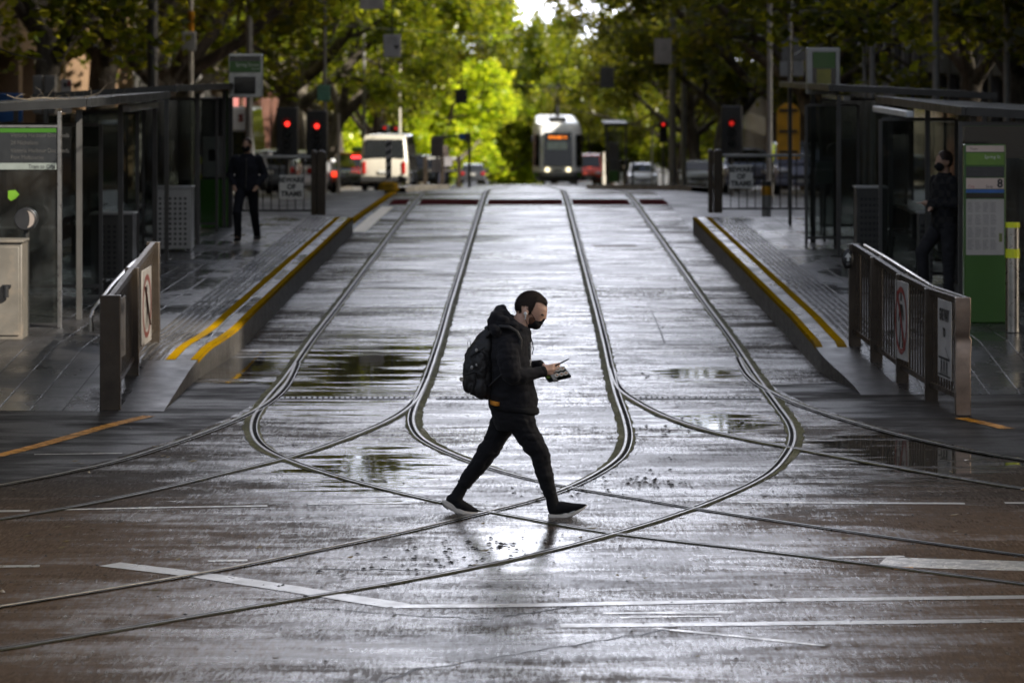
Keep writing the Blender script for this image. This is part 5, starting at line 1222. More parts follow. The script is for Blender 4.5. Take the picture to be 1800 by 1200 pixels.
# things on the left footpath behind the shelter
flat('hoarding', 'blue hoarding panel at the left edge above the near shelter roof', 'hoarding', -60, 164, 40, 215, 78, m_blue, dep=.08, zb=.1)
t, s = flat('street_poster', 'white poster with a red and black print on the dark thick pole', 'poster', 108, 140, 126, 200, 84, m_signw, dep=.03, zb=.1)
mb = MB(); mb.b2((XA(119, 84), 83.955, ZA(152, 84)), (XA(125, 84), 83.968, ZA(142, 84))); mb.build('red_print', m_red, s, smooth=False); mb = MB(); mb.ell((XA(115, 84), 83.96, ZA(149, 84)), (.04, .012, .06), 12, 8); mb.build('dark_print', m_letter, s)
flat('utility_cabinet', 'left one of two grey cabinets seen above the near shelter roof', 'cabinet', 62, 133, 77, 200, 86, m_pole, dep=.4, zb=.1); flat('utility_cabinet', 'right one of two grey cabinets seen above the near shelter roof', 'cabinet', 82, 133, 101, 200, 86, m_pole, dep=.4, zb=.1)
# overhead wires and span wires
m_wire = M('black tram wire', (0.02, 0.02, 0.02), 0.5)
for x, lab in ((-1.665, 'thin black contact wire above the empty left hand track'), (1.665, 'thin black contact wire above the track the tram runs on')):
    mb = MB(); mb.tube([(x, d, zroad(0, d) + 5.3) for d in frange(20, 420, 20)], .012, 5); o = mb.build('contact_wire', m_wire, None); o['label'] = lab; o['category'] = 'wire'
for d, lab in ((100, 'span wire from side to side carrying the hook turn sign'), (128, 'span wire from side to side before the grey hanging sign'), (165, 'span wire at the thick tram wire pole'), (195, 'span wire over the front of the tram')):
    mb = MB(); zb = zroad(0, d); mb.tube([(x, d, zb + 5.4 + .9 * (x / 11) ** 2) for x in frange(-11.4, 11.4, 1.9)], .012, 5); o = mb.build('span_wire', m_wire, None); o['label'] = lab; o['category'] = 'wire'

# ---------------------------------------------------------------- vehicles
m_tyre = M('tyre rubber', (0.014, 0.014, 0.014), 0.75); m_rim = M('alloy rim', (0.35, 0.35, 0.36), 0.3, 0.9)
g_car = M('dark car glass', (0.016, 0.018, 0.02), 0.04, spec=0.8, vs=.5); m_trim = M('black car trim', (0.02, 0.02, 0.02), 0.5)
m_tail = M('red tail lamp', (0.32, 0.012, 0.010), 0.2); m_head = M('headlamp glass', (0.62, 0.64, 0.66), 0.1, spec=.8); m_plate = M('number plate', (0.45, 0.45, 0.42), 0.4)
def paintm(name, c, rough=.25): return M(name, c, rough, var=.06, vs=2, coat=.6)
def car(label, cat_, px, d, paint, L=4.5, W=1.8, H=1.45, style='sedan', face='rear', name='parked_car', tail_on=False, head_on=None, x=None, plate=True, rz=0.0):
    """body built lengthways with y=0 at the end that faces the camera"""
    X = XA(px, d) if x is None else x; zb = zroad(X, d); t = thing(name, label, cat_, (0, 0, 0))
    S = {'sedan': [(0, .30), (-.02, .62), (.10, .80), (.95, .93), (1.75, 1.0 * H - .02), (2.1, H), (3.1, H - .02), (3.9, .98), (4.42, .90), (4.5, .62), (4.47, .28)],
         'hatch': [(0, .30), (-.02, .62), (.06, .90), (.16, .98), (.55, H - .06), (.85, H), (2.3, H - .01), (3.2, .98), (4.05, .88), (4.2, .60), (4.17, .28)],
         'suv': [(0, .38), (-.02, .72), (.05, .98), (.12, 1.08), (.42, H - .08), (.75, H), (2.8, H - .02), (3.55, 1.10), (4.5, .98), (4.68, .70), (4.65, .36)],
         'van': [(0, .32), (-.03, .60), (.0, 1.05), (.03, 1.12), (.16, H - .10), (.36, H), (3.6, H - .02), (4.25, 1.12), (4.6, .95), (4.7, .60), (4.66, .30)]}[style]
    l0 = max(p[0] for p in S); S = [(a * L / l0, b) for a, b in S]
    if face == 'front': S = [(L - a, b) for a, b in reversed(S)]
    zbelt = {'sedan': .93, 'hatch': .97, 'suv': 1.07, 'van': 1.11}[style]
    hw = lambda z: W / 2 * (1 - (.02 if z > .4 else .04)) if z <= zbelt else W / 2 * (.98 - (.20 if style != 'van' else .10) * (z - zbelt) / (H - zbelt))
    rings = []
    for (yy, zz) in S:
        h = hw(zz); rings.append((yy, zz, h))
    mb = MB(); n = 7
    for (yy, zz, h) in rings:
        bow = .10 * (1 if yy < L * .5 else -1) if (yy < .2 * L or yy > .8 * L) else 0
        for u, dz, dy in ((-1, -.05, 1), (-.93, -.012, .55), (-.5, 0, .12), (0, .004, 0), (.5, 0, .12), (.93, -.012, .55), (1, -.05, 1)): mb.v.append(Vector((u * h, yy + bow * dy, zz + dz)))
    for i in range(len(rings) - 1):
        for k in range(n - 1): mb.f.append((i * n + k, i * n + k + 1, (i + 1) * n + k + 1, (i + 1) * n + k)); mb.m.append(0)
    R_ = len(rings)
    mb.f.append(tuple(i * n for i in range(R_))); mb.m.append(0); mb.f.append(tuple(i * n + n - 1 for i in range(R_ - 1, -1, -1))); mb.m.append(0)
    mb.f.append(tuple(range(n - 1, -1, -1)) + tuple((R_ - 1) * n + k for k in range(n))); mb.m.append(0)
    mb.build('body', paint, t, ang=.5, bevel=.03)
    # glass: screens front and rear, side windows
    def screen(nm, i):
        (y0, z0, h0), (y1, z1, h1) = rings[i], rings[i + 1]; nrm = Vector((0, z0 - z1, y1 - y0)); nrm = nrm if nrm.y * (1 if y0 > L / 2 else -1) > 0 else -nrm; nrm.normalize(); o = nrm * .016
        g = MB(); a, b = .10, .93
        f = lambda k, u: Vector((u * .86 * (h0 + (h1 - h0) * k), y0 + (y1 - y0) * k, z0 + (z1 - z0) * k)) + o
        g.add([f(a, -1), f(a, 0), f(a, 1), f(b, 1), f(b, 0), f(b, -1)], [(0, 1, 4, 5), (1, 2, 3, 4)]); g.build(nm, g_car, t, smooth=False)
    idx = {'sedan': (3, 6), 'hatch': (3, 6), 'suv': (3, 6), 'van': (3, 6)}[style]
    if face == 'front': idx = (R_ - 2 - 6, R_ - 2 - 3)
    screen('rear_window' if face == 'rear' else 'windscreen', idx[0]); screen('windscreen' if face == 'rear' else 'rear_window', idx[1])
    ya, yb = rings[idx[0]][0], rings[idx[1] + 1][0]; yc, yd = rings[idx[0] + 1][0], rings[idx[1]][0]; z1 = zbelt + .03; z2 = H - .11
    for sg in (-1, 1):
        nseg = 3 if style in ('suv', 'van') else 2
        for k in range(nseg):
            a0, a1 = k / nseg, (k + 1) / nseg; lo = lambda a: ya + .18 + (yb - ya - .36) * a; hi = lambda a: yc + .05 + (yd - yc - .1) * a
            g = MB(); q = .03
            pts = [(lo(a0) + q, z1), (lo(a1) - q, z1), (hi(a1) - q, z2), (hi(a0) + q, z2)]
            g.add([Vector((sg * (hw(z) + .012), y, z)) for y, z in pts], [(0, 1, 2, 3)]); g.build('side_window', g_car, t, smooth=False, fixn=False)
        mb2 = MB(); ym = rings[idx[1]][0] + .45 if face == 'rear' else rings[idx[0] + 1][0] - .45; mb2.ell((sg * (W / 2 + .10), ym, zbelt + .06), (.10, .07, .075), 10, 7); mb2.build('mirror', paint, t)
    wr = .32 if style != 'suv' else .36
    for yy in (L * .19, L * .81):
        for sg in (-1, 1):
            w_ = MB(); w_.cyl((sg * (W / 2 - .20), yy, wr), (sg * (W / 2 + .005), yy, wr), wr, 22); w = w_.build('wheel', m_tyre, t, bevel=.02)
            r_ = MB(); r_.cyl((sg * (W / 2), yy, wr), (sg * (W / 2 + .012), yy, wr), wr * .62, 16); r_.build('rim', m_rim, w)
    zl = {'sedan': .76, 'hatch': .84, 'suv': .90, 'van': .86}[style]
    for sg in (-1, 1):
        m_ = MB()
        if face == 'rear':
            hh = .10 if style != 'van' else .22; m_.box((sg * (W / 2 - .16), .03, zl), (.26 if style != 'van' else .12, .16, hh * 2)); m_.build('tail_lamp', EM('lit red tail lamp', (1, .05, .02), 1.0) if tail_on else m_tail, t, bevel=.02)
        else:
            m_.ell((sg * (W / 2 - .27), .05, zl - .06), (.21, .10, .09), 14, 8); m_.build('headlight', EM('lit headlamp', (1, .9, .7), 6) if head_on else m_head, t)
    m_ = MB(); m_.box((0, .0, .44), (W * .97, .16, .20)); m_.build('bumper', paint if style != 'van' else m_trim, t, bevel=.04)
    if face == 'front':
        m_ = MB(); m_.box((0, -.012, .62), (W * .55, .06, .14)); m_.build('grille', m_trim, t, bevel=.015)
    if plate: m_ = MB(); m_.box((0, -.088, .50 if face == 'front' else (.78 if style != 'van' else .72)), (.38, .02, .12)); m_.build('number_plate', m_plate, t, smooth=False)
    t.location = (X, d, zb); t.rotation_euler = (0, 0, rz)
    return t
w_white = paintm('creamy white van paint', (0.46, 0.43, 0.36)); w_black = paintm('black taxi paint', (0.012, 0.013, 0.015)); w_silver = paintm('silver car paint', (0.68, 0.69, 0.71)); w_blue = paintm('dusky blue grey car paint', (0.10, 0.11, 0.16)); w_dark = paintm('dark grey car paint', (0.035, 0.037, 0.042)); w_wh2 = paintm('white car paint', (0.85, 0.85, 0.84)); w_red = paintm('red orange van paint', (0.80, 0.09, 0.04))
v = car('creamy white delivery van seen from behind, waiting left of the tracks', 'van', 675, 131, w_white, L=4.7, W=1.75, H=2.02, style='van', name='delivery_van', rz=-.045)
b_ = MB(); b_.b2((v.location.x - .34, 130.88, v.location.z + .98), (v.location.x + .25, 130.955, v.location.z + 1.05)); 
t = car('black taxi with a yellow roof edge and its brake lights lit', 'taxi', 622, 137.5, w_black, L=4.8, W=1.85, H=1.47, name='taxi', tail_on=True)
def local_part(t, name, mat, lo, hi, bevel=.01):
    mb = MB(); mb.b2(lo, hi); loc = t.location.copy(); t.location = (0, 0, 0); o = mb.build(name, mat, t, bevel=bevel); t.location = loc; return o
local_part(t, 'yellow_roof_panel', M('taxi yellow', (0.60, 0.36, 0.01), .35), (-.62, 1.9, 1.452), (.62, 2.2, 1.52), .02)
local_part(t, 'brake_lamp', EM('lit red brake lamp', (1, .03, .03), 3), (-.17, 1.62, 1.31), (.17, 1.66, 1.40))
mb = MB(); mb.ell((0.0, 2.3, 1.62), (.22, .12, .13), 14, 8); loc = t.location.copy(); t.location = (0, 0, 0); mb.build('roof_lamp', m_lime, t); t.location = loc
car('parked silver hatchback with a bright window, closest to the railing sign', 'car', 510, 124, w_silver, L=4.2, W=1.75, H=1.5, style='hatch', tail_on=False)
car('silver estate car parked one ahead of the bright silver hatchback', 'car', 528, 131, w_silver, L=4.6, W=1.8, H=1.55, style='suv')
car('dark hatchback close behind the walking man in the dark jacket', 'car', 470, 118, w_dark, L=4.5, W=1.8, H=1.5, style='hatch')
v = car('high roofed white ambulance van behind the Spring Street display', 'van', 388, 112, w_wh2, L=5.9, W=2.1, H=2.75, style='van', name='high_roof_van')
loc = v.location.copy(); v.location = (0, 0, 0)
mb = text_mb('S', .30, (.62, -.02, 2.42), bold=.02); mb.build('red_emblem', m_red, v, smooth=False, fixn=False); v.location = loc
local_part(v, 'roof_cap', w_wh2, (-.93, .02, 2.0), (.93, .5, 2.77), .08); local_part(v, 'beacon', EM('pink beacon glow', (1, .35, .3), .5), (.35, .5, 2.78), (.5, .65, 3.15)); local_part(v, 'beacon', EM('pink beacon glow', (1, .35, .3), .5), (.7, .5, 2.78), (.85, .65, 3.15))
car('parked white car facing us, right of the tram', 'car', 1131, 218, w_wh2, L=4.5, W=1.8, H=1.5, style='hatch', face='front')
car('parked silver car facing us beside the brown gate post', 'car', 1231, 186, w_silver, L=4.5, W=1.8, H=1.5, style='sedan', face='front')
car('dusky blue car facing us behind the right BEWARE OF TRAMS plate', 'car', 1317, 133, w_blue, L=4.6, W=1.85, H=1.62, style='suv', face='front', head_on=None)
car('dark car with a pale windscreen behind the right railing and yellow sign', 'car', 1412, 122, w_blue, L=4.8, W=1.9, H=1.75, style='suv', face='front')
car('red orange van on the tram side, half hidden by the tram', 'van', 1035, 236, w_red, L=4.7, W=1.8, H=1.95, style='van', face='front', name='delivery_van')
car('dark car far down the left lane, right of the white van', 'car', 752, 170, w_dark, L=4.5, W=1.8, H=1.5, style='hatch', tail_on=False)
car('tiny far car by the bright leaves', 'car', 831, 262, w_dark, L=4.5, W=1.8, H=1.5, style='hatch')

# ---------------------------------------------------------------- tram
d = 194.0; xt = 1.665; zt = zroad(0, d)
t = thing('tram', 'grey fronted tram with lit headlights and an orange destination board coming up the street', 'tram', (xt, d, zt))
m_tramg = M('pale grey tram paint', (0.88, 0.88, 0.87), 0.3, var=.08, coat=.4); m_tramd = M('dark grey tram skirt', (0.16, 0.16, 0.16), .4); g_tram = M('black tram glass', (0.010, 0.011, 0.012), 0.05, spec=.7)
def TP(x, y, z): return Vector((xt + x, d + y, zt + z))
plan = [(-1.325, 24), (-1.325, 1.15), (-1.2, .55), (-.95, .16), (-.6, .0), (.6, .0), (.95, .16), (1.2, .55), (1.325, 1.15), (1.325, 24)]
rings = []
for z, k, yo in ((.75, 1.0, .0), (1.1, 1.0, .02), (2.75, .97, .16), (3.1, .93, .28), (3.3, .86, .5), (3.38, .74, .8)):
    rings.append([TP(a * k, (b + yo) if b < 5 else b, z) for a, b in plan])
mb = MB(); mb.loft(rings); mb.build('body', m_tramg, t, ang=.45)
rings = [[TP(a * k, (b + yo) if b < 5 else b, z) for a, b in plan] for z, k, yo in ((.22, .80, .35), (.34, .90, .05), (.55, .97, -.05), (.748, 1.0, .0))]
mb = MB(); mb.loft(rings); mb.build('skirt', m_tramd, t, ang=.5)
mb = MB(); mb.add([TP(-.76, .005, 1.06), TP(.76, .005, 1.06), TP(.74, .14, 2.86), (TP(-.74, .14, 2.86)), TP(-.76, -.03, 1.06), TP(.76, -.03, 1.06), TP(.74, .10, 2.86), TP(-.74, .10, 2.86)], [(4, 5, 6, 7), (0, 4, 7, 3), (1, 2, 6, 5), (3, 7, 6, 2), (0, 1, 5, 4)]); ws = mb.build('windscreen', g_tram, t, smooth=False)
mb = MB(); mb.add([TP(-.56, .0, 1.95), TP(.5, .0, 1.95), TP(.5, .035, 2.36), TP(-.56, .035, 2.36)], [(0, 1, 2, 3)]); mb.v = [v + Vector((0, .0, 0)) for v in mb.v]; mb.build('sun_blind', M('pale green blind', (0.55, 0.64, 0.60), .5), ws, smooth=False, fixn=False)
for v in ws.children[-1].data.vertices: v.co.y += .022
mb = MB(); mb.add([TP(-.56, .05, 2.47), TP(.56, .05, 2.47), TP(.56, .085, 2.72), TP(-.56, .085, 2.72)], [(0, 1, 2, 3)]); db = mb.build('destination_board', m_black, ws, smooth=False, fixn=False)
mb = text_mb('109 Port Melb  112', .20, (xt - .02, d + .035, zt + 2.59), bold=.010, sx=.62); mb.build('destination_text', EM('orange destination leds', (1.0, .25, .03), 0.9), ws, smooth=False, fixn=False)
for sg in (-1, 1):
    mb = MB(); mb.add([TP(sg * .98, .17, 1.05), TP(sg * 1.20, .52, 1.05), TP(sg * 1.33, 1.2, 1.05), TP(sg * 1.295, 1.33, 2.72), TP(sg * 1.175, .66, 2.72), TP(sg * .955, .31, 2.72)], [(0, 1, 4, 5), (1, 2, 3, 4)])
    mb.v = [v + Vector((sg * .012, -.02, 0)) for v in mb.v]; mb.build('corner_window', g_tram, t, smooth=False, fixn=False)
    mb = MB(); mb.ell(TP(sg * .56, .0, .87), (.125, .06, .115), 16, 10); mb.build('headlight', EM('warm lit tram headlight', (1.0, .86, .55), 1.3), t)
    mb = MB(); mb.add([TP(sg * 1.02, .28, .50), TP(sg * 1.24, .62, .50), TP(sg * 1.27, .62, .70), TP(sg * 1.03, .25, .70)], [(0, 1, 2, 3)]); mb.v = [v + Vector((sg * .02, -.06, 0)) for v in mb.v]; mb.build('lime_flash', m_lime, t, smooth=False, fixn=False)
    for k in range(6): mb = MB(); a = 2.2 + k * 3.6; mb.b2(TP(sg * 1.29, a, 1.25), TP(sg * 1.334, a + 3.2, 2.65)); mb.build('side_window', g_tram, t, smooth=False)
    mb = MB(); mb.box(TP(sg * 1.36, .55, 2.5), (.12, .08, .36)); mb.build('mirror', m_black, t, bevel=.02)
mb = MB(); mb.add([TP(-.22, -.012, .80), TP(.22, -.012, .80), TP(.22, -.012, .90), TP(-.22, -.012, .90)], [(0, 1, 2, 3)]); mb.build('fleet_panel', m_pole, t, smooth=False, fixn=False)
mb = MB(); mb.b2(TP(-.45, 1.2, 3.385), TP(.45, 4.5, 3.62)); mb.build('roof_box', m_dsteel, t, bevel=.04)
mb = MB(); y0 = 3.0
for sg in (-1, 1):
    mb.tube([TP(sg * .05, y0, 3.62), TP(sg * .10, y0 + .6, 4.2), TP(sg * .10, y0 + .2, 4.6), TP(sg * .55, y0 - .1, 5.22)], .035, 6); mb.tube([TP(sg * .55, y0 - .1, 5.22), TP(sg * .8, y0 - .1, 5.12)], .03, 6)
mb.tube([TP(-.55, y0 - .1, 5.24), TP(.55, y0 - .1, 5.24)], .035, 6); mb.tube([TP(0, y0, 3.62), TP(0, y0 + .4, 4.3), TP(0, y0, 4.75)], .05, 6); mb.build('pantograph', m_dsteel, t)
for yy in (2.0, 4.0, 14, 16):
    for sg in (-1, 1): mb = MB(); mb.cyl(TP(sg * .68, yy, .33), TP(sg * .80, yy, .33), .33, 18); mb.build('wheel', m_dsteel, t)
# ---------------------------------------------------------------- people
def skin_mat(name, c):
    t = NT(name); o = t.obj(); n = t.noise(o, 14, 5); f = t.noise(o, 160, 3)
    t.set(color=t.ramp(n, [(0.3, tuple(x * .86 for x in c)), (0.7, tuple(min(1, x * 1.12) for x in c))]), rough=0.48, sss=0.08, normal=t.bump(f, .15, .002)); t.b.inputs['Subsurface Radius'].default_value = (0.02, 0.008, 0.004); return t.mat
def cloth(name, c, bs=300, sheen=.0, var=.25, rough=.9):
    t = NT(name); o = t.obj(); n = t.noise(o, 9, 5); f = t.noise(o, bs, 3)
    return t.set(color=t.ramp(n, [(0.3, tuple(x * (1 - var) for x in c)), (0.7, tuple(x * (1 + var) for x in c))]), rough=rough, spec=.25, sheen=sheen, normal=t.bump(f, .25, .003))
m_skin = skin_mat('fair skin', (0.60, 0.37, 0.27)); m_skin2 = skin_mat('shaded skin', (0.36, 0.22, 0.15))
m_hood = cloth('black cotton fleece', (0.0105, 0.0105, 0.013), sheen=.06); m_trou = cloth('black stretch cloth', (0.0085, 0.0085, 0.010), sheen=.05); m_knit = cloth('black knit', (0.010, 0.010, 0.011), 500)
m_mask = cloth('black face mask cloth', (0.008, 0.008, 0.009)); m_nylon = M('black nylon', (0.010, 0.010, 0.011), .5, bump=.3, bs=200); m_hair = cloth('cropped dark hair', (0.030, 0.018, 0.013), 420, var=.6, rough=.55)
m_stub = cloth('dark stubble', (0.11, 0.055, 0.035), 400); m_sole = M('off white foam sole', (0.56, 0.52, 0.46), .55, var=.12, vs=20, bump=.2, bs=60); m_tee = cloth('orange cotton', (0.55, 0.22, 0.03)); m_whiteplastic = M('white plastic', (0.75, 0.75, 0.74), .25)
m_print = M('pale cloth print', (0.50, 0.50, 0.50), .7)

D0 = 25.9
def Q(px, py, y=0.0): return P(px, py, D0) + Vector((0, y, 0))
S = F / D0   # pixels per metre
man = thing('person', 'man in a black hoodie and face mask striding across the tracks, looking at his phone', 'person', (XA(905, D0), D0, 0))
def chain(mb, pts):
    """pts: (px, py, r_px, y)"""
    for a, b in zip(pts, pts[1:]): mb.cap(Q(a[0], a[1], a[3]), a[2] / S, Q(b[0], b[1], b[3]), b[2] / S)
def RY(deg): return Matrix.Rotation(math.radians(deg), 3, 'Y')
# body: head, neck, hands, ankles and what the clothes cover - one skin
body = MB()
body.ell(Q(933, 540, 0), (27.2 / S, .076, 27 / S), 24, 16)                          # skull
body.ell(Q(945, 549, 0), (15.5 / S, .062, 22 / S), 20, 14, R=RY(28))               # face, bowed towards the phone
body.ell(Q(936.5, 566, 0), (14 / S, .053, 11 / S), 16, 12, R=RY(30))               # jaw and chin
body.ell(Q(946, 559, -.022), (8 / S, .030, 8 / S), 12, 8); body.ell(Q(946, 559, .022), (8 / S, .030, 8 / S), 12, 8)   # cheeks
chain(body, [(959.5, 549.5, 2.0, 0), (958.8, 554, 2.6, 0), (956.5, 559.5, 3.6, 0)])     # nose
chain(body, [(956, 544.5, 3.4, -.034), (958.5, 544.0, 3.6, 0), (956, 544.5, 3.4, .034)])     # brow
body.ell(Q(923.5, 548, -.078), (5.6 / S, .011, 9.0 / S), 14, 10, R=RY(14)); body.ell(Q(923.5, 548, .078), (5.6 / S, .011, 9.0 / S), 14, 10, R=RY(14))
body.ell(Q(924.3, 547.5, -.088), (2.2 / S, .006, 4.5 / S), 10, 8, R=RY(14))
chain(body, [(921, 560, 17, 0), (911, 580, 18, 0), (902, 600, 20, 0)])              # neck
for z in ((900, 612, 24), (898, 650, 26), (897, 690, 27), (898, 716, 25)): body.ell(Q(z[0], z[1]), (z[2] / S, .13, 30 / S))
chain(body, [(892, 606, 12, -.12), (893, 652, 11, -.17), (925, 655, 9, -.14), (957, 650, 7.0, -.075)])
chain(body, [(892, 606, 12, .12), (893, 652, 11, .17), (925, 652, 9, .14), (952, 645, 7.0, .07)])
chain(body, [(888, 728, 17, .07), (862, 792, 12, .08), (813, 854, 7.5, .09), (800, 879, 6.5, .09), (820, 894, 4, .09)])
chain(body, [(914, 730, 18, -.07), (948, 796, 12, -.08), (969, 868, 7.5, -.09), (974, 890, 6.5, -.09), (1000, 889.5, 4, -.10)])
# near hand round the phone and tray edge: palm, four fingers, thumb
def finger(pts, r0, r1):
    n = len(pts) - 1
    for i in range(n): body.cap(Q(*pts[i]), (r0 + (r1 - r0) * i / n) / S, Q(*pts[i + 1]), (r0 + (r1 - r0) * (i + 1) / n) / S, 10)
for (w, k) in (((957, 650, -.075), (969, 648.5, -.062)), ((957, 646, -.070), (970, 643.5, -.052))): body.cap(Q(*w), 6.0 / S, Q(*k), 5.4 / S, 12)
body.cap(Q(959, 652, -.07), 5.2 / S, Q(968, 654, -.066), 4.4 / S, 12)
finger([(969, 645, -.058), (977, 645.0, -.050), (982.5, 643.5, -.025), (981, 641.5, -.004)], 2.7, 2.1)
finger([(969, 648.5, -.062), (978, 648.6, -.054), (984, 646.8, -.030), (982, 644.6, -.006)], 2.8, 2.1)
finger([(968.5, 652, -.064), (976.5, 652.6, -.058), (982, 651.2, -.036), (980.5, 648.6, -.012)], 2.7, 2.0)
finger([(967.5, 655.2, -.064), (974, 656.4, -.060), (978, 655.4, -.042), (977, 653, -.022)], 2.4, 1.8)
finger([(962, 644, -.062), (970, 640.6, -.052), (977, 639.6, -.036), (983, 638.6, -.026)], 3.0, 2.3)
# far hand under the tray
for k in range(4):
    y = .10 - k * .021
    finger([(958 + k, 648 + k * .6, y - .03), (968 + k * 1.2, 655 + k * .7, y - .035), (977 + k * 1.0, 661 + k * .4, y - .05), (985 + k * .5, 661.5 - k * .2, y - .065)], 2.7, 2.0)
body.cap(Q(952, 645, .07), 6 / S, Q(960, 650, .045), 5.6 / S, 12); finger([(956, 643, .05), (965, 645, .03), (972, 649, .015)], 2.9, 2.2)
b = remesh(body, .0042, 3, .45); b.build('body', m_skin, man, ang=3.0, fixn=False)
# hair: short crop, higher at the neck, corner at the temple
h = MB(); h.ell(Q(933, 538.8, 0), (28.2 / S, .0795, 28 / S), 48, 32); h.ell(Q(949.5, 532, 0), (12.5 / S, .056, 11 / S), 24, 14)
hb = remesh(h, .0035, 2, .4); keep = MB(); keep.v = hb.v
def hairok(v):
    px = CX + (v.x - CAMX) / D0 * F; py = CY + (CH - v.z) / D0 * F
    side = abs(v.y) > .035
    if px < 912: lim = 546
    elif px < 917: lim = 552 - (px - 912) * .8
    elif px < 928: lim = 537.5
    elif px < 933.5: lim = 552
    elif px < 943: lim = 550 - (px - 933.5) * 2.05
    elif px < 952: lim = 530.5
    else: lim = 530.5 + (px - 952) * 1.0
    if not side: lim = min(lim, 536) if px > 940 else lim
    return py < lim + 1.6 * noise.noise(Vector((px * .5, v.y * 60, 1)))
keep.f = [f for f in hb.f if all(hairok(hb.v[i]) for i in f)]; keep.m = [0] * len(keep.f); wrinkle(keep, .0028, (150, 150, 150)); 
kn = vnormals(keep); used = sorted({i for f in keep.f for i in f}); st_ = MB()
for i in used:
    if RND.random() < .55:
        v = keep.v[i]; n = kn[i]; dirv = (n + Vector((RND.gauss(.2, .35), RND.gauss(0, .35), RND.gauss(-.1, .35)))).normalized(); sd = dirv.cross(Vector((RND.gauss(0, 1), RND.gauss(0, 1), RND.gauss(0, 1)))).normalized() * .0016
        e = v + dirv * RND.uniform(.003, .007); b0 = len(keep.v); st_.add([v - sd, v + sd, e], [(0, 1, 2)])
keep.add(st_.v, st_.f); keep.build('hair', m_hair, man, ang=3.0, fixn=False)
st = MB(); st.ell(Q(934.5, 561, 0), (9.5 / S, .0672, 12.5 / S), 24, 16, R=RY(14)); st.build('beard', m_stub, man)
eb = MB()
for sg in (-1, 1): eb.tube([Q(958.5, 544.5, sg * .016), Q(957, 543.2, sg * .034), Q(951.5, 544.5, sg * .054)], [.0045, .0058, .003], 8)
eb.build('eyebrows', m_hair, man)
ey = MB()
for y in (-.044, .044): ey.ell(Q(952.8, 552.2, y), (4.2 / S, .014, 1.9 / S), 12, 8, R=RY(16))
ey.build('eyes', M('eye with socket shade', (0.07, 0.035, 0.026), .5), man)  # eyes enlarged and darkened to carry the shade of the sockets
# mask over nose and chin with an ear loop
mk = MB()
mk.ell(Q(939.5, 568, 0), (13 / S, .060, 10.5 / S), 24, 16, R=RY(32)); mk.ell(Q(947.5, 564, 0), (8.5 / S, .044, 7.5 / S), 18, 12, R=RY(32)); mk.ell(Q(953.5, 561, 0), (5.2 / S, .024, 5.2 / S), 14, 10); mk.ell(Q(931.5, 571, 0), (8.5 / S, .060, 6.5 / S), 18, 12)
mk = remesh(mk, .0045, 4); wrinkle(mk, .0015, (30, 30, 60)); mk.build('mask', m_mask, man, ang=3, fixn=False)
lp_ = MB(); lp_.tube([Q(941, 561, -.060), Q(935.5, 552, -.070), Q(930, 545, -.080), Q(925.5, 540, -.084)], .0022, 6); lp_.tube([Q(927, 569, -.060), Q(924.5, 562, -.072), Q(922.5, 556, -.082)], .0022, 6); lp_.build('mask_loop', m_mask, man)
ep = MB(); ep.ell(Q(923.8, 549.5, -.092), (3.2 / S, .009, 3.4 / S), 12, 8); ep.cap(Q(924.2, 551, -.095), 1.3 / S, Q(923.2, 559, -.094), 1.1 / S, 8); ep.build('earphone', m_whiteplastic, man)
# hoodie
ho = MB()
rings = []
for py, fx, bx, hd in ((566, 922, 874, .085), (578, 931, 864, .13), (592, 932.5, 860, .185), (606, 933, 858, .205), (625, 934, 858, .205), (645, 935, 859, .20), (668, 939, 859, .19), (690, 944, 858, .185), (704, 946.5, 857.5, .182), (712, 945.5, 858, .176), (717, 942, 860, .168)):
    c = (fx + bx) / 2; r = (fx - bx) / 2 / S; n = 28; rings.append([Vector((XA(c, D0) + r * (abs(math.cos(a)) ** .8) * (1 if math.cos(a) > 0 else -1), D0 + hd * (abs(math.sin(a)) ** .85) * (1 if math.sin(a) > 0 else -1), ZA(py, D0))) for a in [6.28318 * k / n for k in range(n)]])
ho.loft(rings)
chain(ho, [(892, 604, 20, -.135), (894, 630, 20.5, -.185), (898, 650, 18.5, -.195), (903, 655, 17, -.19)]); chain(ho, [(899, 652, 17, -.19), (918, 656, 14.5, -.165), (936, 655, 11.5, -.125), (948, 652.5, 10.8, -.095), (954, 651, 9.6, -.082)])
chain(ho, [(892, 604, 20, .135), (894, 630, 20, .185), (900, 650, 17.5, .195)]); chain(ho, [(900, 650, 17, .19), (920, 652, 14, .16), (938, 647, 11.5, .11), (948, 643, 10, .078)])
# the hood lying on the shoulders
hd_ = [((884, 545, 7.5), 0), ((878, 551, 12), .05), ((878, 551, 12), -.05), ((873, 560, 14), .085), ((873, 560, 14), -.085), ((884, 568, 15), .115), ((884, 568, 15), -.115), ((902, 572, 12), .105), ((902, 572, 12), -.105), ((917, 577, 8.5), .085), ((917, 577, 8.5), -.085), ((927, 584, 6), .045), ((927, 584, 6), -.045), ((868, 572, 11), 0), ((872, 562, 14), 0)]
for (q, y) in hd_: ho.ell(Q(q[0], q[1], y), (q[2] / S, .04, q[2] / S), 14, 10)
for sg in (-1, 1): chain(ho, [(884, 543.5, 6, 0), (889, 551, 6.5, sg * .055), (898, 561, 7.5, sg * .088), (910, 571, 7.5, sg * .092), (921, 579, 6.5, sg * .07), (929, 585, 5, sg * .03)])
for sg in (-1, 1): chain(ho, [(884, 541.5, 4.5, 0), (871, 556, 11, sg * .07), (864, 570, 8, sg * .11), (872, 580, 10, sg * .15)])
chain(ho, [(872, 556, 12, -.06), (872, 556, 12, .06)]); chain(ho, [(862, 572, 5, -.1), (862, 572, 5, .1)])
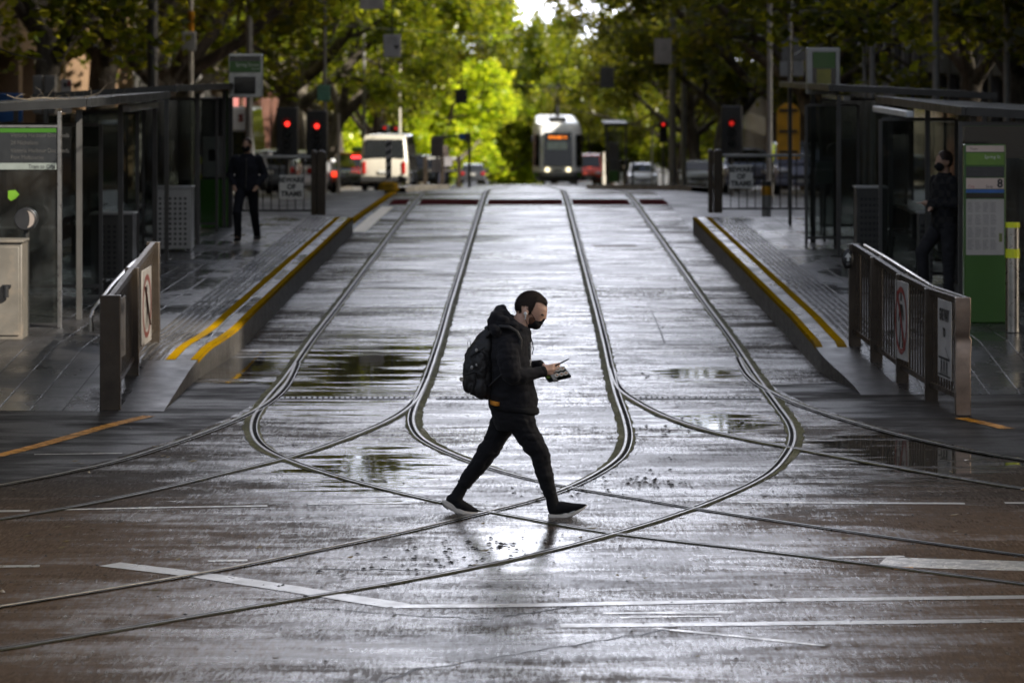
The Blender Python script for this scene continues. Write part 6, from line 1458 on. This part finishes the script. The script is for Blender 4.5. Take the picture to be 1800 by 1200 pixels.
hm = remesh(ho, .0065, 5, .5); wrinkle(hm, .013, (6, 5, 11), 3.1); wrinkle(hm, .003, (16, 12, 26), 1.7)
hoodie = hm.build('hoodie', m_hood, man, ang=3, fixn=False)
cf = MB()
for (a, b2, r) in (((950, 652, -.09), (958.5, 650, -.074), 9.8), ((945, 644, .085), (952.5, 641.5, .066), 8.6)):
    cf = MB(); p0, p1 = Q(*a), Q(*b2); cf.tube([p0, p0.lerp(p1, .3), p0.lerp(p1, .8), p1], [r / S * .95, r / S * 1.04, r / S * 1.0, r / S * .84], 20); cf.build('cuff', m_knit, hoodie)
pass
hmb = MB(); rr = []
for py, sc in ((710, .985), (713, 1.02), (719, 1.0), (722, .95)):
    r = rings[9]; c = sum(r, Vector()) / len(r); rr.append([Vector((c.x + (v.x - c.x) * sc + (.012 if py > 715 else .004), c.y + (v.y - c.y) * sc, ZA(py + (v.x - c.x) * S * .13, D0))) for v in r])
hmb.loft(rr); hmb.build('hem', m_knit, hoodie, ang=3)
pr = MB()
for k in range(26): pr.ell(Q(931 + RND.uniform(0, 2.4), RND.uniform(600, 640), RND.uniform(-.10, -.03)), (.006, .008, RND.uniform(.006, .016)), 6, 4)
pr.build('chest_print', m_print, hoodie)
# drawstring
dsb = MB(); dsb.tube([Q(931, 588, -.05), Q(936, 600, -.055), Q(937.5, 612, -.05), Q(935.5, 622, -.055)], .0035, 6); dsb.build('drawstring', m_knit, hoodie)
te = MB(); rr = []
for py in (702, 706.5, 709): rr.append([Vector((XA(872, D0) + 11.5 / S * math.cos(a), D0 - .02 + .168 * math.sin(a), ZA(py - math.cos(a) * -1.5, D0))) for a in [6.283 * k / 24 for k in range(24)]])
te.loft(rr); te.build('t_shirt_hem', m_tee, man, ang=3)
# trousers
tr = MB()
rr = []
for py, fx, bx, hd in ((703, 940, 860, .155), (716, 941, 860, .165), (728, 942, 863, .17), (742, 940, 866, .165), (755, 930, 872, .14)):
    c = (fx + bx) / 2; r = (fx - bx) / 2 / S; rr.append([Vector((XA(c, D0) + r * math.cos(a), D0 + hd * math.sin(a), ZA(py, D0))) for a in [6.283 * k / 24 for k in range(24)]])
tr.loft(rr)
chain(tr, [(888, 732, 24, .075), (879, 757, 21, .08), (866, 782, 19.5, .085), (856, 797, 18.5, .085), (838, 823, 16, .088), (825, 841, 14.2, .09), (815, 853.5, 13.0, .09)])
chain(tr, [(912, 732, 26, -.07), (925, 758, 23, -.075), (940, 780, 20, -.08), (948.5, 795, 18, -.082), (952.5, 815, 16.5, -.085), (960, 842, 14.2, -.09), (967.5, 865, 12.6, -.092)])
tm = remesh(tr, .0062, 4, .5); wrinkle(tm, .010, (7, 5, 13), 9.2); wrinkle(tm, .003, (14, 10, 30), 4.4)
# cut the rounded ends into clean cuffs
def cut(mb, p, n):
    p = Vector(p); n = Vector(n).normalized()
    for v in mb.v:
        dd = (v - p).dot(n)
        if dd > 0 and (v - p).length < .16: v -= n * dd * .96
cut(tm, Q(812.5, 854.5, .09), Q(803, 869, .09) - Q(819, 846, .09)); cut(tm, Q(968.5, 870, -.09), Q(972, 884, -.09) - Q(966.5, 860, -.09))
tm.build('trousers', m_trou, man, ang=3, fixn=False)
# shoes: knitted sock upper on a chunky pale sole
def shoe(ank, heel, toe, up, y, sole_pts, heel_dark):
    mb = MB()
    chain(mb, ank); chain(mb, up)
    u = remesh(mb, .0045, 4, .5); o = u.build('shoe', m_knit, man, ang=3, fixn=False)
    sb = MB(); top, bot = sole_pts; n = len(top)
    rings = []
    for i in range(n):
        w = (.030, .041, .043, .042, .046, .050, .048, .034, .018)[i * 9 // n]; a, b = Q(*top[i], y), Q(*bot[i], y)
        rings.append([a + Vector((0, -w * .92, 0)), a + Vector((0, w * .92, 0)), b + (a - b) * .35 + Vector((0, w * 1.06, 0)), b + Vector((0, w * .9, 0)), b + Vector((0, -w * .9, 0)), b + (a - b) * .35 + Vector((0, -w * 1.06, 0))])
    sb.loft(rings); s = sb.build('sole', m_sole, o, bevel=.004)
    hb = MB(); hb2 = []
    for i in (0, 1, 2):
        w = .044; a, b = Q(*bot[i], y), Q(*bot[i], y) + (Q(*bot[i], y) - Q(*top[i], y)).normalized() * .006; hb2.append([a + Vector((0, -w, 0)), a + Vector((0, w, 0)), b + Vector((0, w, 0)), b + Vector((0, -w, 0))])
    hb.loft(hb2); hb.build('heel_tread', m_rubber, s)
    return o
shoe([(812, 858, 10.5, .09), (804, 872, 11.5, .09), (800, 880, 12.5, .09)], None, None, [(793, 880, 9.5, .09), (806, 890, 12, .09), (822, 897, 9.5, .09), (835, 901, 5.5, .09)], .09,
     ([(777, 881), (784, 881.5), (793, 886), (801, 891.5), (809, 896), (817, 899.5), (826, 901), (836, 902), (844, 903)], [(775.5, 884), (780, 890), (788, 896), (796, 900.5), (804, 904.5), (813, 907.5), (823, 907.5), (834, 906.8), (844, 905.2)]), True)
shoe([(970, 872, 10.8, -.092), (972, 884, 11.5, -.092), (974, 892, 11.5, -.092)], None, None, [(973, 892, 10.5, -.092), (988, 888.5, 11, -.095), (1003, 888.5, 8.8, -.10), (1018, 886.5, 5.5, -.105), (1028, 885, 3.0, -.108)], -.098,
     ([(963, 900), (970, 899.5), (978, 900), (986, 900), (995, 899), (1005, 896.5), (1015, 892.5), (1025, 887.5), (1031.5, 883)], [(963.5, 907.5), (970, 910.3), (978, 910.6), (986, 909.6), (995, 907.2), (1005, 903.2), (1015, 897.8), (1025, 891), (1032, 884.8)]), True)
an = MB(); an.tube([Q(1001, 896.5, -.149), Q(1010, 893, -.15)], .004, 4); an.build('shoe_mark', m_print, man)

# backpack
bp = thing('backpack', 'full black backpack on the back of the man crossing the tracks', 'backpack', (XA(840, D0), D0, ZA(699, D0)))
bk = MB(); rings = []
for py, bx, fx, hd in ((578, 852, 866, .06), (586, 845, 868, .10), (600, 832, 868, .135), (615, 822, 868, .15), (640, 814.5, 868, .158), (662, 814.5, 868, .16), (680, 818, 868, .155), (691, 827, 868, .145), (699, 842, 866, .12)):
    c = (fx + bx) / 2; r = (fx - bx) / 2 / S; n = 24; rings.append([Vector((XA(c, D0) + r * (abs(math.cos(a)) ** .6) * (1 if math.cos(a) > 0 else -1), D0 + hd * (abs(math.sin(a)) ** .6) * (1 if math.sin(a) > 0 else -1), ZA(py, D0))) for a in [6.28318 * k / n for k in range(n)]])
bk.loft(rings)
bk.ell(Q(826, 672, 0), (14 / S, .13, 20 / S)); bk.ell(Q(829, 630, 0), (13 / S, .12, 20 / S)); bk.ell(Q(846, 678, -.135), (13 / S, .045, 20 / S)); bk.ell(Q(846, 640, -.15), (12 / S, .03, 26 / S))
bm_ = remesh(bk, .0065, 4); wrinkle(bm_, .010, (10, 10, 9), 5.5); wrinkle(bm_, .004, (26, 26, 24), 2.2); bag = bm_.build('bag', m_nylon, bp, ang=3, fixn=False)
def strap(nm, pts, w, mat=m_nylon, parent=bp):
    mb = MB(); pts = [Q(*p) for p in pts]
    for a, b in zip(pts, pts[1:]): mb.beam(a, b + (b - a).normalized() * .004, .008, w, up=(0, 0, 1)) if False else mb.cap(a, w / 2, b, w / 2, 8)
    return mb.build(nm, mat, parent, ang=3)
strap('shoulder_strap', [(857, 588, -.12), (866, 577, -.135), (880, 571, -.15), (895, 572, -.165), (908, 580, -.168), (915, 594, -.165), (914, 610, -.172)], .030)
strap('shoulder_strap', [(857, 588, .12), (868, 574, .135), (885, 570, .15), (905, 578, .165), (918, 594, .165)], .030)
strap('lower_strap', [(914, 610, -.175), (905, 630, -.225), (884, 652, -.21), (870, 665, -.18), (860, 675, -.15)], .016)
strap('grab_handle', [(855, 584, -.03), (853, 575, -.03), (856.5, 573.5, 0), (857, 580, .03)], .014)
zp = MB(); zp.tube([Q(823, 612, -.10), Q(822.5, 600, -.10), Q(823.5, 592, -.10), Q(826, 592, -.10), Q(827, 600, -.10), Q(828, 610, -.10)], .0022, 6); zp.build('cord_loop', m_nylon, bag)
mb = MB()
for p in ((838, 612, -.155), (839, 637, -.17), (830, 642, -.16)): mb.ell(Q(*p), (.011, .008, .014), 8, 6)
mb.build('buckles', m_lsteel, bag)
mb = MB(); mb.cyl(Q(811.5, 665, -.06), Q(811.5, 665, -.05), .016, 14); mb.build('key_ring', m_steel, bag)
for pts in ([(826, 624, -.15), (838, 616, -.155), (852, 608, -.14)], [(818, 655, -.15), (834, 650, -.17), (852, 652, -.16)], [(828, 690, -.13), (834, 670, -.16), (836, 650, -.165)]):
    mb = MB(); mb.tube([Q(*p) for p in pts], .006, 6); mb.build('zip_seam', m_rubber, bag)
# phone
ph = thing('phone', 'dark phone held upright edge on in the striding man\'s hand', 'phone', tuple(Q(986, 637, -.02)))
a = Q(974, 643.5, -.03); b2 = Q(997.5, 632.5, .02); ax = (b2 - a).normalized(); u = Vector((0, 1, -.12)); u = (u - ax * u.dot(ax)).normalized(); nrm = ax.cross(u).normalized()
mb = MB(); c = (a + b2) / 2; L = (b2 - a).length
mb.add([c + ax * sx * L / 2 + u * sy * .036 + nrm * sz * .0042 for sx in (-1, 1) for sy in (-1, 1) for sz in (-1, 1)], [(0, 1, 3, 2), (4, 6, 7, 5), (0, 4, 5, 1), (2, 3, 7, 6), (0, 2, 6, 4), (1, 5, 7, 3)])
mb.build('case', M('blue black phone case', (0.012, 0.016, 0.026), .35), ph, bevel=.003)
sg = 1 if nrm.z > 0 else -1
mb = MB(); mb.add([c + ax * sx * L * .46 + u * sy * .032 + nrm * sg * .0052 for sx, sy in ((-1, -1), (1, -1), (1, 1), (-1, 1))], [(0, 1, 2, 3)]); mb.build('screen', m_screen, ph, smooth=False)
# tray of sushi
ty = thing('sushi_tray', 'black takeaway tray of sushi rolls held under the phone', 'food tray', tuple(Q(980, 657, -.05)))
o0 = Q(963, 668.5, -.09); e1 = Q(1004, 658.5, -.11) - o0; e2 = Q(950, 652.5, -.02) - o0; nn = e1.cross(e2).normalized(); nn = nn if nn.y < 0 else -nn
T = lambda u, v, w=0.0: o0 + e1 * u + e2 * v + nn * w
mb = MB(); rg = []
for w, k in ((-.024, .06), (0, 0), (.001, .0), (-.002, .035), (-.016, .08)): rg.append([T(k, k, w), T(1 - k, k, w), T(1 - k, 1 - k, w), T(k, 1 - k, w)])
mb.loft(rg); mb.build('tray', m_black, ty, ang=.5)
m_rice = M('sushi rice', (0.60, 0.56, 0.47), .6, var=.1, vs=60, bump=.5, bs=200); m_nori = M('nori seaweed', (0.012, 0.016, 0.010), .5); m_fill = M('salmon filling', (0.50, 0.17, 0.05), .5, var=.4, vs=40)
for i in range(4):
    for j in range(2):
        uu = .30 + .19 * i; vv = .27 + .46 * j; c = T(uu, vv, -.012); r = .0205; ax1 = e1.normalized(); ax2 = (e2 - ax1 * e2.dot(ax1)).normalized()
        if i == 0 and j == 0: continue
        mb = MB(); mb.cyl(c, c + nn * .024, r, 18); rl = mb.build('sushi_roll', m_nori, ty)
        mb = MB(); mb.cyl(c + nn * .0242, c + nn * .0262, r * .88, 18); mb.build('rice', m_rice, rl); mb = MB(); mb.ell(c + nn * .0265 + ax1 * .002, (r * .36, r * .36, .004), 10, 6); mb.build('filling', m_fill, rl)
mb = MB(); mb.add([T(.24, .02, .002), T(.40, -.01, .002), T(.42, .40, .016), T(.26, .42, .016), T(.24, -.01, -.02), T(.40, -.04, -.02)], [(0, 1, 2, 3), (4, 5, 1, 0)]); mb.build('label', m_paper, ty, smooth=False)
mb = MB(); mb.ell(T(.12, .35, .0), (.017, .016, .012), 10, 7); mb.ell(T(.15, .62, .0), (.015, .017, .011), 10, 7); mb.build('garnish', M('green garnish', (0.12, 0.20, 0.02), .5, var=.4, vs=60), ty)

# ---------------------------------------------------------------- other figures
def figure(label, loc, rz, jacket, trousers, sc=1.0, mask=True, lift=None, hands='pocket', hoodup=False, hair_m=None, vox=.012, skin=None, cap=False, stride=.12, shoe_m=None, strip=None):
    """standing or walking adult, facing -Y in its own space, 1.75 m"""
    t = thing('person', label, 'person', (0, 0, 0)); V = Vector
    Lh = [V((-.10, 0, .90)), V((-.10, -stride, .50)), V((-.10, -stride * .9 + .03, .10))]; Rh = [V((.10, 0, .90)), V((.10, stride * .3, .50)), V((.10, stride * 1.2, .10))]
    if lift: Lh = lift
    body = MB()
    body.ell((0, -.01, 1.635), (.074, .095, .115), 18, 12); body.ell((0, -.045, 1.585), (.058, .062, .075), 14, 10); body.cap((0, -.10, 1.63), .012, (0, -.112, 1.605), .017, 8)
    for s in (-1, 1): body.ell((s * .076, .005, 1.625), (.012, .022, .034), 8, 8)
    body.cap((0, .005, 1.56), .055, (0, .01, 1.40), .065); body.ell((0, 0, 1.25), (.15, .10, .24)); body.ell((0, 0, .98), (.14, .10, .16))
    if hands == 'pocket': arms = [[V((s * .20, .0, 1.40)), V((s * .30, .05, 1.14)), V((s * .21, -.09, .96))] for s in (-1, 1)]
    elif hands == 'fold': arms = [[V((s * .19, .0, 1.40)), V((s * .25, .02, 1.14)), V((-s * .02, -.19, 1.12 + .03 * s))] for s in (-1, 1)]
    else: arms = [[V((s * .19, .0, 1.40)), V((s * .25, .03 * s, 1.12)), V((s * .24, -.10 * s, .88))] for s in (-1, 1)]
    for s, a in zip((-1, 1), arms):
        body.cap(a[0], .045, a[1], .04); body.cap(a[1], .04, a[2], .028)
        hd = (a[2] - a[1]).normalized(); pc = a[2] + hd * .05; body.cap(a[2], .026, pc, .034)
        for k in range(4): f0 = pc + V(((k - 1.5) * .017, 0, 0)); body.cap(f0, .0095, f0 + hd * (.05 + .008 * (k in (1, 2))) + V((0, -.008, 0)), .0085, 8); body.cap(f0 + hd * .05, .0088, f0 + hd * .075 + V((-s * .004, -.02, 0)), .0075, 8)
        body.cap(a[2] + hd * .02, .012, a[2] + hd * .06 + V((-s * .035, -.02, 0)), .009, 8)
    for L in (Lh, Rh): body.cap(L[0], .075, L[1], .05); body.cap(L[1], .05, L[2], .04); body.cap(L[2], .038, L[2] + V((0, -.10, -.055)), .03)
    bm2 = remesh(body, vox * .75, 3); bm2.build('body', skin or m_skin2, t, ang=3, fixn=False)
    hr = MB(); hr.ell((0, .008, 1.652), (.083, .103, .112), 22, 16); k = MB(); k.v = hr.v; k.f = [f for f in hr.f if all(hr.v[i].z > (1.645 if hr.v[i].y < -.045 else 1.56) + (0.02 if hr.v[i].y < -.08 else 0) for i in f)]; k.m = [0] * len(k.f); k.build('hair', hair_m or m_hair, t, ang=3)
    if mask: mk = MB(); mk.ell((0, -.062, 1.580), (.067, .062, .062), 16, 12); mk.build('mask', m_mask, t)
    j = MB(); rings = []
    for z, w, dd in ((.86, .20, .13), (.95, .205, .135), (1.10, .20, .135), (1.25, .215, .14), (1.38, .20, .125), (1.45, .135, .10), (1.50, .085, .085)): rings.append([V((w * math.cos(a), dd * math.sin(a), z)) for a in [6.283 * q / 20 for q in range(20)]])
    j.loft(rings)
    for s, a in zip((-1, 1), arms): j.cap(a[0], .078, a[1], .066); j.cap(a[1], .064, a[2] - (a[2] - a[1]) * .05, .05)
    jm = remesh(j, vox, 4); wrinkle(jm, .010, (9, 9, 12), RND.uniform(0, 20)); jo = jm.build('jacket', jacket, t, ang=3, fixn=False)
    if strip:
        zb_ = MB(); zb_.tube([(.02, -.145, 1.42), (.025, -.152, 1.25), (.02, -.148, 1.08), (.01, -.145, .92)], .010, 6); zb_.build('zip', strip, jo)
    tq = MB(); tq.ell((0, 0, .92), (.175, .125, .13))
    for L in (Lh, Rh): tq.cap(L[0], .105, L[1], .078); tq.cap(L[1], .078, L[2] + V((0, 0, -.02)), .062)
    tq = remesh(tq, vox, 3); wrinkle(tq, .008, (9, 9, 10), RND.uniform(0, 20)); tq.build('trousers', trousers, t, ang=3, fixn=False)
    for L in (Lh, Rh):
        s_ = MB(); q = L[2]; s_.ell(q + V((0, -.07, -.052)), (.048, .135, .045), 16, 10); s_.cap(q + V((0, .02, -.05)), .045, q + V((0, 0, .0)), .05); so = s_.build('shoe', shoe_m or m_knit, t)
        sl = MB(); sl.ell(q + V((0, -.07, -.086)), (.052, .142, .016), 16, 8); sl.build('sole', m_sole if shoe_m is None else m_rubber, so)
    t.location = loc; t.rotation_euler = (0, 0, rz); t.scale = (sc, sc, sc); return t
dl = F * (CH - .30) / (425 - CY)
figure('man in a dark jacket and mask walking along the left platform, hands in his pockets', (XA(434, dl), dl, .30), -.15, cloth('navy black jacket', (0.012, 0.013, 0.019)), cloth('dark trousers', (0.010, 0.011, 0.015)), sc=.93, stride=.30, strip=m_gsteel)
pl_ = M('dark checked flannel', (0.022, 0.022, 0.024), .9)
def check_mat():
    t = NT('dark checked flannel shirt'); o = t.obj(); w1 = t.new('ShaderNodeTexChecker'); t.put(w1.inputs[0], o); w1.inputs['Scale'].default_value = 13; w1.inputs[1].default_value = (0.022, 0.021, 0.021, 1); w1.inputs[2].default_value = (0.010, 0.010, 0.012, 1)
    return t.set(color=w1.outputs[0], rough=.9, spec=.2)
figure('man in a checked jacket and black mask waiting in the right shelter', (XA(1660, 43.5), 43.5, .30), -1.15, check_mat(), cloth('grey trousers', (0.022, 0.0215, 0.024)), sc=1.03, hands='fold',
       lift=[Vector((-.10, 0, .90)), Vector((-.11, -.24, .58)), Vector((-.11, -.20, .17))], stride=.0)
figure('distant pedestrian in a magenta top on the right footpath', (XA(1270, 150), 150, zroad(11.2, 150) + .15), .4, cloth('magenta top', (0.30, 0.02, 0.10)), cloth('dark jeans', (0.02, 0.022, 0.035)), vox=.02, hands='swing', mask=False, stride=.2)
figure('distant pedestrian in dark clothes by the far stop, right of the white van', (XA(773, 128), 129.5, zroad(0, 128)), .2, cloth('dusky brown coat', (0.05, 0.04, 0.035)), cloth('dark jeans', (0.02, 0.022, 0.035)), vox=.02, hands='swing', mask=False, stride=.1)
